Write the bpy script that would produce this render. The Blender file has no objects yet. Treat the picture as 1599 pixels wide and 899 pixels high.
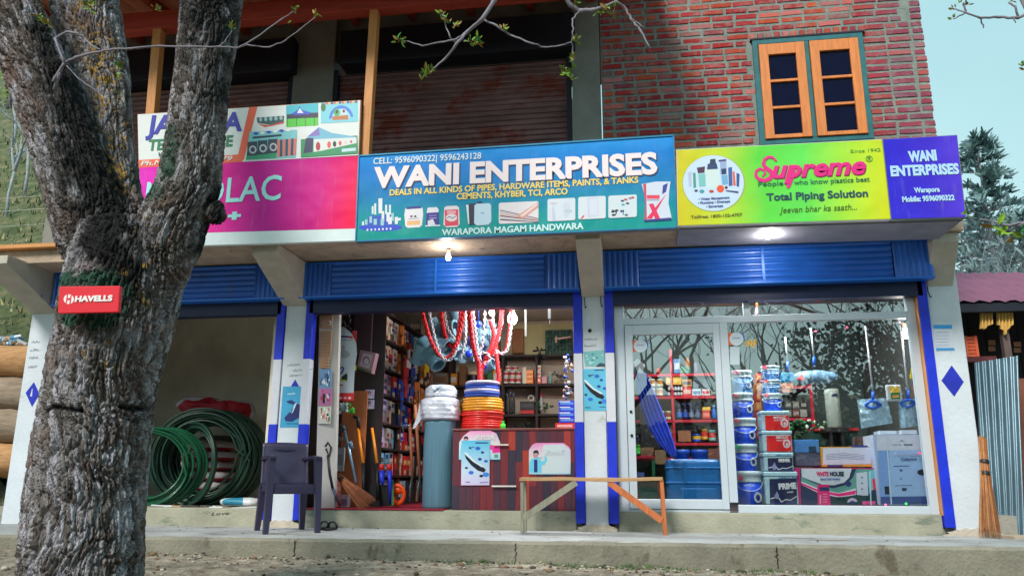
import bpy, math, random
import numpy as np
from mathutils import Vector, Matrix, noise
sc = bpy.context.scene
C = sc.collection
R = math.radians
PI = math.pi

# ------------------------------------------------------------------ camera
F = 1230.0; PITCH = R(13.7); YAW = R(8.7); ROLL = R(0.2)
CAM = (0.0, -7.5, 0.45)
def _basis():
    cp, sp, cy, sy = math.cos(PITCH), math.sin(PITCH), math.cos(YAW), math.sin(YAW)
    fw = Vector((-sy*cp, cy*cp, sp)); r = Vector((cy, sy, 0)); u = Vector((sy*sp, -cy*sp, cp))
    c, s = math.cos(ROLL), math.sin(ROLL)
    return fw, c*r+s*u, -s*r+c*u
FW, RT, UP = _basis()
cd = bpy.data.cameras.new('camera'); cam = bpy.data.objects.new('camera', cd); C.objects.link(cam)
cd.sensor_width = 36; cd.lens = F/1599*36; cd.clip_end = 600; cd.clip_start = .05
cam.matrix_world = Matrix(((RT.x, UP.x, -FW.x, CAM[0]), (RT.y, UP.y, -FW.y, CAM[1]), (RT.z, UP.z, -FW.z, CAM[2]), (0, 0, 0, 1)))
sc.camera = cam

# ------------------------------------------------------------------ sky, sun, exposure
SUN_EL, SUN_AZ = 42, 200          # soft overcast light from behind the photographer
w = bpy.data.worlds.new('World'); sc.world = w; w.use_nodes = True
nt = w.node_tree; nt.nodes.clear()
out = nt.nodes.new('ShaderNodeOutputWorld'); bg = nt.nodes.new('ShaderNodeBackground')
sky = nt.nodes.new('ShaderNodeTexSky'); sky.sky_type = 'NISHITA'; sky.sun_disc = False
sky.sun_elevation = R(SUN_EL); sky.sun_rotation = R(SUN_AZ); sky.air_density = 1.0; sky.dust_density = 3.0
mixn = nt.nodes.new('ShaderNodeMix'); mixn.data_type = 'RGBA'; mixn.inputs['Factor'].default_value = .85
tc = nt.nodes.new('ShaderNodeTexCoord'); nz = nt.nodes.new('ShaderNodeTexNoise'); nz.inputs['Scale'].default_value = 1.5; nz.inputs['Detail'].default_value = 5
cr = nt.nodes.new('ShaderNodeValToRGB')
cr.color_ramp.elements[0].position = .3; cr.color_ramp.elements[0].color = (2.1, 4.2, 4.9, 1)
cr.color_ramp.elements[1].position = .75; cr.color_ramp.elements[1].color = (4.0, 6.6, 6.9, 1)
nt.links.new(tc.outputs['Generated'], nz.inputs['Vector']); nt.links.new(nz.outputs['Fac'], cr.inputs['Fac'])
sz = nt.nodes.new('ShaderNodeSeparateXYZ'); nt.links.new(tc.outputs['Generated'], sz.inputs[0]); hz = nt.nodes.new('ShaderNodeMapRange'); hz.interpolation_type = 'SMOOTHSTEP'
hz.inputs[1].default_value = .62; hz.inputs[2].default_value = .12; hz.inputs[3].default_value = 0; hz.inputs[4].default_value = .75; nt.links.new(sz.outputs['Z'], hz.inputs[0])
mh = nt.nodes.new('ShaderNodeMix'); mh.data_type = 'RGBA'; nt.links.new(hz.outputs[0], mh.inputs['Factor']); nt.links.new(cr.outputs[0], mh.inputs['A']); mh.inputs['B'].default_value = (5.0, 7.3, 7.2, 1)
nt.links.new(sky.outputs[0], mixn.inputs['A']); nt.links.new(mh.outputs['Result'], mixn.inputs['B'])
nt.links.new(mixn.outputs['Result'], bg.inputs['Color']); bg.inputs['Strength'].default_value = .09
nt.links.new(bg.outputs[0], out.inputs[0])
sl = bpy.data.lights.new('sun', 'SUN'); sl.energy = 2.3; sl.angle = R(14); sl.color = (1, .94, .87)
so = bpy.data.objects.new('sun', sl); C.objects.link(so)
so.rotation_euler = (R(90-SUN_EL), 0, R(180-SUN_AZ+0))
so.rotation_euler = Vector((math.sin(R(SUN_AZ))*math.cos(R(SUN_EL)), math.cos(R(SUN_AZ))*math.cos(R(SUN_EL)), math.sin(R(SUN_EL)))).to_track_quat('Z', 'Y').to_euler()
sc.view_settings.view_transform = 'Standard'; sc.view_settings.look = 'None'; sc.view_settings.gamma = 1
sc.view_settings.exposure = 0.64
sc.cycles.use_denoising = True; sc.cycles.max_bounces = 8; sc.cycles.transparent_max_bounces = 12
sc.cycles.caustics_reflective = False; sc.cycles.caustics_refractive = False
sc.cycles.sample_clamp_indirect = 4

# ------------------------------------------------------------------ helpers: picture point -> point on a real plane of the place
def ray(px, py):
    return FW + (px-799.5)/F*RT - (py-449.5)/F*UP
def at(px, py, Y):
    d = ray(px, py); t = (Y-CAM[1])/d.y
    return Vector((CAM[0]+t*d.x, Y, CAM[2]+t*d.z))
def proj2(p):
    v = Vector(p)-Vector(CAM); z = v.dot(FW); return 799.5+F*v.dot(RT)/z, 449.5-F*v.dot(UP)/z
def rect(x0, y0, x1, y1, Y):
    ym, xm = (y0+y1)/2, (x0+x1)/2
    return at(x0, ym, Y).x, at(x1, ym, Y).x, at(xm, y1, Y).z, at(xm, y0, Y).z

# ------------------------------------------------------------------ materials
def lin(c):
    return tuple((v/12.92 if v <= .04045 else ((v+.055)/1.055)**2.4) for v in (x/255 for x in c))
MATS = {}
def S(name, rgb, rough=.6, metal=0., var=.12, scale=6., bump=0., bscale=80., rnd=0., spec=.5, stretch=(1, 1, 1), col2=None, dirt=None, detail=6, emit=None, coat=0.):
    if name in MATS: return MATS[name]
    m = bpy.data.materials.new(name); MATS[name] = m; m.use_nodes = True
    t = m.node_tree; b = t.nodes['Principled BSDF']
    c = lin(rgb); N = t.nodes.new; L = t.links.new
    b.inputs['Roughness'].default_value = rough; b.inputs['Metallic'].default_value = metal
    b.inputs['Specular IOR Level'].default_value = spec
    if coat: b.inputs['Coat Weight'].default_value = coat
    tcn = N('ShaderNodeTexCoord'); mp = N('ShaderNodeMapping'); mp.inputs['Scale'].default_value = stretch
    L(tcn.outputs['Object'], mp.inputs[0])
    if var or col2:
        n = N('ShaderNodeTexNoise'); n.inputs['Scale'].default_value = scale; n.inputs['Detail'].default_value = detail; n.inputs['Roughness'].default_value = .65
        L(mp.outputs[0], n.inputs['Vector'])
        r = N('ShaderNodeValToRGB'); r.color_ramp.elements[0].position = .32; r.color_ramp.elements[1].position = .68
        c2 = lin(col2) if col2 else tuple(min(1, v*(1+var)) for v in c)
        c1 = c if col2 else tuple(v*(1-var) for v in c)
        r.color_ramp.elements[0].color = (*c1, 1); r.color_ramp.elements[1].color = (*c2, 1)
        L(n.outputs['Fac'], r.inputs['Fac']); col = r.outputs[0]
    else:
        rg = N('ShaderNodeRGB'); rg.outputs[0].default_value = (*c, 1); col = rg.outputs[0]
    if rnd:
        oi = N('ShaderNodeObjectInfo'); h = N('ShaderNodeHueSaturation'); mr = N('ShaderNodeMapRange')
        mr.inputs[3].default_value = 1-rnd; mr.inputs[4].default_value = 1+rnd
        L(oi.outputs['Random'], mr.inputs[0]); L(mr.outputs[0], h.inputs['Value']); L(col, h.inputs['Color']); col = h.outputs[0]
    if dirt:                                   # (rgb, scale, threshold, stretch): stains with a shape of their own
        n2 = N('ShaderNodeTexNoise'); n2.inputs['Scale'].default_value = dirt[1]; n2.inputs['Detail'].default_value = 8; n2.inputs['Roughness'].default_value = .7
        mp2 = N('ShaderNodeMapping'); mp2.inputs['Scale'].default_value = dirt[3]; mp2.inputs['Location'].default_value = (3.3, 1.7, .4)
        L(tcn.outputs['Object'], mp2.inputs[0]); L(mp2.outputs[0], n2.inputs['Vector'])
        r2 = N('ShaderNodeValToRGB'); r2.color_ramp.elements[0].position = dirt[2]; r2.color_ramp.elements[1].position = dirt[2]+.08
        L(n2.outputs['Fac'], r2.inputs['Fac'])
        mx = N('ShaderNodeMix'); mx.data_type = 'RGBA'; L(r2.outputs[0], mx.inputs['Factor']); L(col, mx.inputs['A']); mx.inputs['B'].default_value = (*lin(dirt[0]), 1)
        col = mx.outputs['Result']
    L(col, b.inputs['Base Color'])
    if bump:
        n3 = N('ShaderNodeTexNoise'); n3.inputs['Scale'].default_value = bscale; n3.inputs['Detail'].default_value = 5
        L(mp.outputs[0], n3.inputs['Vector'])
        bp = N('ShaderNodeBump'); bp.inputs['Strength'].default_value = bump; bp.inputs['Distance'].default_value = .01
        L(n3.outputs['Fac'], bp.inputs['Height']); L(bp.outputs[0], b.inputs['Normal'])
    if emit: b.inputs['Emission Color'].default_value = (*lin(rgb), 1); b.inputs['Emission Strength'].default_value = emit
    return m
def ink(rgb, rough=.45):
    return S('print_%d_%d_%d' % tuple(rgb), rgb, rough=rough, var=0)
def grad(name, stops, axis='X', rough=.4, lo=0., hi=1.):
    """printed gradient along the sheet (Generated coordinates)"""
    if name in MATS: return MATS[name]
    m = bpy.data.materials.new(name); MATS[name] = m; m.use_nodes = True
    t = m.node_tree; b = t.nodes['Principled BSDF']; b.inputs['Roughness'].default_value = rough+.12; b.inputs['Specular IOR Level'].default_value = .25
    g = t.nodes.new('ShaderNodeTexCoord'); s = t.nodes.new('ShaderNodeSeparateXYZ'); r = t.nodes.new('ShaderNodeValToRGB')
    n = t.nodes.new('ShaderNodeTexNoise'); n.inputs['Scale'].default_value = 1.6; n.inputs['Detail'].default_value = 3
    mr = t.nodes.new('ShaderNodeMath'); mr.operation = 'MULTIPLY_ADD'; mr.inputs[1].default_value = .16
    ad = t.nodes.new('ShaderNodeMath'); ad.operation = 'SUBTRACT'; ad.inputs[1].default_value = .08
    t.links.new(g.outputs['Generated'], s.inputs[0]); t.links.new(g.outputs['Generated'], n.inputs['Vector'])
    t.links.new(n.outputs['Fac'], mr.inputs[0]); t.links.new(s.outputs[axis], mr.inputs[2]); t.links.new(mr.outputs[0], ad.inputs[0]); t.links.new(ad.outputs[0], r.inputs['Fac'])
    e = r.color_ramp.elements
    while len(e) < len(stops): e.new(.5)
    for k, (p, c) in enumerate(stops): e[k].position = p; e[k].color = (*lin(c), 1)
    n2 = t.nodes.new('ShaderNodeTexNoise'); n2.inputs['Scale'].default_value = 2.4; n2.inputs['Detail'].default_value = 2; t.links.new(g.outputs['Object'], n2.inputs['Vector'])
    bp = t.nodes.new('ShaderNodeBump'); bp.inputs['Strength'].default_value = .6; bp.inputs['Distance'].default_value = .05; t.links.new(n2.outputs['Fac'], bp.inputs['Height']); t.links.new(bp.outputs[0], b.inputs['Normal'])
    n3 = t.nodes.new('ShaderNodeTexNoise'); n3.inputs['Scale'].default_value = 5; n3.inputs['Detail'].default_value = 9; n3.inputs['Roughness'].default_value = .75; mp = t.nodes.new('ShaderNodeMapping'); mp.inputs['Scale'].default_value = (3, 1, .5)
    t.links.new(g.outputs['Object'], mp.inputs[0]); t.links.new(mp.outputs[0], n3.inputs['Vector']); r3 = t.nodes.new('ShaderNodeValToRGB'); r3.color_ramp.elements[0].position = .54; r3.color_ramp.elements[1].position = .85; r3.color_ramp.elements[1].color = (.3, .3, .3, 1); t.links.new(n3.outputs['Fac'], r3.inputs['Fac'])
    mx = t.nodes.new('ShaderNodeMix'); mx.data_type = 'RGBA'; t.links.new(r3.outputs[0], mx.inputs['Factor']); t.links.new(r.outputs[0], mx.inputs['A']); mx.inputs['B'].default_value = (.35, .33, .32, 1)
    t.links.new(mx.outputs['Result'], b.inputs['Base Color'])
    return m
def glass_mat(name, tint=(.97, .99, .99), refl=.28):
    m = bpy.data.materials.new(name); m.use_nodes = True; t = m.node_tree; t.nodes.clear()
    o = t.nodes.new('ShaderNodeOutputMaterial'); mx = t.nodes.new('ShaderNodeMixShader'); tr = t.nodes.new('ShaderNodeBsdfTransparent'); gl = t.nodes.new('ShaderNodeBsdfGlossy')
    tr.inputs[0].default_value = (*tint, 1); gl.inputs['Roughness'].default_value = .0; gl.inputs[0].default_value = (.95, 1, 1, 1)
    fr = t.nodes.new('ShaderNodeFresnel'); fr.inputs[0].default_value = 1.5
    ad = t.nodes.new('ShaderNodeMath'); ad.operation = 'ADD'; ad.use_clamp = True; ad.inputs[1].default_value = refl
    ge = t.nodes.new('ShaderNodeNewGeometry'); inv = t.nodes.new('ShaderNodeMath'); inv.operation = 'SUBTRACT'; inv.inputs[0].default_value = 1; t.links.new(ge.outputs['Backfacing'], inv.inputs[1])   # the sheet mirrors at its street face
    mu = t.nodes.new('ShaderNodeMath'); mu.operation = 'MULTIPLY'; t.links.new(ad.outputs[0], mu.inputs[0]); t.links.new(inv.outputs[0], mu.inputs[1])
    t.links.new(fr.outputs[0], ad.inputs[0]); t.links.new(mu.outputs[0], mx.inputs[0]); t.links.new(tr.outputs[0], mx.inputs[1]); t.links.new(gl.outputs[0], mx.inputs[2]); t.links.new(mx.outputs[0], o.inputs[0])
    return m

# ------------------------------------------------------------------ mesh builder
class MB:
    def __init__(s): s.v = []; s.f = []; s.m = []; s.mi = 0; s.sm = []
    def add(s, vs, fs, mi=None, smooth=False):
        o = len(s.v); s.v += [tuple(v) for v in vs]; s.f += [tuple(i+o for i in f) for f in fs]
        s.m += [s.mi if mi is None else mi]*len(fs); s.sm += [smooth]*len(fs); return s
    def box(s, x0, x1, y0, y1, z0, z1, mi=None):
        if x0 > x1: x0, x1 = x1, x0
        if y0 > y1: y0, y1 = y1, y0
        if z0 > z1: z0, z1 = z1, z0
        return s.add([(x0,y0,z0),(x1,y0,z0),(x1,y1,z0),(x0,y1,z0),(x0,y0,z1),(x1,y0,z1),(x1,y1,z1),(x0,y1,z1)],
                     [(0,3,2,1),(4,5,6,7),(0,1,5,4),(1,2,6,5),(2,3,7,6),(3,0,4,7)], mi)
    def pbox(s, x0, y0, x1, y1, Y, d, mi=None):
        a, b, c, e = rect(x0, y0, x1, y1, Y); return s.box(a, b, Y, Y+d, c, e, mi)
    def hexa(s, P, mi=None):
        return s.add(P, [(0,3,2,1),(4,5,6,7),(0,1,5,4),(1,2,6,5),(2,3,7,6),(3,0,4,7)], mi)
    def obox(s, c, sx, sy, sz, rot=(0,0,0), mi=None):
        from mathutils import Euler
        e = Euler(rot).to_matrix(); c = Vector(c)
        P = [c+e@Vector((x*sx/2, y*sy/2, z*sz/2)) for z in (-1,1) for x, y in ((-1,-1),(1,-1),(1,1),(-1,1))]
        return s.hexa(P, mi)
    def beam(s, a, b, w, h, mi=None, upv=(0,0,1)):
        a, b = Vector(a), Vector(b); d = (b-a).normalized(); u = Vector(upv)
        if abs(d.dot(u)) > .98: u = Vector((0,1,0))
        r = d.cross(u).normalized(); u = r.cross(d)
        P = [p+r*(x*w/2)+u*(y*h/2) for p in (a, b) for x, y in ((-1,-1),(1,-1),(1,1),(-1,1))]
        return s.hexa(P, mi)
    def poly(s, pts, d, mi=None):
        """closed outline (3D) given a thickness vector d"""
        n = len(pts); d = Vector(d); P = [Vector(p) for p in pts]; V = P+[p+d for p in P]
        return s.add(V, [tuple(range(n)), tuple(range(2*n-1, n-1, -1))]+[(i, i+n, (i+1)%n+n, (i+1)%n) for i in range(n)], mi)
    def ppoly(s, pp, Y, d, mi=None):
        return s.poly([at(x, y, Y) for x, y in pp], (0, d, 0), mi)
    def tube(s, pts, r, n=8, mi=None, caps=True, smooth=True, flat=1.):
        P = [Vector(p) for p in pts]; k = len(P)
        rr = r if isinstance(r, (list, tuple)) else [r]*k
        vs = []; pu = None
        for i in range(k):
            d = (P[min(i+1, k-1)]-P[max(i-1, 0)])
            d = d.normalized() if d.length > 1e-9 else Vector((0,0,1))
            if pu is None:
                pu = Vector((0,0,1)) if abs(d.z) < .9 else Vector((1,0,0))
            a = d.cross(pu).normalized(); b = a.cross(d).normalized(); pu = b
            for j in range(n):
                t = 2*PI*j/n; vs.append(P[i]+(a*math.cos(t)+b*math.sin(t)*flat)*rr[i])
        fs = [(i*n+j, i*n+(j+1)%n, (i+1)*n+(j+1)%n, (i+1)*n+j) for i in range(k-1) for j in range(n)]
        if caps: fs += [tuple(range(n-1, -1, -1)), tuple((k-1)*n+j for j in range(n))]
        return s.add(vs, fs, mi, smooth)
    def ring(s, c, R_, r, axis='Z', n=32, m=6, mi=None, sq=1.):
        vs = []; c = Vector(c)
        for i in range(n):
            a = 2*PI*i/n
            for j in range(m):
                b = 2*PI*j/m; q = (R_+r*math.cos(b)); p = (q*math.cos(a), q*math.sin(a)*sq, r*math.sin(b))
                if axis == 'Y': p = (p[0], p[2], p[1])
                if axis == 'X': p = (p[2], p[0], p[1])
                vs.append(c+Vector(p))
        fs = [(i*m+j, ((i+1)%n)*m+j, ((i+1)%n)*m+(j+1)%m, i*m+(j+1)%m) for i in range(n) for j in range(m)]
        return s.add(vs, fs, mi, True)
    def lathe(s, c, prof, n=20, mi=None, smooth=True, axis='Z', cap=True):
        c = Vector(c); k = len(prof); vs = []
        for r_, z in prof:
            for j in range(n):
                a = 2*PI*j/n; p = (r_*math.cos(a), r_*math.sin(a), z)
                if axis == 'Y': p = (p[0], p[2], p[1])
                if axis == 'X': p = (p[2], p[0], p[1])
                vs.append(c+Vector(p))
        fs = [(i*n+j, i*n+(j+1)%n, (i+1)*n+(j+1)%n, (i+1)*n+j) for i in range(k-1) for j in range(n)]
        if cap: fs += [tuple(range(n-1, -1, -1)), tuple((k-1)*n+j for j in range(n))]
        return s.add(vs, fs, mi, smooth)
    def ball(s, c, r, n=10, mi=None, sq=(1,1,1)):
        prof = []; k = max(4, n//2)
        vs = []; c = Vector(c)
        for i in range(k+1):
            t = PI*i/k
            for j in range(n):
                a = 2*PI*j/n; vs.append(c+Vector((r*sq[0]*math.sin(t)*math.cos(a), r*sq[1]*math.sin(t)*math.sin(a), r*sq[2]*math.cos(t))))
        return s.add(vs, [(i*n+j, (i+1)*n+j, (i+1)*n+(j+1)%n, i*n+(j+1)%n) for i in range(k) for j in range(n)], mi, True)

LOC = {}
def wl(o): return LOC.get(o.name, Vector((0,0,0))) if o else Vector((0,0,0))
def link(name, me, parent=None, world=None):
    o = bpy.data.objects.new(name, me); C.objects.link(o)
    LOC[o.name] = Vector(world) if world is not None else wl(parent)
    if parent: o.parent = parent; o.location = LOC[o.name]-wl(parent)
    else: o.location = LOC[o.name]
    return o
def tomesh(name, mb, mats, off=(0,0,0)):
    me = bpy.data.meshes.new(name); off = Vector(off)
    me.from_pydata([tuple(Vector(v)-off) for v in mb.v], [], mb.f)
    for m in (mats if isinstance(mats, (list, tuple)) else [mats]): me.materials.append(m)
    if len(me.polygons) == len(mb.m):
        me.polygons.foreach_set('material_index', mb.m); me.polygons.foreach_set('use_smooth', mb.sm)
    me.update(); return me
def bev(o, wd=.004, seg=2):
    b = o.modifiers.new('edge', 'BEVEL'); b.width = wd; b.segments = seg; b.limit_method = 'ANGLE'; b.angle_limit = R(40); return o
def part(name, mb, mats, parent, bevel=0, kind=None, label=None):
    o = link(name, tomesh(name, mb, mats, wl(parent)), parent)
    if bevel: bev(o, bevel)
    if kind: o['kind'] = kind
    if label: o['label'] = label
    return o
LABELS = set()
def tag(o, label, cat, group=None):
    if label in LABELS: print('DUP LABEL', label)
    nw = len(label.split())
    if nw < 4 or nw > 16: print('LABEL LEN', nw, label)
    LABELS.add(label); o['label'] = label; o['category'] = cat
    if group: o['group'] = group
    return o
def thing(name, label, cat, loc, group=None):
    o = bpy.data.objects.new(name, None); C.objects.link(o); o.empty_display_size = .1
    o.location = loc; LOC[o.name] = Vector(loc); return tag(o, label, cat, group)
def solo(name, mb, mats, label, cat, group=None, bevel=0):
    V = np.array(mb.v); lo, hi = V.min(0), V.max(0); c = Vector(((lo[0]+hi[0])/2, (lo[1]+hi[1])/2, lo[2]))
    o = link(name, tomesh(name, mb, mats, c), None, c)
    if bevel: bev(o, bevel)
    return tag(o, label, cat, group)
def struct(name, mb, mats):
    o = link(name, tomesh(name, mb, mats)); o['kind'] = 'structure'; return o
def dup(src, loc, rotz=None, label=None, scale=None):
    def cp(o, par):
        c = o.copy(); C.objects.link(c)
        if par: c.parent = par
        for ch in KIDS.get(o.name, []): cp(ch, c)
        return c
    r = cp(src, None); r.location = loc; LOC[r.name] = Vector(loc)
    if rotz is not None: r.rotation_euler = (0, 0, rotz)
    if scale: r.scale = scale
    if label:
        if label in LABELS: print('DUP LABEL', label)
        LABELS.add(label); r['label'] = label
    return r
KIDS = {}
def remember(o):
    KIDS[o.name] = list(o.children)
    for c in o.children: remember(c)
    return o
def light(name, loc, e, col=(1, .93, .82), r=.04):
    l = bpy.data.lights.new(name, 'POINT'); l.energy = e; l.color = col; l.shadow_soft_size = r
    o = bpy.data.objects.new(name, l); C.objects.link(o); o.location = loc; return o

# flat print: outlines lying on a sheet at plane Y (facing the street), each ink layer .6 mm above the one below
class Art:
    def __init__(s, Y): s.Y = Y; s.mb = MB(); s.mats = []; s.layer = 0
    def mi(s, c):
        m = c if not isinstance(c, tuple) else ink(c)
        if m not in s.mats: s.mats.append(m)
        return s.mats.index(m)
    def poly(s, pp, c, up=1):
        s.layer += .12*up; y = s.Y-.0006-.0006*s.layer
        base = [at(x, yy, s.Y) for x, yy in pp]
        s.mb.add([(p.x, y, p.z) for p in base], [tuple(range(len(pp)))], s.mi(c)); return s
    def rect(s, x0, y0, x1, y1, c, slope=0):
        return s.poly([(x0, y0), (x0, y1), (x1, y1+slope*(x1-x0)), (x1, y0+slope*(x1-x0))], c)
    def ell(s, cx, cy, rx, ry, c, n=24, a0=0, a1=360):
        return s.poly([(cx+rx*math.cos(R(a0+(a1-a0)*i/n)), cy+ry*math.sin(R(a0+(a1-a0)*i/n))) for i in range(n)], c)
    def line(s, pts, wd, c):
        for (xa, ya), (xb, yb) in zip(pts[:-1], pts[1:]):
            l = math.hypot(xb-xa, yb-ya) or 1; nx, ny = -(yb-ya)/l*wd/2, (xb-xa)/l*wd/2
            s.poly([(xa+nx, ya+ny), (xb+nx, yb+ny), (xb-nx, yb-ny), (xa-nx, ya-ny)], c, .3)
        return s
    def build(s, parent, name='printed_picture'):
        return part(name, s.mb, s.mats, parent)
TEXTS = []
def text(body, p0, p1, cap, Y, c, parent, bold=.0, shear=0., lift=.004, name='lettering', axis='Y', world=None):
    """lettering lying on plane Y from picture point p0 to p1 (baseline), cap height in picture pixels; or world=(a, b, height, normal)"""
    cu = bpy.data.curves.new(name, 'FONT'); cu.body = body; cu.size = 1; cu.offset = bold; cu.shear = shear; cu.extrude = .001; cu.resolution_u = 3
    cu.materials.append(c if not isinstance(c, tuple) else ink(c))
    o = bpy.data.objects.new(name, cu); C.objects.link(o); o.parent = parent
    if world: a, b, h = Vector(world[0]), Vector(world[1]), world[2]; nrm = Vector(world[3])
    else:
        a, b = at(*p0, Y), at(*p1, Y); h = (at(p0[0], p0[1]-cap, Y)-a).length; nrm = Vector((0, -1, 0))
    TEXTS.append((o, a+nrm*lift, b+nrm*lift, h, nrm, wl(parent))); return o
def finish_text():
    bpy.context.view_layer.update()
    for o, a, b, h, nrm, off in TEXTS:
        bb = [Vector(q) for q in o.bound_box]; x0 = min(q.x for q in bb); x1 = max(q.x for q in bb)
        ux = (b-a); L = ux.length; ux.normalize(); uy = nrm.cross(ux).normalized()
        sx = L/max(.001, x1-x0); sy = h/.70
        M_ = Matrix((( ux.x*sx, uy.x*sy, nrm.x, 0), (ux.y*sx, uy.y*sy, nrm.y, 0), (ux.z*sx, uy.z*sy, nrm.z, 0), (0, 0, 0, 1)))
        M_.translation = a-off-ux*(x0*sx)
        o.matrix_basis = M_
    dg = bpy.context.evaluated_depsgraph_get()
    for o, *_ in TEXTS:
        me = bpy.data.meshes.new_from_object(o.evaluated_get(dg)); nm = o.name.split('.')[0]; par, mbs = o.parent, o.matrix_basis.copy()
        bpy.data.objects.remove(o); q = bpy.data.objects.new(nm, me); C.objects.link(q); q.parent = par; q.matrix_basis = mbs
ORD = ['first', 'second', 'third', 'fourth', 'fifth', 'sixth', 'seventh', 'eighth', 'ninth', 'tenth', 'eleventh', 'twelfth', 'thirteenth', 'fourteenth']
# ================================================================== materials
white_wall = S('white_painted_plaster', (206, 214, 222), .8, var=.07, scale=2.5, bump=.5, bscale=25, dirt=((150, 140, 125), 1.6, .62, (1, 1, 1.2)))
concrete = S('concrete', (150, 146, 136), .9, var=.22, scale=3, bump=.8, bscale=30, dirt=((105, 100, 92), 2.3, .58, (1, 1, 2)))
concrete_warm = S('concrete_soffit', (178, 158, 138), .9, var=.2, scale=5, bump=1, bscale=25, dirt=((92, 78, 68), 5, .6, (1, 2.5, 1)))
concrete_step = S('concrete_step', (132, 128, 114), .95, var=.3, scale=1.6, bump=1, bscale=40, dirt=((104, 96, 82), 2.6, .57, (1.6, 1, .9)))
concrete_top = S('concrete_pavement', (156, 158, 158), .85, var=.2, scale=2.5, bump=.6, bscale=60, dirt=((122, 116, 104), 2.7, .55, (.7, 1.6, 1)))
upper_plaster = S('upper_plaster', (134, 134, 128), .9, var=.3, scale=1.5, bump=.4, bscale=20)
blue_metal = S('blue_shutter_paint', (26, 98, 204), .36, .1, var=.14, scale=5, coat=.25, dirt=((84, 104, 136), 3.5, .64, (1, 1, .35)))
blue_rail = S('blue_rail_paint', (14, 46, 205), .5, var=.16, scale=9, bump=.2, bscale=50, dirt=((70, 80, 120), 9, .66, (1, 1, .4)))
white_rail = S('white_rail_paint', (205, 208, 220), .6, var=.06)
navy = S('navy_lintel_paint', (16, 28, 66), .5, var=.2, scale=7)
rust_glow_shutter = S('brown_steel_shutter', (132, 100, 100), .45, .2, var=.3, scale=2.2, bump=.2, stretch=(1, 1, 3), dirt=((130, 62, 48), 1.8, .54, (1, 1, 1.5)))  # red-orange blotches: rust, spread wider to paint in warm light on the slats
black_metal = S('black_hood', (30, 34, 46), .6, .3, var=.3, scale=5)
red_wood = S('red_brown_beam', (168, 64, 48), .7, var=.2, scale=3, stretch=(.6, 4, 4), bump=.2, bscale=30)
board_wood = S('ceiling_board', (196, 124, 96), .8, var=.25, scale=3, stretch=(5, .6, 4))
pine = S('pine_wood', (206, 142, 82), .6, var=.2, scale=5, stretch=(9, 9, .8), bump=.15, bscale=30, dirt=((120, 66, 30), 5, .7, (1, 1, 1)))
pine_h = S('pine_wood_crosswise', (206, 142, 82), .6, var=.2, scale=5, stretch=(.8, 9, 9), bump=.15, bscale=30)
sash_wood = S('window_wood', (216, 128, 62), .5, var=.2, scale=4, stretch=(8, 8, .9), bump=.1, dirt=((120, 60, 24), 9, .74, (1, 1, 1)))
teal_paint = S('teal_window_frame', (28, 104, 112), .6, var=.2, scale=10)
mortar = S('mortar', (130, 140, 134), .95, var=.22, scale=9, bump=1, bscale=60)
alu = S('white_aluminium', (205, 216, 226), .35, .2, var=.04, scale=3)
dark_glass = S('dark_window_glass', (10, 14, 44), .12, var=.1, spec=.12)
glass = glass_mat('shop_glass')
steel = S('galvanised_sheet', (128, 152, 164), .38, .75, var=.2, scale=2.4, stretch=(1, 1, .5), dirt=((120, 84, 66), 7, .7, (1, 1, .6)), bump=.1)
galv = steel
black = S('black_plastic', (18, 18, 20), .5, var=.2)
grey_room = S('grey_room_plaster', (212, 204, 188), .95, var=.2, scale=1.4)
shop_wall = S('shop_wall_paint', (186, 172, 154), .9, var=.1, scale=1.4)
cream_wall = S('cream_wall_paint', (196, 190, 140), .9, var=.1, scale=2)
brick_m = None
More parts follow.
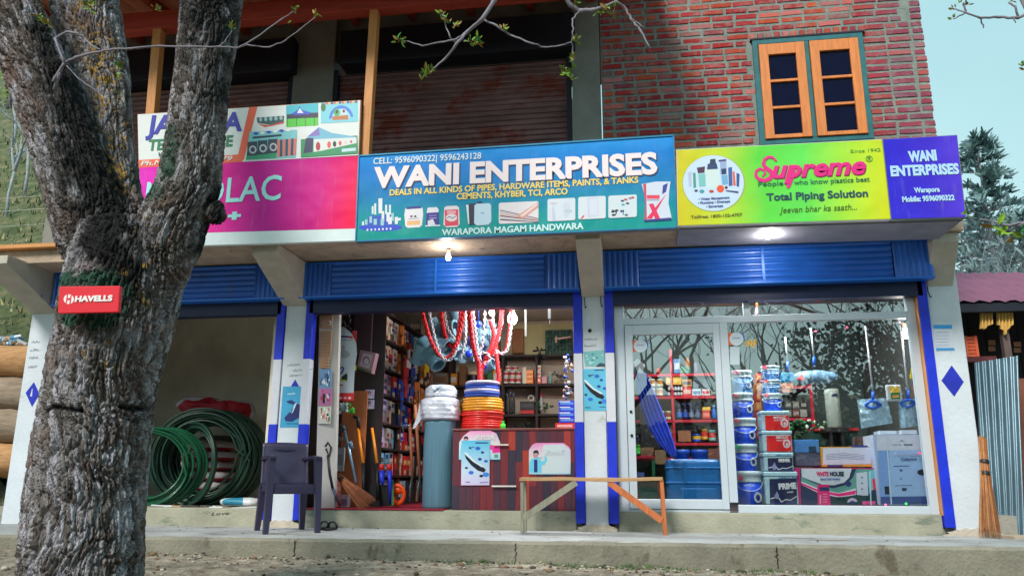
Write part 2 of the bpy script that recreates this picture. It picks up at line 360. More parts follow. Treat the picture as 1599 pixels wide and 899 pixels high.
def brick_material():
    m = bpy.data.materials.new('brick'); m.use_nodes = True; t = m.node_tree; b = t.nodes['Principled BSDF']; N = t.nodes.new; L = t.links.new
    b.inputs['Roughness'].default_value = .9
    oi = N('ShaderNodeObjectInfo'); r = N('ShaderNodeValToRGB'); r.color_ramp.interpolation = 'LINEAR'
    cols = [(0, (146, 52, 60)), (.22, (176, 62, 66)), (.42, (160, 46, 52)), (.58, (186, 84, 60)), (.7, (140, 62, 78)), (.78, (206, 90, 54)), (.9, (196, 116, 118)), (1, (128, 96, 92))]
    e = r.color_ramp.elements
    while len(e) < len(cols): e.new(.5)
    for k, (p, c) in enumerate(cols): e[k].position = p; e[k].color = (*lin(c), 1)
    L(oi.outputs['Random'], r.inputs['Fac'])
    g = N('ShaderNodeNewGeometry'); n = N('ShaderNodeTexNoise'); n.inputs['Scale'].default_value = 7; n.inputs['Detail'].default_value = 8; n.inputs['Roughness'].default_value = .75
    L(g.outputs['Position'], n.inputs['Vector'])
    r2 = N('ShaderNodeValToRGB'); r2.color_ramp.elements[0].position = .47; r2.color_ramp.elements[1].position = .66; r2.color_ramp.elements[1].color = (.6, .6, .6, 1)
    L(n.outputs['Fac'], r2.inputs['Fac'])
    mx = N('ShaderNodeMix'); mx.data_type = 'RGBA'; L(r2.outputs[0], mx.inputs['Factor']); L(r.outputs[0], mx.inputs['A']); mx.inputs['B'].default_value = (*lin((164, 148, 142)), 1)
    # greyer weathered corner towards the right end of the wall
    sx = N('ShaderNodeSeparateXYZ'); L(g.outputs['Position'], sx.inputs[0]); mr = N('ShaderNodeMapRange'); mr.inputs[1].default_value = 2.2; mr.inputs[2].default_value = 2.7; mr.inputs[3].default_value = 0; mr.inputs[4].default_value = .36
    L(sx.outputs['X'], mr.inputs[0]); mx2 = N('ShaderNodeMix'); mx2.data_type = 'RGBA'; L(mr.outputs[0], mx2.inputs['Factor']); L(mx.outputs['Result'], mx2.inputs['A']); mx2.inputs['B'].default_value = (*lin((112, 92, 122)), 1)
    n4 = N('ShaderNodeTexNoise'); n4.inputs['Scale'].default_value = 70; n4.inputs['Detail'].default_value = 4; L(g.outputs['Position'], n4.inputs['Vector'])
    bp = N('ShaderNodeBump'); bp.inputs['Strength'].default_value = .8; bp.inputs['Distance'].default_value = .01; b.inputs['Specular IOR Level'].default_value = .15; L(n4.outputs['Fac'], bp.inputs['Height']); L(bp.outputs[0], b.inputs['Normal'])
    L(mx2.outputs['Result'], b.inputs['Base Color']); return m
brick_m = brick_material()

# ================================================================== ground
def sstep(a, b, x):
    t = max(0., min(1., (x-a)/(b-a))); return t*t*(3-2*t)
def ground_z(x, y):
    base = -.17-.012*(x+1)
    front = sstep(-1.9, -4.6, y)*-.95
    z = base+front
    if y < -11: z += min(8, (-11-y)*.12)*1.0+sstep(-14, -40, y)*2.5
    hl = sstep(-6.9, -10.5, x)*max(0, y-.6)
    z += hl*.86 if hl < 70 else 70*.86+(hl-70)*.15
    if y > -1: z += .02
    hr = sstep(3.2, 7, x)*max(0, min(y-3, 12)); z += hr*.02
    hb = max(0, y-45); z += hb*.06*(1 if x > 0 else 1)
    z += noise.noise(Vector((x*.8, y*.8, 0)))*.03*(1 if y < -1.3 else .3)
    if -2.6 < y < -1.1: z += noise.noise(Vector((x*5, y*7, 3)))*.022
    if y < -1.0 and y > -1.35: z -= .0
    return z
def axis_pts(lo, hi, dense_lo, dense_hi, dn, on):
    a = list(np.linspace(dense_lo, dense_hi, dn)); l = [dense_lo-(dense_lo-lo)*((k/on)**2.2) for k in range(on, 0, -1)]; r = [dense_hi+(hi-dense_hi)*((k/on)**2.2) for k in range(1, on+1)]
    return l+a+r
xs = axis_pts(-160, 160, -6, 4, 150, 26); ys = axis_pts(-160, 300, -3.2, -.8, 60, 34)
mb = MB(); nx, ny = len(xs), len(ys)
mb.add([(x, y, ground_z(x, y)) for y in ys for x in xs], [(j*nx+i, j*nx+i+1, (j+1)*nx+i+1, (j+1)*nx+i) for j in range(ny-1) for i in range(nx-1)], 0, True)
gm = bpy.data.materials.new('dirt_and_grass'); gm.use_nodes = True
def ground_mat(m):
    t = m.node_tree; b = t.nodes['Principled BSDF']; b.inputs['Roughness'].default_value = .95; N = t.nodes.new; L = t.links.new
    g = N('ShaderNodeNewGeometry'); sp = N('ShaderNodeSeparateXYZ'); L(g.outputs['Position'], sp.inputs[0])
    def ns(scale, det=8, ro=.65):
        n = N('ShaderNodeTexNoise'); n.inputs['Scale'].default_value = scale; n.inputs['Detail'].default_value = det; n.inputs['Roughness'].default_value = ro; L(g.outputs['Position'], n.inputs['Vector']); return n.outputs['Fac']
    def ramp(fac, stops):
        r = N('ShaderNodeValToRGB'); e = r.color_ramp.elements
        while len(e) < len(stops): e.new(.5)
        for k, (p, c) in enumerate(stops): e[k].position = p; e[k].color = (*lin(c), 1)
        L(fac, r.inputs['Fac']); return r.outputs[0]
    def mix(f, a, b_):
        m_ = N('ShaderNodeMix'); m_.data_type = 'RGBA'; L(f, m_.inputs['Factor']); L(a, m_.inputs['A']); L(b_, m_.inputs['B']); return m_.outputs['Result']
    dirt = ramp(ns(9), [(.3, (84, 76, 64)), (.5, (140, 130, 114)), (.7, (182, 172, 154))])
    moss = ramp(ns(22), [(.35, (60, 78, 50)), (.65, (110, 112, 88))])
    d2 = mix(ramp(ns(2.6), [(.56, (0, 0, 0)), (.66, (150, 150, 150))]), dirt, moss)
    grass = ramp(ns(3, 10, .75), [(.3, (44, 52, 34)), (.46, (76, 90, 54)), (.58, (106, 104, 72)), (.7, (146, 134, 104))])
    mr = N('ShaderNodeMapRange'); mr.inputs[1].default_value = -6.6; mr.inputs[2].default_value = -7.6; L(sp.outputs['X'], mr.inputs[0])
    my = N('ShaderNodeMapRange'); my.inputs[1].default_value = .8; my.inputs[2].default_value = 2.4; L(sp.outputs['Y'], my.inputs[0])
    far = ramp(ns(2.5), [(.35, (44, 50, 34)), (.65, (84, 78, 58))])
    mu = N('ShaderNodeMath'); mu.operation = 'MULTIPLY'; L(mr.outputs[0], mu.inputs[0]); L(my.outputs[0], mu.inputs[1])
    mf = N('ShaderNodeMapRange'); mf.inputs[1].default_value = -11.5; mf.inputs[2].default_value = -14; L(sp.outputs['Y'], mf.inputs[0])
    ms = N('ShaderNodeMath'); ms.operation = 'MAXIMUM'; L(mu.outputs[0], ms.inputs[0]); L(mf.outputs[0], ms.inputs[1])
    L(mix(mf.outputs[0], mix(mu.outputs[0], d2, grass), far), b.inputs['Base Color'])
    bp = N('ShaderNodeBump'); bp.inputs['Strength'].default_value = 1; bp.inputs['Distance'].default_value = .02; L(ns(45, 6, .7), bp.inputs['Height']); L(bp.outputs[0], b.inputs['Normal'])
ground_mat(gm)
struct('ground', mb, gm)
# pebbles and debris at the foot of the step
rnd = random.Random(5)
mb = MB()
for k in range(900):
    x = rnd.uniform(-5, 3); y = -1.18-abs(rnd.gauss(0, .28)) if rnd.random() < .6 else rnd.uniform(-2.3, -1.2); z = ground_z(x, y); s_ = rnd.uniform(.004, .016)*(2 if rnd.random() < .06 else 1)
    mb.ball((x, y, z+s_*.3), s_, 6, rnd.randrange(3), (rnd.uniform(.7, 1.4), rnd.uniform(.7, 1.4), .6))
o = part('gravel', mb, [S('pebble_light', (170, 164, 152), .9, var=.2), S('pebble_dark', (70, 64, 58), .9, var=.2), S('pebble_brown', (122, 96, 74), .9, var=.2)], None); o['kind'] = 'stuff'
mb = MB()
for k in range(260):
    cx = rnd.choice([-.3, .1, -1.2, -4.2, 1.0, 2.4]) + rnd.gauss(0, .25); cy = -1.2-abs(rnd.gauss(0, .12)); z = ground_z(cx, cy)
    for q in range(6):
        a = rnd.uniform(0, 6.28); h = rnd.uniform(.012, .04); b_ = rnd.uniform(0, 6.28)
        p = Vector((cx+rnd.uniform(-.02, .02), cy+rnd.uniform(-.02, .02), z)); d = Vector((math.cos(a), math.sin(a), 0))*.003; t_ = p+Vector((math.cos(b_)*h*.5, math.sin(b_)*h*.5, h))
        mb.add([p-d, p+d, t_], [(0, 1, 2)])
o = part('weeds', mb, S('weed_green', (70, 104, 50), .8, var=.3, scale=30), None); o['kind'] = 'stuff'

# platform (pavement) in front of the shops, with a worn front edge
def platform():
    mb = MB(); n = 220; X0, X1 = -7.4, 4.3
    rows = []
    for i in range(n+1):
        x = X0+(X1-X0)*i/n; yf = -1.30+.035*(x+4)+noise.noise(Vector((x*3, 0, 0)))*.012+noise.noise(Vector((x*17, 0, 5)))*.006
        dz = noise.noise(Vector((x*6, 9, 0)))*.006
        rows.append([(x, .12, .0), (x, -.4, .004), (x, yf+.09, -.002+dz*.4), (x, yf+.025, -.006+dz), (x, yf, -.03+dz), (x, yf-.004+noise.noise(Vector((x*9, 3, 0)))*.006, -.11), (x, yf-.01, -.26)])
    m = len(rows[0])
    mb.add([p for r_ in rows for p in r_], [])
    for i in range(n):
        for j in range(m-1):
            mb.f.append((i*m+j, i*m+j+1, (i+1)*m+j+1, (i+1)*m+j)); mb.m.append(1 if j >= 3 else 0); mb.sm.append(False)
    return mb
struct('pavement', platform(), [concrete_top, concrete_step])
# the dark cracks between pours of the step
for i, (x, w_) in enumerate([(-.93, .006), (1.02, .008), (-2.7, .004)]):
    mb = MB(); y = -1.30+.035*(x+4)
    q_ = [(x+noise.noise(Vector((x, k*.9, 2)))*.02, -.02-k*.017) for k in range(10)]; mb.poly([(a-w_*.35, y-.0125, b) for a, b in q_]+[(a+w_*.35, y-.0125, b) for a, b in reversed(q_)], (0, .012, 0))
    o = part('crack', mb, S('crack_dark', (44, 42, 38), .95, var=.2), bpy.data.objects['pavement'])

# ================================================================== the shop building
B = thing('shop_building', 'two storey shop row with brick upper corner, dark veranda and blue shutter hoods', 'building', (0, 0, 0))
OUTX0, OUTX1 = -6.45, 2.97
RAIL = .085
# --- interior rooms
mb = MB()
for a, b in ((-6.3, -3.62), (-3.2, -.5), (-.2, 2.9)):
    mb.box(a-.3, b+.3, .06, 4.0, -.15, .17)
part('floor_slab', mb, concrete, B)
def room(x0, x1, y0, y1, z1, mat, name='room_wall'):
    mb = MB()
    mb.box(x0-.1, x0, y0, y1, .17, z1); mb.box(x1, x1+.1, y0, y1, .17, z1); mb.box(x0-.1, x1+.1, y1, y1+.1, .17, z1)
    part(name, mb, mat, B)
    mb = MB(); mb.box(x0-.1, x1+.1, y0, y1+.1, z1, z1+.05); part('ceiling', mb, S('shop_ceiling', (176, 170, 160), .9, var=.08), B)
room(-6.35, -3.72, .2, 2.1, 2.55, grey_room)
room(-3.42, -.42, .2, 2.95, 2.55, shop_wall)
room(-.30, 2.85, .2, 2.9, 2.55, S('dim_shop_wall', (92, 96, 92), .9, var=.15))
# concrete sills under the shop fronts (front face at Y=.0)
for a, b in ((-5.95, -3.56), (-3.2, -.545), (-.165, 2.6)):
    mb = MB(); mb.box(a, b, .03, .3, -.02, .172); part('sill', mb, S('sill_concrete', (160, 158, 140), .9, var=.2, scale=2.5, bump=.6, bscale=40, dirt=((118, 128, 112), 2.5, .56, (1, 1, 3))), B, bevel=.008)
# --- pillars
def pillar(x0, x1, z1=2.6):
    mb = MB(); n = 14
    for i in range(n):       # slightly uneven plastered face
        pass
    mb.box(x0, x1, 0, .25, -.03, z1); o = part('pillar', mb, white_wall, B, bevel=.008); return o
for a, b in ((-6.42, -6.0), (-3.5, -3.28), (-.46, -.25), (2.69, 2.96)): pillar(a, b)
for x, l in ((-3.39, .22), (-.355, .2), (2.83, .24)):                     # cement splashed at the foot
    mb = MB(); pts = []
    for k in range(18):
        a = PI*k/17; pts.append((x-math.cos(a)*(l+.03*math.sin(k*2.3)), -.012, -.005+abs(math.sin(a))*.07*(1+.4*math.sin(k*3.1))))
    mb.poly(pts, (0, .012, 0)); part('cement_patch', mb, S('cement_patch', (196, 186, 170), .95, var=.2, bump=1, bscale=40), B)
# --- rails: blue, with a white middle
def rail(x0, x1, band):
    mb = MB(); zt = 2.3
    if band:
        za, zb = at(500, 560, 0).z, at(480, 662, 0).z
        mb.box(x0, x1, -.02, .08, za, zt, 0); mb.box(x0, x1, -.02, .08, zb, za, 1); mb.box(x0, x1, -.02, .08, .07, zb, 0)
    else: mb.box(x0, x1, -.02, .08, .07, zt, 0)
    part('shutter_rail', mb, [blue_rail, white_rail], B, bevel=.004)
rail(-5.99, -5.92, False); rail(-3.59, -3.505, True); rail(-3.275, -3.2, True); rail(-.545, -.462, True); rail(-.245, -.16, True); rail(2.605, 2.685, False)
# --- shutter hoods (corrugated), and the navy lintel below
def hood(x0, x1, z0=2.25, z1=2.6, y=-.12, side=.42):
    h = link('shutter_hood', None, B)
    def corr_v(a, b, name):
        mb = MB(); n = max(8, int((b-a)/.008)); pr_ = [(a+(b-a)*i/n, y-.014*(.5+.5*math.cos(2*PI*i*(b-a)/n/.052))**.5) for i in range(n+1)]
        vs = [(x, yy, z) for z in (z0, z1) for x, yy in pr_]
        mb.add(vs, [(i, i+1, i+n+2, i+n+1) for i in range(n)], 0, True); part(name, mb, blue_metal, h)
    def corr_h(a, b):
        mb = MB(); n = 96; pr_ = [(z0+(z1-z0)*i/n, y+.006-.012*(.5+.5*math.cos(2*PI*(z1-z0)*i/n/.058))**.6) for i in range(n+1)]
        segs = np.linspace(a, b, 24); vs = [(x, yy+.010*noise.noise(Vector((x*2.4, z*5, 1))), z) for x in segs for z, yy in pr_]
        mb.add(vs, [(k*(n+1)+i, (k+1)*(n+1)+i, (k+1)*(n+1)+i+1, k*(n+1)+i+1) for k in range(len(segs)-1) for i in range(n)], 0, True); part('ribbed_panel', mb, blue_metal, h)
    corr_v(x0, x0+side*.8, 'fluted_panel'); corr_v(x1-side*.8, x1, 'fluted_panel'); corr_h(x0+side*.8+.006, x1-side*.8-.006)
    mb = MB(); mb.box(x0, x1, y-.02, 0.05, z0-.018, z0); mb.box(x0, x1, y-.018, .05, z1-.012, z1); mb.box(x0, x0+.008, y, .05, z0, z1); mb.box(x1-.008, x1, y, .05, z0, z1)
    mb.box((x0+x1)/2-.012, (x0+x1)/2+.012, y-.016, y, z0, z1)
    part('hood_frame', mb, S('blue_trim', (30, 110, 214), .35, .1, var=.08), h)
    mb = MB(); mb.box(x0+.08, x1-.08, -.02, .1, z0-.15, z0-.018); part('lintel', mb, navy, h)
    mb = MB(); mb.box(x0+.01, x1-.01, -.1, .18, z0-.012, z1-.01); part('roller_box', mb, navy, h)
hood(-6.1, -3.47); hood(-3.32, -.47); hood(-.24, 2.73)
# --- canopy slab, brackets
mb = MB(); mb.box(-5.4, 2.55, -.82, 0.3, 2.62, 2.76); mb.box(2.552, 2.96, -.30, .3, 2.62, 2.76); mb.box(-7.3, -5.402, -.52, .3, 2.60, 2.74)
part('canopy_slab', mb, concrete_warm, B, bevel=.006)
mb = MB(); mb.box(-7.3, -5.0, -.60, -.5, 2.745, 2.785); part('slab_edge_board', mb, pine_h, B)
for a, b in ((-6.42, -6.12), (-3.53, -3.27), (-.46, -.24), (2.70, 2.92)):
    mb = MB(); e_ = -.26 if a > 2 else -.78; P = [(a, e_, 2.615), (a, e_, 2.53), (a, 0.001, 2.18), (a, 0.001, 2.615)]
    mb.poly(P, (b-a, 0, 0)); part('bracket', mb, S('bracket_paint', (184, 178, 166), .85, var=.14, scale=5, bump=.5, bscale=30, dirt=((96, 76, 64), 5, .63, (1, 1, 1))), B, bevel=.006)
# --- side wall and rest of the body
mb = MB(); mb.box(2.952, 2.966, .25, 5, -.1, 2.62); mb.box(-6.47, -6.455, .25, 5, -.1, 2.62); mb.box(-6.4, 2.95, 4.9, 5, -.1, 5.6)
part('side_wall', mb, white_wall, B)
# --- upper storey: dark veranda on the left
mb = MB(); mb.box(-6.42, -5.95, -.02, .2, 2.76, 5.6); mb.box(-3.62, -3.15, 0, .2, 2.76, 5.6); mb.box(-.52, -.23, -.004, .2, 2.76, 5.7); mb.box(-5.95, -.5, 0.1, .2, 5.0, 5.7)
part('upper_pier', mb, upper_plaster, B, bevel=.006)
def roller(x0, x1, z0, z1):
    r_ = link('upper_shutter', None, B); mb = MB(); pitch = .062; n = int((z1-z0)/pitch); prof = []
    for i in range(n):
        for k in range(8):
            t = k/8; prof.append((z0+pitch*(i+t), .10-.020*math.sin(PI*min(1, t*1.25))**.7 if t < .8 else .10))
    xs_ = np.linspace(x0, x1, 14); m_ = len(prof)
    mb.add([(x, yy+.004*noise.noise(Vector((x*1.5, z*3, 2))), z) for x in xs_ for z, yy in prof], [(a*m_+i, (a+1)*m_+i, (a+1)*m_+i+1, a*m_+i+1) for a in range(len(xs_)-1) for i in range(m_-1)], 0, False)
    part('shutter_slats', mb, rust_glow_shutter, r_, kind='stuff')
    mb = MB(); mb.box(x0+.06, x1+.1, -.14, .12, z1-.02, z1+.38); part('shutter_hood', mb, black_metal, r_, bevel=.01)
    mb = MB(); mb.box(x0-.05, x0, 0.02, .1, z0, z1); part('shutter_rail', mb, black_metal, r_); mb = MB(); mb.box(x1, x1+.05, 0.02, .1, z0, z1); part('shutter_rail', mb, black_metal, r_)
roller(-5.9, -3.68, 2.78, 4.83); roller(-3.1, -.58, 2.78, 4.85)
# roof boards, rafters, red beam, posts
mb = MB(); k = 0
rf = link('veranda_roof', None, B)
for i in range(24):
    x = -7.0+i*.29
    if x+.28 > .3: break
    mb = MB(); za, zb = 5.30, 5.52
    mb.hexa([(x, -1.7, za), (x+.282, -1.7, za), (x+.282, .1, zb), (x, .1, zb), (x, -1.7, za+.03), (x+.282, -1.7, za+.03), (x+.282, .1, zb+.03), (x, .1, zb+.03)])
    part('ceiling_board', mb, board_wood, rf)
for i in range(11):
    x = -6.9+i*.66; mb = MB(); mb.beam((x, -1.65, 5.26), (x, .08, 5.47), .07, .1); part('rafter', mb, red_wood, rf)
mb = MB(); mb.box(-7.2, -.17, -.86, -.72, 4.98, 5.18); part('beam', mb, red_wood, B, bevel=.008)
mb = MB(); mb.box(-7.2, .3, -1.75, -1.70, 5.2, 5.42); part('fascia_board', mb, red_wood, B)
mb = MB(); mb.hexa([(-7.3, -1.8, 5.36), (3.3, -1.8, 5.36), (3.3, 5.2, 7.2), (-7.3, 5.2, 7.2), (-7.3, -1.8, 5.38), (3.3, -1.8, 5.38), (3.3, 5.2, 7.22), (-7.3, 5.2, 7.22)])
mb2 = MB(); mb2.hexa([(-7.3, -1.8, 5.43), (.3, -1.8, 5.43), (.3, 5.2, 7.2), (-7.3, 5.2, 7.2), (-7.3, -1.8, 5.45), (.3, -1.8, 5.45), (.3, 5.2, 7.22), (-7.3, 5.2, 7.22)])
mb2.hexa([(.301, -.2, 5.85), (3.3, -.2, 5.85), (3.3, 5.2, 7.2), (.301, 5.2, 7.2), (.301, -.2, 5.87), (3.3, -.2, 5.87), (3.3, 5.2, 7.22), (.301, 5.2, 7.22)])
part('roof_sheet', mb2, S('roof_sheet', (120, 60, 60), .6, .3, var=.2), B)
for (px, py, qx, qy, wd) in ((245, 42, 232, 240, .095), (581, 22, 568, 238, .085)):
    mb = MB(); a, b = at(px, py, -.80), at(qx, qy, -.80); mb.beam((a.x+.03, -.80, a.z+.03), (b.x+.02, -.80, b.z-.4), wd, .09, upv=(0, 1, 0)); part('post', mb, pine, B, bevel=.006)
# --- brick wall: every brick its own piece
bw_x0, bw_x1, bw_z0, bw_z1 = -.215, 2.964, 3.3, 5.62
wx0, wx1, wz0, wz1 = at(1180, 140, 0).x, at(1356, 140, 0).x, 3.66, at(1262, 58, 0).z
mb = MB(); mb.box(bw_x0, wx0, .02, .22, 2.76, bw_z1); mb.box(wx1, bw_x1-.01, .02, .22, 2.76, bw_z1); mb.box(wx0, wx1, .02, .22, 2.76, wz0); mb.box(wx0, wx1, .02, .22, wz1, bw_z1)
mb.box(bw_x1-.2, bw_x1-.008, .22, 5, 2.76, bw_z1)
BW = part('brick_wall', mb, mortar, B)
variants = []
rnd = random.Random(11)
for L_ in (.205, .098):
    for k in range(7):
        mb = MB(); hx, hy, hz = L_/2, .05, .0255; n_ = 5
        j = lambda s_=.0045: rnd.uniform(-s_, s_)
        out_ = []
        for (x, z) in [(-hx, -hz), (-hx*.4, -hz), (hx*.4, -hz), (hx, -hz), (hx, hz), (hx*.4, hz), (-hx*.4, hz), (-hx, hz)]: out_.append((x+j(), z+j(.003)))
        front = [(x*.965, -.006+j(.002), z*.88) for x, z in out_]; mid = [(x, 0, z) for x, z in out_]; back = [(x, .05, z) for x, z in out_]
        mb.add(front+mid+back, [tuple(range(7, -1, -1))]+[(i, i+8, (i+1)%8+8, (i+1)%8) for i in range(8)]+[(i+8, i+16, (i+1)%8+16, (i+1)%8+8) for i in range(8)])
        mb.f = [tuple(reversed(f)) for f in mb.f]
        variants.append((L_, tomesh('brick', mb, brick_m)))
full = [m for l, m in variants if l > .15]; half = [m for l, m in variants if l < .15]
pitch = .0765; row = 0; z = 3.42; nb = 0; stuff_mb = MB()
while z < bw_z1-.03:
    x = bw_x0+.01+(-.0 if row % 2 else -.0); first = True
    off = .0 if row % 2 == 0 else .115
    while x < bw_x1-.03:
        isq = (row % 4 == 3 and rnd.random() < .35) or (first and row % 2) or rnd.random() < .1
        L_ = .098 if isq else .205
        L_ *= 1; gap = rnd.uniform(.014, .034); first = False
        x0, x1 = x, x+L_
        if x1 > bw_x1+.004:
            L_ = .098; x1 = x+L_
            if x1 > bw_x1+.01: break
            x0 += bw_x1-x1; x1 = bw_x1
        z0b, z1b = z-.03, z+.03
        inwin = z1b > wz0-.01 and z0b < wz1+.075 and x1 > wx0+.01 and x0 < wx1-.01
        if inwin:
            if x0 < wx0-.07 and x < wx0: L_ = .098; x1 = x0+L_
            if x1 > wx0+.01 and x0 < wx1-.01:
                x = max(x+.05, wx1+.012 if x0 >= wx0-.07 else x+.05); continue
        if z < 5.40:
            me = rnd.choice(half if L_ < .15 else full); o = bpy.data.objects.new('brick', me); C.objects.link(o); o.parent = BW; nb += 1
            o.location = ((x0+x1)/2, .019+rnd.uniform(-.004, .004), z+rnd.uniform(-.003, .003)); o.rotation_euler = (0, rnd.uniform(-.012, .012), 0)
        else: stuff_mb.box(x0, x1, .006, .05, z-.029, z+.029)
        x = x1+gap
    z += pitch; row += 1
# upright course over the window
x = wx0-.03
while x < wx1+.02:
    o = bpy.data.objects.new('brick', rnd.choice(half)); C.objects.link(o); o.parent = BW; nb += 1
    o.location = (x+.035, .008, wz1+.045); o.rotation_euler = (0, PI/2, 0); o.scale = (.85, 1, 1.1); x += .082
part('brick_courses', stuff_mb, brick_m, BW, kind='stuff')
print('bricks', nb)
# window
W = link('window', None, B)
mb = MB(); t_ = .05
mb.box(wx0, wx0+t_, -.015, .1, wz0, wz1); mb.box(wx1-t_, wx1, -.015, .1, wz0, wz1); mb.box(wx0+t_, wx1-t_, -.015, .1, wz1-t_, wz1); mb.box(wx0+t_, wx1-t_, -.015, .1, wz0, wz0+t_)
mc = (wx0+wx1)/2-.01; mb.box(mc-.02, mc+.02, -.015, .1, wz0+t_, wz1-t_)
part('window_frame', mb, teal_paint, W, bevel=.004)
for a, b in ((wx0+t_+.005, mc-.025), (mc+.025, wx1-t_-.005)):
    zA, zB = wz0+t_+.005, wz1-t_-.012; s_ = .088; mb = MB(); y0, y1 = -.035, .015
    mb.box(a, a+s_, y0, y1, zA, zB); mb.box(b-s_, b, y0, y1, zA, zB); mb.box(a+s_, b-s_, y0+.002, y1, zB-.12, zB); mb.box(a+s_, b-s_, y0+.002, y1, zA, zA+.04)
    hh = (zB-.12-(zA+.04))/3
    for k in (1, 2): mb.box(a+s_, b-s_, y0+.006, y1, zA+.04+hh*k-.014, zA+.04+hh*k+.014)
    part('sash', mb, sash_wood, W, bevel=.004)
    for k in range(3):
        mb = MB(); mb.box(a+s_, b-s_, -.006, -.002, zA+.04+hh*k+.014*(k > 0), zA+.04+hh*(k+1)-.014*(k < 2)); part('pane', mb, dark_glass, W)
mb = MB(); mb.box(wx0-.02, wx1+.02, -.02, .1, wz1+.002, wz1+.02); part('lintel', mb, black_metal, W)

# ================================================================== aluminium shopfront of the right shop
Yg = .10
SF = link('glazed_shopfront', None, B)
x0, x1 = -.155, 2.60; zt, zb = 2.235, .172; f = .075
def fr(x0, x1, z0, z1, name='frame', y0=Yg-.03, y1=Yg+.03, parent=SF):
    mb = MB(); mb.box(x0, x1, y0, y1, z0, z1); return part(name, mb, alu, parent, bevel=.004)
zT = at(1200, 497, Yg).z       # transom
fr(x0, x0+f+.02, zb, zt, 'stile'); fr(x1-.075, x1, zb, zt, 'stile')
fr(x0+f+.02, x1-.075, zT-.035, zT+.03, 'transom'); fr(x0+f+.02, x1-.075, zt-.05, zt, 'head_rail')
xm = at(1137, 650, Yg).x; fr(xm-.035, xm+.04, zb+.09, zT-.035, 'mullion', Yg-.032, Yg+.032)
xt = at(1165, 475, Yg).x; fr(xt-.03, xt+.03, zT+.03, zt-.05, 'mullion')
fr(xm+.04, x1-.075, zb, zb+.07, 'bottom_rail')
fr(x0+f+.02, xm-.035, zb, zb+.022, 'threshold')
# hinged door
dx0, dx1, dz0, dz1 = x0+f+.025, xm-.038, zb+.03, zT-.04
dr = link('glass_door', None, B)
fr(dx0, dx0+.07, dz0, dz1, 'door_stile', Yg-.045, Yg+.015, dr); fr(dx1-.06, dx1, dz0, dz1, 'door_stile', Yg-.045, Yg+.015, dr)
fr(dx0+.07, dx1-.06, dz1-.095, dz1, 'door_rail', Yg-.043, Yg+.013, dr); fr(dx0+.07, dx1-.06, dz0, dz0+.085, 'door_rail', Yg-.043, Yg+.013, dr)
def pane(x0, x1, z0, z1, y, par):
    mb = MB(); mb.box(x0, x1, y, y+.005, z0, z1); part('pane', mb, glass, par)
pane(dx0+.07, dx1-.06, dz0+.085, dz1-.095, Yg-.015, dr)
mb = MB(); hx = dx0+.035
for z in (1.08, .86): mb.lathe((hx, Yg-.055, z), [(.012, -.004), (.014, .008)], 12, axis='Y')
part('lock', mb, black_metal, dr)
pane(xm+.04, x1-.075, zb+.07, zT-.035, Yg, SF); pane(x0+f+.02, xt-.03, zT+.03, zt-.05, Yg, SF); pane(xt+.03, x1-.075, zT+.03, zt-.05, Yg, SF)
mb = MB(); mb.box(x1+.001, 2.60+.004, .0, .12, .17, 2.2)
part('wood_strip', mb, pine, B); mb = MB(); mb.box(-.158-.03, -.156, .03, .12, .172, 2.2); part('wood_strip', mb, S('worn_timber_strip', (120, 96, 74), .8, var=.4, scale=14), B)
# hooks and marks on the pillars
for px, py, Y in ((913, 472, -.03), (938, 470, -.03), (484, 480, -.03), (1449, 455, -.03)):
    p = at(px, py, Y); mb = MB(); mb.tube([p+Vector((0, 0, .05)), p, p+Vector((.006, -.02, -.06)), p+Vector((.02, -.03, -.05))], .005, 6); part('hook', mb, black_metal, B)
p = at(921, 516, -.002); mb = MB(); mb.lathe((p.x, -.006, p.z), [(.018, 0), (.014, .02)], 14, axis='Y'); part('socket_hole', mb, black, B)
# painted blue diamonds
ar = Art(-.001); ar.poly([(1486, 570), (1505, 596), (1490, 619), (1470, 594)], S('diamond_blue', (20, 40, 176), .6, var=.15)); ar.build(B, 'painted_diamond')
ar = Art(-.001); ar.poly([(53, 596), (62, 615), (50, 635), (40, 613)], S('diamond_blue', (20, 40, 176), .6)); ar.poly([(50, 607), (51, 606), (50, 619), (47, 618)], (200, 205, 215)); ar.build(B, 'painted_diamond')
ar = Art(-.001); ar.poly([(461, 592), (469, 606), (461, 616), (453, 605)], S('diamond_blue', (20, 40, 176), .6)); ar.build(B, 'painted_diamond')
# pencil scrawls on pillars
scr = S('pencil', (120, 124, 138), .8, var=.1)
ar = Art(-.001); rnd = random.Random(3)
for (bx, by, n_, sl) in ((449, 572, 9, -.25), (458, 580, 14, -.25), (452, 588, 14, -.3), (912, 531, 9, -.1), (912, 541, 8, -.1), (49, 535, 6, -.1), (47, 548, 7, -.1), (46, 560, 6, -.1), (44, 574, 6, -.1)):
    for k in range(n_):
        x = bx+k*2.3; y = by+sl*k*1.0; ar.line([(x, y), (x+rnd.uniform(.5, 2), y-rnd.uniform(1, 4)), (x+2.2, y+rnd.uniform(-1, 1))], .45, scr)
ar.build(B, 'scrawl')
